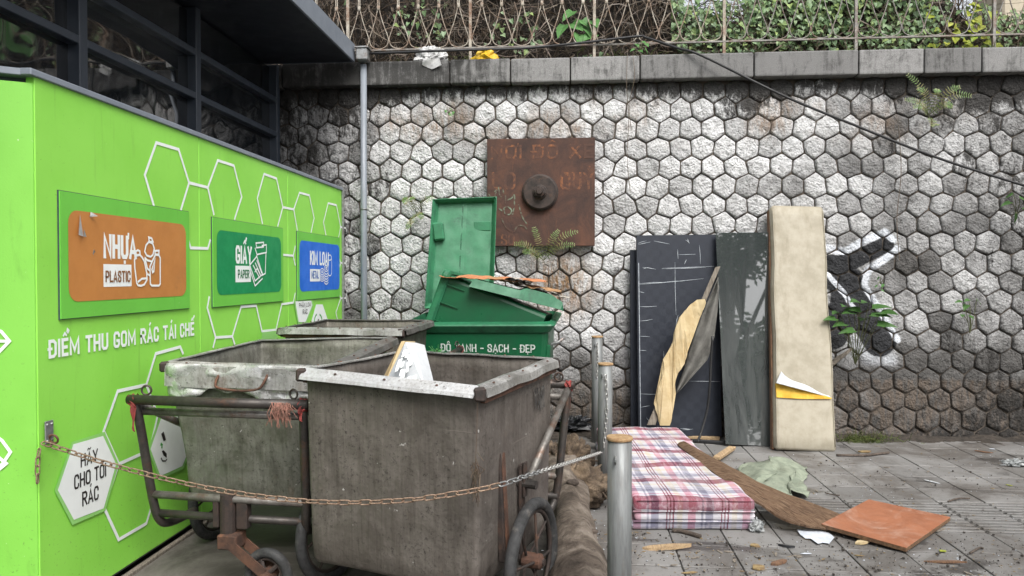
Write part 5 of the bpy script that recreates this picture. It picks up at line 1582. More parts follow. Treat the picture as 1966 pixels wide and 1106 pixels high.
ro = tapered(0.615, 0.375, 0.66, 0.42, ZT - 0.06, ZT + 0.0, 0.06, 2) + tapered(0.655, 0.415, 0.61, 0.37, ZT + 0.012, ZT + 0.03, 0.055, 1) + [[V((p.x, p.y, ZT - 0.05)) for p in rrect(0.588, 0.348, 0.05, 5, 4)]]
loft(mb, ro, False, False); mb.deform(sl)
big.part('rim', mb, M['bin_green_worn'], local=True)
for sx in (-1, 1):
    for yy in (-0.2, 0.2):
        mb = MB(); mb.torus((sx * 0.45, yy, 0.10), 0.075, 0.024, (1, 0, 0), 20, 8); mb.box((sx * 0.45, yy, 0.17), (0.07, 0.09, 0.06)); big.part('caster', mb, M['rubber'], local=True)
    mb = MB(); mb.tube(bez([(sx * 0.60, -0.05, 0.95), (sx * 0.66, -0.05, 0.97), (sx * 0.70, -0.02, 1.0), (sx * 0.70, 0.1, 1.0)], 3), 0.014, 8); big.part('side_handle', mb, M['zinc_dull'], local=True)
    mb = MB(); mb.box((sx * 0.575, -0.34, 0.58), (0.035, 0.03, 0.78), Euler((radians(-4), radians(3.5 * sx), 0)), 0.008); big.part('corner_rib', mb, M['bin_green'], local=True)
fr = lambda x, z: V((x, -0.30 - 0.06 * (z - 0.20) / (ZT - 0.25) - 0.004, z))
def bin_text(x, y, l):
    return fr(-0.31 + x, 0.905 + y) + V((0, -l, 0))
for i in range(6):
    mb = text_mb('ĐÔ XANH - SẠCH - ĐẸP', bin_text, 0.80, 0.068, 0.15, i)
    if mb.v: big.part('lettering', mb, M['bin_text'], local=True)
# raised half lid, seen from the inside
ltl, ltr, lbl, lbr = (atD(833, 384, 7.0), atD(955, 379, 7.0), atD(818, 592, 6.84), atD(948, 592, 6.84))
ux = (ltr - ltl); uz = (ltl - lbl)
def lidp(u, v, w=0.0):
    p = lbl.lerp(lbr, u).lerp(ltl.lerp(ltr, u), v)
    return p + V((0.03, -1, 0)).normalized() * w
mb = MB()
def lid_face(u, v):
    bend = 0.012 * (1 if u > 0.47 else 0) * min(1, (u - 0.47) / 0.05 if u > 0.47 else 0)
    edge = min(u, 1 - u, v * 1.6, (1 - v) * 1.6)
    w = 0.085 * max(0, 1 - edge / 0.055) ** 0.5 if edge < 0.055 else 0
    return lidp(u, v, w - bend + 0.004 * nz((u * 6, v * 9, 1)))
mb.grid(lid_face, 40, 50, thick=-0.006)
ld = big.part('upright_lid', mb, M['lid_inside'], smooth=False)
mb = MB(); c = lidp(0.12, 0.70, 0.045); mb.box(c, (0.10, 0.08, 0.17), Euler((0, radians(-6), 0)), 0.015); big.part('lid_catch', mb, M['lid_inside'], ld)
mb = MB(); c = lidp(0.78, 0.74, -0.004); mb.box(c, (0.16, 0.016, 0.085), None, 0.004); big.part('lid_recess', mb, M['lid_inside'], ld)
mb = MB(); mb.hexa([lidp(0.455, 0.05, -0.002), lidp(0.475, 0.05, -0.002), lidp(0.475, 0.05, 0.006), lidp(0.455, 0.05, 0.006), lidp(0.455, 0.93, -0.002), lidp(0.475, 0.93, -0.002), lidp(0.475, 0.93, 0.006), lidp(0.455, 0.93, 0.006)]); big.part('lid_crease', mb, M['bin_green'], ld)

# smaller bin lying in the big one
mouth = atD(846, 580, 6.20)
axis = (atD(1040, 648, 6.30) - mouth).normalized()      # from the mouth to the bottom
barv = (atD(872, 527, 6.20) - atD(818, 630, 6.20)).normalized()
barv = (barv - axis * barv.dot(axis)).normalized()
third = axis.cross(barv)
Rm = Matrix((barv, third, -axis)).transposed()           # local x: along the bar, y: depth, z: toward the mouth
small = Thing('wheeled_waste_bin', mouth + axis * 0.92, 'small green waste bin lying tipped over inside the large bin', 'waste bin', rot=Rm.to_euler())
mb = MB(); loft(mb, tapered(0.215, 0.22, 0.245, 0.27, 0.0, 0.90, 0.04) + list(reversed(tapered(0.19, 0.20, 0.237, 0.262, 0.02, 0.90, 0.038))))
small.part('body', mb, M['bin_green'], local=True, smooth=False)
mb = MB(); loft(mb, tapered(0.255, 0.28, 0.275, 0.30, 0.875, 0.895, 0.045, 1) + tapered(0.275, 0.30, 0.268, 0.293, 0.93, 0.945, 0.045, 1) + [[V((p.x, p.y, 0.90)) for p in rrect(0.236, 0.262, 0.04, 5, 4)]], False, False)
small.part('rim', mb, M['bin_green_worn'], local=True)
for xx in (-0.16, 0.0, 0.16):
    for sy in (-1, 1):
        mb = MB(); mb.box((xx, sy * 0.265, 0.80), (0.008, 0.03, 0.16), Euler((sy * radians(-6), 0, 0))); small.part('rib', mb, M['bin_green'], local=True)
# its lid swung right over onto its back
la, lb_ = atD(900, 550, 6.05), atD(1082, 596, 6.05)
ldir = (lb_ - la).normalized(); ln = V((0, 0, 1)); ln = (ln - ldir * ln.dot(ldir)).normalized(); ly = ln.cross(ldir)
lw = (lb_ - la).length
def lid2(u, v):
    e = min(u, 1 - u, v, 1 - v)
    h = 0.072 * min(1, e / 0.035) ** 0.7 if e > 0 else 0
    if u > 0.52: h += 0.03 * min(1, (u - 0.52) / 0.05) * min(1, (0.93 - u) / 0.08 if u < 0.93 else 0) * (1 if 0.02 < v < 0.98 else 0)
    return la + ldir * lw * u + ly * (0.52 * v) + ln * h
mb = MB(); mb.grid(lid2, 36, 24, thick=0.006)
small.part('lid', mb, M['bin_green_worn'])

# cardboard and newspaper on top
rc = random.Random(31)
def sheet(name, x0, y0_, x1, y1_, d, dep, mat, label, seed, amp=0.02, curl=0.0, lift=0.0):
    a = atD(x0, y0_, d); b = atD(x1, y1_, d)
    mb = MB()
    def fn(u, v):
        p = a.lerp(b, u) + V((0.02, 1, 0.0)) * dep * v
        k = amp * (nz((u * 4, v * 2, seed)) + 0.5 * nz((u * 9, v * 4, seed)))
        c = curl * max(0, u - 0.8) ** 2 * 25
        return p + V((0, 0, k + lift + c))
    mb.grid(fn, 28, 6, thick=0.003)
    return solo(name, mb, mat, label, 'cardboard', smooth=False)
sheet('cardboard_sheet', 843, 529, 1045, 541, 6.12, 0.40, M['orange_card'], 'thin orange-brown sheet lying along the tipped bin lid', 1.0, 0.035)
sheet('cardboard_sheet', 935, 534, 1076, 560, 6.14, 0.36, M['card'], 'wavy brown cardboard sheet under the orange-brown one', 4.0, 0.03)
sheet('newspaper', 985, 545, 1092, 572, 6.20, 0.36, M['news'], 'folded newspaper at the right end of the cardboard pile', 7.0, 0.025)
mb = MB()
for k in range(3):
    c = atD(978 + 14 * k, 537 + 3 * k, 6.10)
    sp = [c + V((0.055 - 0.0022 * i, 0, 0)) * 0 + V(((0.05 - 0.0016 * i) * cos(i * 0.55), 0, (0.02 - 0.0006 * i) * sin(i * 0.55))) for i in range(26)]
    mb.add([p for q in sp for p in (q, q + V((0.02, 0.34, 0)))], [(2 * i, 2 * i + 1, 2 * i + 3, 2 * i + 2) for i in range(25)])
solo('rolled_paper', mb, M['news'], 'loosely rolled paper lying on the tipped bin lid', 'paper')

# ================================================================== BOLLARDS AND CHAINS
def bollard(px, ytop, d, r, label):
    p = atD(px, ytop, d)
    t = Thing('bollard', (p.x, p.y, 0), label, 'bollard', 'galvanised bollards in a row')
    tl = random.Random(int(px)).uniform(-0.006, 0.006)
    mb = MB(); mb.tube([(p.x, p.y, -0.02), (p.x + tl * 0.5, p.y, p.z * 0.5), (p.x + tl, p.y, p.z - 0.012)], r, 28); t.part('post', mb, M['galv'], smooth=True)
    mb = MB(); mb.lathe([(r + 0.004, -0.012), (r + 0.005, -0.006), (r + 0.003, 0.0), (r * 0.6, 0.0015)], (p.x + tl, p.y, p.z), (0, 0, 1), 28); t.part('cap', mb, M['cap_rust'])
    mb = MB(); mb.torus((p.x - 0.02, p.y - r - 0.004, p.z - 0.08), 0.013, 0.004, (1, 0, 0), 12, 6); t.part('chain_eye', mb, M['galv'])
    return t, p
b1, q1 = bollard(1190, 838, 2.82, 0.047, 'nearest galvanised bollard, standing in front of the plaid mattress')
b2, q2 = bollard(1161, 697, 5.1, 0.050, 'middle galvanised bollard with a thin chain hanging down it')
b3, q3 = bollard(1146, 645, 6.75, 0.050, 'farthest galvanised bollard, beside the large green bin')
def link_mesh(L, W, r):
    mb = MB(); pts = []
    hs = (L - W) / 2
    for k in range(7): t = -pi / 2 + pi * k / 6; pts.append(V((hs + W / 2 * cos(t), W / 2 * sin(t), 0)))
    for k in range(7): t = pi / 2 + pi * k / 6; pts.append(V((-hs + W / 2 * cos(t), W / 2 * sin(t), 0)))
    n = len(pts); vs = []; fs = []
    for i in range(n):
        tg = (pts[(i + 1) % n] - pts[i - 1]).normalized(); s_ = tg.cross(V((0, 0, 1)))
        for k in range(6): a = 2 * pi * k / 6; vs.append(pts[i] + (s_ * cos(a) + V((0, 0, 1)) * sin(a)) * r)
    for i in range(n):
        j = (i + 1) % n
        for k in range(6): l = (k + 1) % 6; fs.append((i * 6 + k, j * 6 + k, j * 6 + l, i * 6 + l))
    mb.add(vs, fs)
    me = mb.mesh('link', smooth=True)
    return me
def chain(name, path, L, W, r, matfn, label):
    P = bez(path, 30)
    cum = [0]
    for a, b in zip(P[:-1], P[1:]): cum.append(cum[-1] + (b - a).length)
    pitch = L - 2.1 * r
    t = Thing(name, P[0], label, 'chain')
    mes = {}
    n = int(cum[-1] / pitch); idx = 0
    def at(s_):
        i = 0
        while i < len(cum) - 2 and cum[i + 1] < s_: i += 1
        return P[i].lerp(P[i + 1], max(0, min(1, (s_ - cum[i]) / (cum[i + 1] - cum[i] + 1e-9))))
    for k in range(n):
        a, b = at(k * pitch), at((k + 1) * pitch)
        x = (b - a).normalized()
        m = matfn(k / n)
        if m.name not in mes:
            me = link_mesh(L, W, r); me.materials.append(m); mes[m.name] = me
        o = link(bpy.data.objects.new('link', mes[m.name])); o.parent = t.root
        y = V((0, 0, 1)).cross(x); y = y.normalized() if y.length > 0.01 else V((1, 0, 0)); z = x.cross(y)
        roll = (pi / 2 if k % 2 else 0) + 0.35 + rr.uniform(-0.2, 0.2)
        y2 = y * cos(roll) + z * sin(roll); z2 = x.cross(y2)
        o.matrix_local = Matrix.Translation((a + b) / 2 - P[0]) @ Matrix((x, y2, z2)).transposed().to_4x4()
    return t
cpts = [S(82, 850, 0.03), atD(230, 897, 3.0), atD(420, 941, 2.93), atD(600, 963, 2.88), atD(760, 962, 2.84), atD(880, 947, 2.82), atD(960, 931, 2.86), atD(1010, 914, 3.05), atD(1060, 898, 3.5), atD(1115, 881, 4.3), q2 + V((-0.02, -0.06, 0)) + V((0, 0, atD(1163, 868, 5.04).z - q2.z))]
chain('barrier_chain', cpts, 0.050, 0.020, 0.0032, lambda f: M['chain_rust'] if f < 0.46 else (M['zinc_dull'] if f < 0.56 else M['chain_zinc']), 'sagging steel chain strung from the booth corner past the carts to a bollard')
e_ = cpts[-1]
chain('hanging_chain', [q2 + V((0.005, -0.056, -0.075)), q2 + V((0.012, -0.06, -0.3)), V((e_.x + 0.012, q2.y - 0.062, e_.z + 0.02))], 0.040, 0.017, 0.003, lambda f: M['chain_zinc'], 'thin white chain hanging straight down the middle bollard')
q = S(76, 862, 0.02)
chain('hanging_chain', [q, q + V((0.0, -0.012, -0.05)), q + V((0.004, -0.02, -0.15))], 0.042, 0.018, 0.0032, lambda f: M['chain_rust'], 'short rusty chain end dangling at the booth corner')
chain('hanging_chain', [q3 + V((0.0, -0.056, -0.06)), q3 + V((0.004, -0.058, -0.2)), q3 + V((0.0, -0.056, -0.38))], 0.035, 0.015, 0.003, lambda f: M['chain_zinc'], 'thin chain hanging on the farthest bollard')

# ================================================================== LOG AND ROOT STUMPS
def lump(mb, c, rx, ry, rz, seed, amp=0.3, nu=26, nv=18, f=2.2, rot=None):
    Rm_ = (rot or Euler((0, 0, 0))).to_matrix()
    def fn(u, v):
        a = 2 * pi * u; b = pi * (v - 0.5); d = V((cos(a) * cos(b), sin(a) * cos(b), sin(b)))
        # periodic in u because d is
        r_ = 1 + amp * (nz(d * f, 1, seed) + 0.5 * nz(d * f * 2.4, 1, seed + 3) + 0.25 * nz(d * f * 5, 1, seed + 7))
        return V(c) + Rm_ @ V((d.x * rx * r_, d.y * ry * r_, d.z * rz * r_))
    mb.grid(fn, nu, nv)
lp = [atZ(1068, 880, 0.10), atZ(1080, 925, 0.13), atZ(1098, 1000, 0.12), atZ(1112, 1090, 0.13), atZ(1122, 1190, 0.13)]
path = bez(lp, 10)
mb = MB()
n_ = 26; rings = []
for i, c in enumerate(path):
    t = (path[min(i + 1, len(path) - 1)] - path[max(i - 1, 0)]).normalized()
    s_ = t.cross(V((0, 0, 1))).normalized(); w_ = s_.cross(t)
    ring_ = []
    for k in range(n_):
        a = 2 * pi * k / n_; d = s_ * cos(a) + w_ * sin(a)
        f = i / (len(path) - 1)
        R = 0.128 + 0.012 * sin(f * 9) + 0.024 * nz((d.x * 2, d.z * 2, f * 7)) + 0.010 * nz((d.x * 5, d.z * 5, f * 14))
        for (ff, aa, hh, ww) in ((0.33, 1.5, 0.05, 0.05), (0.55, 1.0, 0.02, 0.05), (0.2, 2.2, 0.03, 0.06)):
            da = (a - aa + pi) % (2 * pi) - pi
            R += hh * math.exp(-((f - ff) / ww) ** 2 - (da / 0.35) ** 2)
        ring_.append(c + d * R)
    rings.append(ring_)
loft(mb, rings)
def mat_log():
    k = NT('smooth_grey_bark')
    o = k.obj()
    n = k.noise(o, 5, 7, 0.7, 0.5)
    col = k.ramp(n, [(0.34, (0.05, 0.039, 0.031)), (0.5, (0.135, 0.108, 0.086)), (0.66, (0.27, 0.23, 0.19))])
    w = k.n('ShaderNodeTexWave', {'Vector': k.mapp(o, (1, 1, 1)), 'Scale': 5.0, 'Distortion': 9.0, 'Detail': 4.0, 'Detail Scale': 2.0}, bands_direction='Y').outputs[1]
    col = k.mix(k.rng(k.noise(o, 18, 7, 0.75), 0.5, 0.7, 0, 0.7), col, (0.05, 0.038, 0.03))
    h = k.math('ADD', k.math('MULTIPLY', k.noise(o, 8, 5, 0.6, 0.8), 1.5), k.noise(o, 34, 7, 0.75))
    return k.bsdf(col, 0.9, 0, k.bump(h, 0.9, 0.022), 0.25)
M['log'] = mat_log()
lg = Thing('fallen_log', atZ(1100, 1020, 0), 'thick grey-brown log lying on the ground between the carts and bollards', 'log')
lg.part('trunk', mb, M['log'], smooth=True)
for (fi, ang, rad) in ((16, 1.3, 0.028), (26, 0.7, 0.018)):
    c = path[fi] + V((cos(ang) * 0.14 * 0.8, 0, sin(ang) * 0.14))
    mb = MB(); lump(mb, c, rad * 1.5, rad, rad * 0.7, fi, 0.3, 14, 10); lg.part('branch_scar', mb, M['bark'], smooth=True)
M['root_wood'] = simple('pale_root_wood', (0.30, 0.22, 0.145), (0.12, 0.085, 0.058), 11, 0.9, bump=1.0, bdist=0.035, dirt=(0.05, 0.036, 0.026), damt=0.75)
for (x, y, z, s_, sd, lab) in ((1094, 893, 0.17, (0.14, 0.14, 0.19), 3, 'pale rounded root stump standing at the far end of the log'),
                             (1115, 935, 0.13, (0.17, 0.13, 0.13), 8, 'knotty brown root lump with torn roots beside the log'),
                             (1052, 895, 0.13, (0.13, 0.13, 0.15), 12, 'split pale root chunk tucked behind the nearest cart wheel')):
    c = atZ(x, y, z)
    t = Thing('root_stump', (c.x, c.y, 0), lab, 'stump', 'root stumps by the log')
    mb = MB(); lump(mb, c, *s_, sd, 0.55, 48, 34, 2.6); mb.deform(lambda p: V((p.x, p.y, max(0.005, p.z)))); t.part('stump', mb, M['root_wood'], smooth=True)
    for k in range(7):
        a = rr.uniform(0, 2 * pi); p0_ = c + V((cos(a) * s_[0] * 0.8, sin(a) * s_[1] * 0.8, rr.uniform(-0.06, 0.06)))
        d = V((cos(a), sin(a), rr.uniform(-0.6, 0.2))); pts = [p0_, p0_ + d * 0.05 + V((0, 0, rr.gauss(0, 0.015))), p0_ + d * rr.uniform(0.09, 0.16) + V((0, 0, -0.03))]
        pts = [V((p.x, p.y, max(0.01, p.z))) for p in pts]
        mb = MB(); mb.tube(bez(pts, 3), [0.013 * (1 - i / 8) for i in range(7)], 6); t.part('root', mb, M['root_wood'], smooth=True)

# ================================================================== FOLDED PLAID MATTRESS
nl, nrr = atZ(1216, 1020, 0), atZ(1449, 1020, 0)
fl_, frr = atZ(1146, 818, 0.19), atZ(1300, 820, 0.19)
ctr = (nl + nrr) / 2; ax_ = (V((fl_.x + frr.x, fl_.y + frr.y, 0)) / 2 - ctr); LEN = ax_.length
ang = math.atan2(ax_.y, ax_.x) - pi / 2
WID = (nrr - nl).length
mt = Thing('folded_mattress', (ctr.x, ctr.y, 0), 'red and white plaid mattress folded in three layers on the pavement', 'mattress', rotz=ang)
def slab(w, l, h, z, seed, dx=0.0, dl=0.0):
    mb = MB()
    mb.box((dx, l / 2 + dl, 0), (w, l, h), bevel=min(0.034, h * 0.46), seg=4)
    bm = bmesh.new(); vs = [bm.verts.new(p) for p in mb.v]; bm.verts.ensure_lookup_table()
    for f in mb.f: bm.faces.new([vs[i] for i in f])
    bmesh.ops.subdivide_edges(bm, edges=[e for e in bm.edges if e.calc_length() > 0.2], cuts=16, use_grid_fill=True)
    bm.verts.index_update()
    out = MB()
    out.add([V((v.co.x * (1 + 0.012 * nz((v.co.y * 3, z, seed))) + 0.016 * nz((v.co.y * 4, z, seed)), v.co.y + 0.014 * nz((v.co.x * 5, z * 9, seed)), z + h / 2 + v.co.z + (0.016 * nz((v.co.x * 3, v.co.y * 2.5, seed)) - 0.010 * abs(nz((v.co.x * 6 + v.co.y * 3, v.co.y * 5, seed + 4))) ** 0.6) * (1 if v.co.z > 0 else 0.15))) for v in bm.verts], [[v.index for v in f.verts] for f in bm.faces])
    bm.free()
    return out
zz = 0.003
for i, (h, dx, dl) in enumerate(((0.056, -0.012, 0.012), (0.056, 0.006, 0.002), (0.084, 0.0, -0.016))):
    mb = slab(WID, LEN - 0.02, h, zz, 3.0 + i * 2, dx, dl); zz += h + 0.001
    mt.part('mattress_layer', mb, M['plaid'], local=True, smooth=True)
mb = MB()
for z in (0.058, 0.118): mb.tube([(-WID / 2, 0.004, z), (0, 0.0, z + 0.002), (WID / 2, 0.004, z)], 0.006, 6)
for z in (0.124, 0.188): mb.tube([(-WID / 2 + 0.02, -0.012, z), (0, -0.014, z + 0.002), (WID / 2 - 0.01, -0.012, z)], 0.004, 6)
mt.part('piping', mb, M['plaid'], local=True, smooth=True)

# ================================================================== BOARDS LEANING ON THE WALL
def lean(tl, tr, br, bl, dt, db, thick, jitter=0.0):
    """corners from photograph points: top edge at depth dt, bottom on depth db; returns 4 front corners and the back vector"""
    a, b = atD(*tl, dt), atD(*tr, dt); c, d = atD(*br, db), atD(*bl, db)
    n = (b - a).cross(d - a).normalized()
    if n.y < 0: n = -n
    return [d, c, b, a], n * thick
def slab4(front, back, bevel=0.003):
    mb = MB(); mb.hexa(front + [p + back for p in front], bevel); return mb
g_d = lambda y: 1.55 * F_PX / (y - 528.0)
fr_, bk = lean((1210, 480), (1372, 478), (1378, 826), (1211, 824), 7.06, 6.98, 0.03)
solo('upholstered_board', slab4(fr_, bk), M['navy'], 'plain navy board half hidden behind the larger scratched navy board', 'board')
fr_, bk = lean((1222, 452), (1380, 450), (1386, 838), (1226, 836), 6.98, 6.82, 0.03)
nb = Thing('upholstered_board', (fr_[0] + fr_[1]) / 2, 'large dark navy checked board with white scratches, leaning on the wall', 'board')
nb.part('panel', slab4(fr_, bk), M['navy'])
off = -bk.normalized() * 0.004
def onb(u, v): return fr_[0].lerp(fr_[1], u).lerp(fr_[3].lerp(fr_[2], u), v) + off
zb_ = lambda x, y: (1180 + x / 2.459, 430 + y / 2.459)
def scratch(x0, y0_, x1, y1_, w=0.0025):
    n = -bk.normalized()
    a = onplane(*zb_(x0, y0_), fr_[0] + off, n); b = onplane(*zb_(x1, y1_), fr_[0] + off, n)
    d = (b - a).normalized(); s_ = d.cross(n) * w
    m_ = (a + b) / 2 + s_ * rr.uniform(-1.5, 1.5)
    mb = MB(); mb.add([a - s_ * 0.3, a + s_ * 0.3, m_ + s_, b + s_ * 0.3, b - s_ * 0.3, m_ - s_], [(0, 1, 2, 5), (5, 2, 3, 4)])
    nb.part('scratch', mb, M['scratch'])
for a in ((110, 92, 150, 80), (112, 97, 170, 85), (185, 80, 260, 95), (335, 75, 355, 92), (345, 70, 350, 90), (300, 145, 382, 143), (298, 120, 300, 165), (132, 205, 195, 214), (222, 212, 430, 205), (225, 209, 470, 200), (135, 212, 160, 205), (112, 282, 240, 275), (116, 286, 300, 268), (200, 280, 420, 258),
          (118, 390, 200, 388), (120, 458, 180, 450), (118, 530, 166, 533), (118, 596, 150, 597), (350, 742, 498, 744), (120, 802, 215, 804), (122, 866, 165, 858), (118, 320, 140, 325), (290, 480, 300, 430), (285, 180, 290, 430), (400, 100, 405, 190), (310, 965, 365, 970), (320, 972, 370, 968), (330, 190, 340, 168), (150, 915, 175, 945), (232, 600, 236, 700)):
    scratch(*a)
mb = MB(); a, b, c, d = onb(0.022, 0.0), onb(0.030, 0.0), onb(0.026, 0.86), onb(0.018, 0.86); mb.add([a, b, c, d], [(0, 1, 2, 3)]); nb.part('white_edge_line', mb, M['scratch'])
# sheet of glass
fr_, bk = lean((1374, 447), (1478, 446), (1486, 857), (1393, 853), 6.92, 6.56, 0.010)
solo('glass_sheet', slab4(fr_, bk, 0.001), M['pane'], 'tall dusty green glass sheet leaning between the navy board and beige pad', 'glass')
# beige pad
fr_, bk = lean((1482, 393), (1582, 396), (1608, 868), (1490, 863), 6.90, 6.36, 0.105)
pd = Thing('upholstered_pad', (fr_[0] + fr_[1]) / 2, 'long soiled beige upholstered pad with a torn flap, leaning on the wall', 'pad')
mb0 = slab4(fr_, bk, 0.022)
bm = bmesh.new(); vs_ = [bm.verts.new(p) for p in mb0.v]
for f in mb0.f: bm.faces.new([vs_[i] for i in f])
bmesh.ops.subdivide_edges(bm, edges=[e for e in bm.edges if e.calc_length() > 0.3], cuts=20, use_grid_fill=True)
bm.verts.index_update(); mb = MB()
pn = bk.normalized()
mb.add([v.co + pn * (0.010 * nz(v.co * 2.0, 1, 3) + 0.003 * nz(v.co * 7, 1, 5)) + V((0.012 * nz((0, 0, v.co.z * 4), 1, 2), 0, 0)) for v in bm.verts], [[v.index for v in f.verts] for f in bm.faces]); bm.free()
pd.part('cushion', mb, M['pad'], smooth=True)
mb = MB()
for (a, b) in ((0, 3), (1, 2)):
    sgn = 1 if a == 0 else -1
    mb.tube([fr_[a].lerp(fr_[b], t_) + V((0.012 * sgn + 0.012 * nz((0, 0, fr_[a].lerp(fr_[b], t_).z * 4), 1, 2), 0, 0)) - pn * 0.001 + pn * 0.010 * nz(fr_[a].lerp(fr_[b], t_) * 2.0, 1, 3) for t_ in [0.02 + 0.96 * i / 20 for i in range(21)]], 0.0045, 6)
pd.part('piping', mb, M['pad'], smooth=True)
pp = lambda x, y, e: onplane(x, y, fr_[0] - pn * e, pn)
mb = MB(); mb.prism([pp(1490, 736, 0.014), pp(1535, 742, 0.014), pp(1597, 764, 0.012), pp(1596, 766, 0.012), pp(1540, 766, 0.014), pp(1491, 763, 0.014)], pn * 0.03); pd.part('exposed_foam', mb, M['foam_bright'])
mb = MB()
def flapf(u, v):
    top = V((1500 + 92 * u, 713 + 46 * u ** 0.75 + 2 * sin(9 * u), 0)); bot = V((1490 + 105 * u, 735 + 28 * u, 0))
    x = bot.x + (top.x - bot.x) * v; y = bot.y + (top.y - bot.y) * v
    return pp(x, y, 0.016 + 0.055 * (1 - v) * (1 - u) + 0.01 * sin(5 * u))
mb.grid(flapf, 14, 6, thick=0.004); pd.part('torn_flap', mb, M['foam_white'], smooth=True)
mb = MB(); mb.hexa([fr_[0] + V((-0.012, 0, 0)) + bk * 0.55, fr_[0] + V((0.006, 0, 0)) + bk * 0.55, fr_[0] + V((0.006, 0, 0)) + bk * 1.05, fr_[0] + V((-0.012, 0, 0)) + bk * 1.05] + [fr_[3] + V((-0.010, 0, -0.03)) + bk * 0.55, fr_[3] + V((0.008, 0, -0.03)) + bk * 0.55, fr_[3] + V((0.008, 0, -0.03)) + bk * 1.05, fr_[3] + V((-0.010, 0, -0.03)) + bk * 1.05], 0.003)
pd.part('backing_board', mb, M['wood_brown'])
# foam-covered lath
ld_ = lambda y: 6.62 + (515 - y) * -0.0004
lt = Thing('broken_lath', atD(1262, 815, 6.62), 'grey wooden lath with yellow foam and torn grey cloth, propped before the navy board', 'lath')
zf = lambda p, d: atD(1180 + p[0] / 2.459, 430 + p[1] / 2.459, d)
mb = MB(); mb.hexa([zf((152, 950), 6.60), zf((192, 950), 6.60), zf((192, 950), 6.63), zf((152, 950), 6.63), zf((476, 204), 6.72), zf((500, 200), 6.72), zf((500, 200), 6.75), zf((476, 204), 6.75)], 0.004)
lt.part('lath', mb, M['wood_grey'])
foam = [(425, 355), (392, 358), (360, 380), (330, 412), (308, 442), (292, 480), (280, 525), (276, 560), (256, 592), (230, 640), (236, 690), (224, 730), (205, 770), (210, 808), (187, 850), (197, 890), (210, 930), (215, 952), (262, 952), (272, 900), (290, 800), (282, 756), (300, 700), (330, 660), (344, 610), (350, 580), (366, 530), (385, 490), (408, 430), (432, 372)]
mb = MB(); mb.prism([zf(p, 6.575 + 0.015 * sin(i)) for i, p in enumerate(foam)], FH * 0.013)
bm = bmesh.new(); vs_ = [bm.verts.new(p) for p in mb.v]
for f in mb.f: bm.faces.new([vs_[i] for i in f])
bmesh.ops.triangulate(bm, faces=list(bm.faces)); bmesh.ops.subdivide_edges(bm, edges=[e for e in bm.edges if e.calc_length() > 0.06], cuts=2)
bmesh.ops.triangulate(bm, faces=list(bm.faces)); bm.verts.index_update(); mb = MB()
mb.add([v.co + FH * (0.016 * nz(v.co * 11, 1, 2)) + RIGHT * 0.008 * nz(v.co * 25, 1, 7) for v in bm.verts], [[v.index for v in f.verts] for f in bm.faces]); bm.free()
lt.part('foam', mb, M['foam_yellow'], smooth=False)
mb = MB()
def clothf(u, v):
    A = [(488, 250), (445, 352), (405, 450), (360, 575), (325, 690), (288, 800)]; B = [(492, 300), (484, 420), (470, 540), (440, 640), (395, 690), (296, 800)]
    def lerp(L, t):
        t = min(0.999, t) * (len(L) - 1); i = int(t); f = t - i
        return V((L[i][0] + (L[i + 1][0] - L[i][0]) * f, L[i][1] + (L[i + 1][1] - L[i][1]) * f))
    p = lerp(A, v).lerp(lerp(B, v), u)
    return zf((p.x, p.y), 6.64 + 0.035 * sin(7 * u + 3 * v) + 0.02 * nz((u * 3, v * 6, 2)))
mb.grid(clothf, 14, 26, thick=0.003); lt.part('torn_cloth', mb, M['grey_fabric'], smooth=True)
mb = MB(); mb.tube(bez([zf((462, 530), 6.6), zf((455, 640), 6.6), zf((450, 760), 6.58), zf((437, 880), 6.57), zf((408, 985), 6.52), zf((392, 1030), 6.45)], 5), 0.011, 8)
solo('rubber_hose', mb, M['cable'], 'thin black hose hanging in front of the navy board', 'hose', smooth=True)
def stick(name, a, b, w, h, mat, label, cat='stick'):
    a, b = V(a), V(b); x = (b - a).normalized(); y = V((0, 0, 1)).cross(x).normalized(); z = x.cross(y)
    mb = MB(); mb.box((0, 0, 0), ((b - a).length, w, h), None, min(w, h) * 0.15, min(w, h) * 0.08)
    R3 = Matrix((x, y, z)).transposed(); mb.deform(lambda p: R3 @ p + (a + b) / 2)
    return solo(name, mb, mat, label, cat)
stick('wood_batten', atD(1596, 700, 6.95), atD(1660, 648, 7.08), 0.05, 0.03, M['wood_grey'], 'pale batten leaning on the wall beside the beige pad', 'batten')
stick('wood_batten', atZ(1318, 838, 0.025), atZ(1382, 842, 0.025), 0.06, 0.03, M['wood_pale'], 'short pale batten on the ground under the navy board', 'batten')
stick('wood_batten', atZ(1376, 880, 0.03), atZ(1406, 860, 0.03), 0.06, 0.03, M['wood_pale'], 'short grey-yellow batten end sticking out behind the fibre board', 'batten')
stick('metal_bar', atZ(1330, 846, 0.02), atZ(1400, 850, 0.02), 0.03, 0.03, M['cable'], 'black metal bar on the ground in front of the navy board', 'bar')

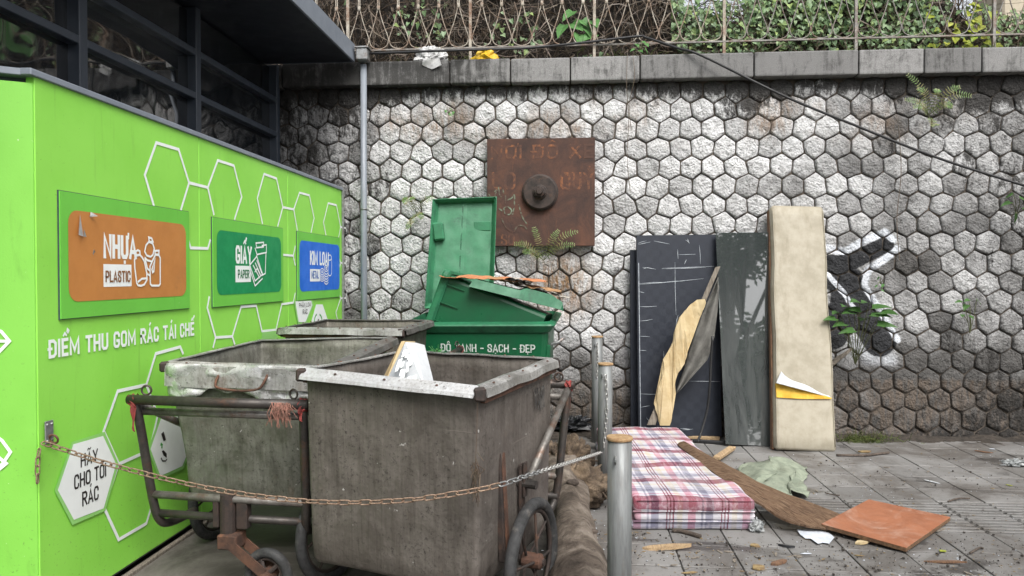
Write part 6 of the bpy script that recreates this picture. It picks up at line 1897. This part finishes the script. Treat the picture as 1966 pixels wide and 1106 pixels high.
# ================================================================== FIBRE BOARD, ORANGE BOARD, RAG
up_ = [((1316, 848), 0.225), ((1365, 876), 0.215), ((1420, 905), 0.20), ((1480, 936), 0.15), ((1545, 960), 0.10), ((1620, 990), 0.05)]
lo_ = [((1300, 853), 0.205), ((1345, 888), 0.20), ((1402, 930), 0.19), ((1460, 968), 0.13), ((1520, 1002), 0.07), ((1590, 1016), 0.03)]
U = bez([atZ(*p, z) for p, z in up_], 6); Lw = bez([atZ(*p, z) for p, z in lo_], 6)
mb = MB()
def coirf(u, v):
    i = min(len(U) - 1, int(round(u * (len(U) - 1))))
    p = Lw[i].lerp(U[i], v)
    e = 0.014 * nz((u * 40, 0, 3)) * (1 - 2 * abs(v - 0.5) < 0.15)
    return p + V((0, e, 0.012 * sin(v * pi) + 0.008 * nz((u * 9, v * 3, 1))))
mb.grid(coirf, len(U) - 1, 6, thick=0.014)
solo('fibre_board', mb, M['coir'], 'long warped brown fibre board sloping from the mattress to the ground', 'board', smooth=False)
fb_fr = None
ob = [atZ(1577, 1006, 0.055), atZ(1740, 1052, 0.035), atZ(1825, 993, 0.045), atZ(1668, 959, 0.065)]
t = Thing('laminate_board', (ob[1].x, ob[1].y, 0), 'square orange laminate board lying on the end of the fibre board', 'board')
mb = MB(); mb.hexa([p - V((0, 0, 0.024)) for p in ob] + [p - V((0, 0, 0.002)) for p in ob], 0.002); t.part('board_core', mb, M['board_edge'])
mb = MB(); mb.hexa([p - V((0, 0, 0.0015)) for p in ob] + [p + V((0, 0, 0.001)) for p in ob], 0.0004); t.part('laminate_face', mb, M['orange_board'])
# rag
mb = MB()
def ragf(u, v):
    a = atZ(1412, 905, 0).lerp(atZ(1548, 898, 0), u); b = atZ(1420, 960, 0).lerp(atZ(1550, 962, 0), u)
    p = b.lerp(a, v)
    h = 0.015 + 0.09 * max(0, sin(pi * min(1, u * 1.05))) * (0.35 + 0.65 * v) * (0.65 + 0.5 * u) + 0.05 * nz((u * 4, v * 4, 2)) + 0.025 * nz((u * 10, v * 9, 5))
    if u > 0.7 and v < 0.55: h = 0.02 + 0.05 * nz((u * 7, v * 6, 3)) + 0.04 * sin(pi * (u - 0.7) / 0.3)
    return V((p.x + 0.10 * nz((u * 4, v * 4, 7)), p.y + 0.14 * nz((u * 4, v * 3, 9)), max(0.006, h)))
mb.grid(ragf, 34, 22, thick=0.003)
solo('rag', mb, M['rag'], 'crumpled grey-green rag lying behind the fibre board', 'rag', smooth=True)
mb = MB(); mb.tube(bez([atZ(1505, 905, 0.16), atZ(1520, 900, 0.20), atZ(1530, 905, 0.17)], 5), [0.05, 0.055, 0.06, 0.062, 0.06, 0.06, 0.058, 0.055, 0.05, 0.045, 0.04], 14)

# ================================================================== PLANTS ON AND BY THE WALL
def fern(name, base, fronds, label, mat=None):
    t = Thing(name, base, label, 'fern')
    for (tip, sag) in fronds:
        base = V(base); tip = V(tip)
        mid = (base + tip) / 2 + V((0, -0.06, sag))
        P_ = bez([base, mid, tip], 8)
        m1 = MB(); m1.tube(P_, [0.0032 - 0.0024 * i / len(P_) for i in range(len(P_))], 4, caps=False)
        fo_ = t.part('frond', m1, M['stem'])
        m2 = MB()
        for i in range(2, len(P_) - 1):
            tg = (P_[i + 1] - P_[i - 1]).normalized(); sd_ = tg.cross(V((0, -1, 0.2))).normalized()
            L = rv.uniform(0.6, 1.15) * 0.042 * sin(pi * (0.15 + 0.82 * i / len(P_))) + 0.008
            for sg in (-1, 1):
                d = (sd_ * sg + tg * 0.35 + V((0, 0, -0.15 + rv.gauss(0, 0.12)))).normalized(); w_ = tg * 0.0042
                p = P_[i]
                m2.add([p - w_ * 0.5, p + d * L * 0.5 - w_, p + d * L, p + d * L * 0.5 + w_, p + w_ * 0.5], [(0, 1, 2, 3, 4)])
        t.part('leaflets', m2, mat or M['fern'], fo_)
    return t
A = lambda x, y, Y=7.06: atY(x, y, Y)
fern('wall_fern', A(1044, 500, 7.16), [(A(985, 468), 0.06), (A(1024, 434), 0.02), (A(1074, 440), 0.04), (A(1112, 444), 0.08), (A(1106, 470), 0.06), (A(1002, 482), 0.03)], 'light green fern growing from the wall below the rusted plate')
fern('wall_fern', A(1782, 222, 7.18), [(A(1740, 140), 0.05), (A(1760, 168), 0.06), (A(1735, 190), 0.03), (A(1800, 170), 0.05), (A(1845, 166), 0.07), (A(1868, 184), 0.08), (A(1830, 205), 0.05), (A(1752, 205), 0.03), (A(1795, 240), -0.05)], 'fern clump hanging from the wall top under the coping, at the right')
fern('wall_fern', A(800, 408, 7.18), [(A(772, 382), 0.03), (A(790, 378), 0.03), (A(835, 380), 0.04), (A(812, 420), 0.02), (A(780, 440), -0.02)], 'small wiry fern on the wall left of the upright green lid')
def sprig(name, base, leaves, label, mat, size, Y=7.0):
    t = Thing(name, base, label, 'plant')
    for (x, y) in leaves:
        q = atY(x, y, Y + rv.uniform(-0.08, 0.05)); b = V(base)
        m1 = MB(); m1.tube(bez([b, (b + q) / 2 + V((0, -0.02, 0.03)), q], 4), 0.003, 5); t.part('stem', m1, M['stem'])
        m2 = MB(); L = size * rv.uniform(0.8, 1.2); d = (q - b); d.y = -0.06; d.z = -0.10 + d.z * 0.2
        leaf(m2, q, d + V((rv.gauss(0, 0.08), rv.gauss(0, 0.08), 0)), (rv.gauss(0, 0.2), -0.6, 1), L, L * 0.62, 0.08); t.part('leaf', m2, mat)
    return t
sb = atY(1642, 700, 7.1)
sprig('sapling', sb, [(1625, 588), (1650, 580), (1668, 582), (1640, 600), (1612, 600), (1672, 605), (1622, 622), (1640, 634), (1660, 612), (1690, 600), (1605, 612), (1685, 622), (1652, 596), (1675, 590)], 'broad-leaved sapling growing at the wall over the sprayed figure', M['sapling'], 0.165, 6.9)
sprig('wall_weed', atY(1862, 640, 7.18), [(1845, 578), (1860, 575), (1875, 575), (1848, 604), (1862, 606), (1856, 585)], 'small thin-stemmed weed on the wall right of the sprayed figure', M['sapling'], 0.08, 7.12)
sprig('wall_weed', atY(1950, 420, 7.18), [(1945, 372), (1958, 380), (1962, 400), (1950, 410), (1940, 388)], 'small leafy weed at the right edge of the wall', M['sapling'], 0.09, 7.12)
sprig('wall_weed', atY(862, 222, 7.18), [(856, 212), (864, 208), (870, 214), (862, 218)], 'tiny bright green weed in the dark upper stones', M['big_leaf'], 0.05, 7.12)
sprig('wall_weed', atY(1230, 100, 7.2), [(1222, 84), (1232, 80), (1238, 92), (1228, 96), (1218, 94), (1240, 84)], 'small green weed on the coping below the cable peak', M['big_leaf'], 0.07, 7.2)
sprig('wall_weed', atY(1690, 545, 7.17), [(1688, 532), (1696, 545), (1684, 548), (1692, 556)], 'tiny weed in a joint beside the sprayed figure', M['big_leaf'], 0.04, 7.15)
# moss and weeds along the foot of the wall
mb = MB()
for i in range(420):
    px_ = rv.choice((rv.gauss(1655, 25), rv.gauss(1640, 30), rv.gauss(1680, 30), rv.gauss(1650, 15)))
    p = atY(px_, 842, 7.08 + rv.uniform(-0.14, 0.08)); p.z = 0.0
    d = V((rv.gauss(0, 0.7), rv.gauss(-0.2, 0.4), abs(rv.gauss(0.45, 0.3)))).normalized(); L = rv.uniform(0.03, 0.13)
    mb.tube([p, p + d * L * 0.6, p + d * L + V((0, 0, -0.02))], [0.003, 0.002, 0.001], 3, caps=False)
tag(solo('wall_foot_weeds', mb, M['weed']), 'sparse weeds and dead stalks at the foot of the wall', 'weeds', kind='stuff')
# thin hanging roots on the wall
for (lab, pts) in (('long thin dry root trailing down the wall below the cable peak', [(1205, 95), (1203, 160), (1207, 230), (1204, 300), (1210, 370)]),
                   ('shorter dry root crossing the coping joint below the cable peak', [(1215, 105), (1218, 150), (1208, 200), (1212, 250)]),
                   ('thin dry root hanging on the wall above the sprayed figure', [(1725, 240), (1730, 330), (1722, 420), (1727, 500)])):
    mb = MB(); mb.tube(bez([atY(x, y, 7.10 if y < 170 else 7.15) for x, y in pts], 6), 0.0035, 4, caps=False)
    solo('hanging_root', mb, M['twig'], lab, 'root', 'dry roots on the wall')

mb = MB()
def drift(u, v):
    x = -0.2 + 6.6 * u; y = 7.24 - 0.34 * v
    h = 0.035 * (1 - v) * (0.6 + 0.8 * nz((x * 2.2, 0, 3))) + 0.022 * nz((x * 5, y * 6, 1)) + 0.010 * nz((x * 16, y * 16, 4)) - 0.016 * v
    return (x, y, max(-0.006, h))
mb.grid(drift, 160, 14)
tag(solo('soil_drift', mb, M['soil_litter'], smooth=True), 'dark soil and dirt gathered along the foot of the wall', 'soil', kind='stuff')

# ================================================================== LITTER
# black plastic by the wall foot
for (x, y, sx, sd, lab) in ((1098, 815, 0.18, 3, 'crumpled black plastic heap at the wall foot behind the bollards'), (1078, 790, 0.12, 9, 'smaller black plastic crumple between the green bin and wall')):
    p = atZ(x, y + 15, 0); crumple('black_plastic_bag', (p.x, p.y, 0.04), sx, 0.12, 0.10, M['black_plastic'], lab, 'bag', sd, 0.7, 30, 20, 3.5)
def chip(mb, c, L, w, h, a, tilt=0.0):
    R_ = Euler((tilt, rr.uniform(-0.1, 0.1), a)).to_matrix()
    n = 6; vs = []
    for k in range(n):
        t = 2 * pi * k / n + rr.uniform(-0.25, 0.25)
        vs.append(V((cos(t) * L / 2 * rr.uniform(0.75, 1.1), sin(t) * w / 2 * rr.uniform(0.75, 1.1), 0)))
    mb.prism([R_ @ v + V(c) for v in vs], V((0, 0, h)))
items = [('wood_chip', 1275, 1054, 0.28, 0.055, 0.02, 0.05, 'wood_pale', 'long split pale wood chip near the nearest bollard', 'wood chip'),
         ('wood_chip', 1457, 1091, 0.075, 0.075, 0.008, 0.4, 'leaf_litter', 'small square tan wood chip at the lower edge', 'wood chip'),
         ('wood_chip', 1496, 1082, 0.11, 0.04, 0.012, 0.5, 'wood_brown', 'brown curled bark chip beside the square tan chip', 'wood chip'),
         ('wood_chip', 1450, 1048, 0.07, 0.05, 0.006, -0.6, 'leaf_litter', 'pale torn bark scrap in front of the mattress', 'wood chip'),
         ('wood_chip', 1820, 1080, 0.22, 0.028, 0.008, -0.15, 'wood_brown', 'thin reddish wood sliver near the lower right corner', 'wood chip'),
         ('wood_chip', 1800, 1018, 0.14, 0.04, 0.006, 0.4, 'wood_grey', 'grey bark scrap beside the orange board', 'wood chip'),
         ('wood_chip', 1654, 1043, 0.10, 0.05, 0.012, 0.1, 'foam_yellow', 'crumbled pale foam scrap in front of the orange board', 'scrap'),
         ('foam_scrap', 1493, 942, 0.08, 0.05, 0.03, 0.2, 'foam_bright', 'yellow foam scrap under the rag', 'scrap'),
         ('dry_leaf', 1810, 1058, 0.05, 0.03, 0.003, 0.5, 'yellow_leaf', 'yellow leaf at lower right beside thin twigs', 'leaf'),
         ('dry_leaf', 1650, 1067, 0.05, 0.012, 0.003, -0.4, 'leaf_litter', 'narrow yellow leaf below the foam scrap', 'leaf'),
         ('dry_leaf', 1325, 1100, 0.09, 0.022, 0.004, 0.0, 'leaf_litter', 'long yellow leaf at the lower edge beside the nearest bollard', 'leaf'),
         ('dry_leaf', 1662, 868, 0.12, 0.05, 0.01, -0.15, 'leaf_litter', 'curled pale leaf at the wall foot right of the beige pad', 'leaf'),
         ('dry_leaf', 1938, 932, 0.05, 0.02, 0.003, -0.7, 'yellow_leaf', 'small yellow leaf on the wet tiles at right', 'leaf'),
         ('paper_scrap', 1548, 1063, 0.06, 0.022, 0.002, -0.2, 'paper', 'small white paper strip on the tiles before the mattress', 'paper'),
         ('paper_scrap', 1905, 862, 0.05, 0.03, 0.002, 0.0, 'paper', 'tiny white paper scrap near the wall foot at right', 'paper'),
         ('wood_chip', 1890, 868, 0.16, 0.03, 0.006, -0.5, 'wood_brown', 'thin brown splinter on the wet tiles near the wall', 'wood chip'),
         ('paper_scrap', 1790, 925, 0.14, 0.03, 0.002, -0.9, 'foam_white', 'pale strip scraped across the tiles', 'paper'),
         ('bark_strip', 1510, 1050, 0.09, 0.02, 0.012, -0.3, 'black_plastic', 'short black rubber scrap on the tiles', 'scrap')]
for (nm, x, y, L, w, h, a, m_, lab, cat) in items:
    c = atZ(x, y, 0.004); mb = MB(); chip(mb, c, L, w, h, a); solo(nm, mb, M[m_], lab, cat)
# torn paper sheet, foil and plastic cup
mb = MB(); c = atZ(1568, 1028, 0.006)
loop = [(1530, 1018), (1548, 1016), (1568, 1017), (1590, 1022), (1602, 1032), (1592, 1044), (1580, 1042), (1570, 1044), (1556, 1034), (1546, 1034), (1536, 1026)]
mb.prism([atZ(x, y, 0.006 + 0.006 * rr.random()) for x, y in loop], V((0, 0, 0.0012))); solo('paper_sheet', mb, M['paper'], 'torn bluish white paper sheet before the orange board', 'paper')
p = atZ(1452, 1020, 0); crumple('plastic_cup', (p.x, p.y, 0.01), 0.05, 0.04, 0.05, M['clear_plastic'], 'crushed clear plastic cup beside the mattress corner', 'cup', 4, 0.5, 18, 12, 4)
p = atZ(1950, 895, 0); crumple('plastic_wrap', (p.x, p.y, 0.01), 0.10, 0.05, 0.035, M['clear_plastic'], 'crumpled clear plastic wrap on the tiles at the right edge', 'wrap', 8, 0.7, 24, 14, 4)
def twig(pts, r, lab):
    mb = MB(); mb.tube(bez([atZ(x, y, 0.012) for x, y in pts], 4), r, 6); solo('twig', mb, M['bark'], lab, 'twig', smooth=True)
twig([(1290, 1018), (1310, 1020), (1345, 1030)], 0.014, 'dark stick lying against the front of the mattress')
twig([(1820, 963), (1840, 957), (1862, 957)], 0.006, 'thin crooked twig on the ribbed tiles')
twig([(1862, 1062), (1880, 1052), (1888, 1053)], 0.006, 'thin bent twig near the lower right corner')
twig([(1584, 946), (1600, 950), (1612, 951)], 0.005, 'thin twig on the tiles right of the rag')
twig([(1606, 874), (1660, 874), (1706, 869)], 0.012, 'long dark stick on the ground beside the beige pad')
# crumbs nobody would count
mb = MB(); mbl = MB(); mbw = MB()
for i in range(2600):
    x = rr.uniform(1180, 1966); y = 850 + 256 * rr.random() ** 0.8
    c = atZ(x, y, 0.002)
    k = rr.random()
    if noise.noise(V((c.x * 1.3, c.y * 1.3, 2))) < -0.12 and rr.random() < 0.7: continue
    s_ = rr.uniform(0.002, 0.006) if rr.random() < 0.93 else rr.uniform(0.008, 0.015)
    (chip(mb, c, s_ * 1.4, s_, s_ * 0.7, rr.uniform(0, pi)) if k < 0.7 else chip(mbl, c, s_ * 2.4, s_ * 0.8, 0.002, rr.uniform(0, pi)) if k < 0.9 else chip(mbw, c, s_ * 1.5, s_, 0.002, rr.uniform(0, pi)))
for i in range(500):
    c = atZ(rr.uniform(1040, 1240), rr.uniform(860, 1106), 0.006); s_ = rr.uniform(0.003, 0.012); k = rr.random()
    (chip(mb, c, s_ * 1.4, s_, s_ * 0.6, rr.uniform(0, pi)) if k < 0.5 else chip(mbl, c, s_ * 2.6, s_ * 0.8, 0.002, rr.uniform(0, pi)) if k < 0.78 else chip(mbw, c, s_ * 2.0, s_, 0.002, rr.uniform(0, pi)))
mbs = MB()
for i in range(80):
    x, y = (rr.gauss(1330, 110), rr.uniform(1025, 1106)) if i < 40 else (rr.uniform(1190, 1966), rr.uniform(852, 1106))
    L = rr.uniform(0.015, 0.06); chip(mbs, atZ(x, y, 0.003), L, L * rr.uniform(0.12, 0.4), 0.004, rr.uniform(0, pi))
tag(solo('wood_splinters', mbs, M['wood_grey']), 'pale wood splinters scattered over the tiles', 'litter', kind='stuff')
tag(solo('dark_crumbs', mb, M['stone_chip']), 'dark crumbs and pellets scattered over the tiles', 'litter', kind='stuff')
tag(solo('leaf_bits', mbl, M['leaf_litter']), 'dry leaf bits scattered over the tiles', 'litter', kind='stuff')
tag(solo('white_bits', mbw, M['paper']), 'white scraps scattered over the tiles', 'litter', kind='stuff')

# ================================================================== TREES ACROSS THE LANE (behind the viewer; mirrored in the glass)
def tree_mesh(seed, n, rad, zc, rz, leafL):
    r_ = random.Random(seed); mb = MB(); cl_ = [V((r_.gauss(0, rad * 0.5), r_.gauss(0, rad * 0.5), zc + r_.gauss(0, rz * 0.5))) for _ in range(26)]
    for i in range(n):
        c = r_.choice(cl_) + V((r_.gauss(0, rad * 0.2), r_.gauss(0, rad * 0.2), r_.gauss(0, rz * 0.2)))
        d = V((r_.gauss(0, 1), r_.gauss(0, 1), r_.gauss(-0.5, 0.6))).normalized(); s_ = d.orthogonal().normalized() * leafL * 0.16
        mb.add([c, c + d * leafL * 0.5 + s_, c + d * leafL, c + d * leafL * 0.5 - s_], [(0, 1, 2, 3)])
    return mb, cl_
for (loc, seed, n, rad, zc, rz, lf, lab) in (((5.6, -3.2, 0), 1, 2600, 2.0, 6.3, 0.8, 0.26, 'spreading street tree mirrored in the top of the leaning glass'),
                                           ((0.5, -10.0, 0), 2, 5200, 3.2, 4.2, 2.0, 0.45, 'dense street tree across the lane, mirrored low in the leaning glass'),
                                           ((8.2, -10.0, 0), 3, 6000, 3.4, 4.6, 2.4, 0.45, 'dense street tree far across the lane, seen only in reflections'),
                                           ((12.5, 6.0, 0), 4, 5200, 3.0, 4.6, 2.4, 0.45, 'dense street tree beyond the right edge, mirrored in the pavilion glazing')):
    t = Thing('street_tree', loc, lab, 'tree', 'street trees across the lane')
    mb, cl_ = tree_mesh(seed, n, rad, zc, rz, lf)
    mb.deform(lambda p: p + V(loc)); t.part('crown', mb, M['tree_leaf'])
    mb = MB(); L0 = V(loc); mb.tube([L0, L0 + V((0.1, 0, zc * 0.5)), L0 + V((0, 0.1, zc))], [0.22, 0.17, 0.09], 10)
    for c in cl_[:9]: mb.tube(bez([L0 + V((0, 0, zc * 0.55)), L0 + V((c.x * 0.5, c.y * 0.5, zc * 0.8)), L0 + c], 3), [0.07, 0.06, 0.05, 0.045, 0.04, 0.03, 0.02], 6)
    t.part('trunk', mb, M['bark'], smooth=True)
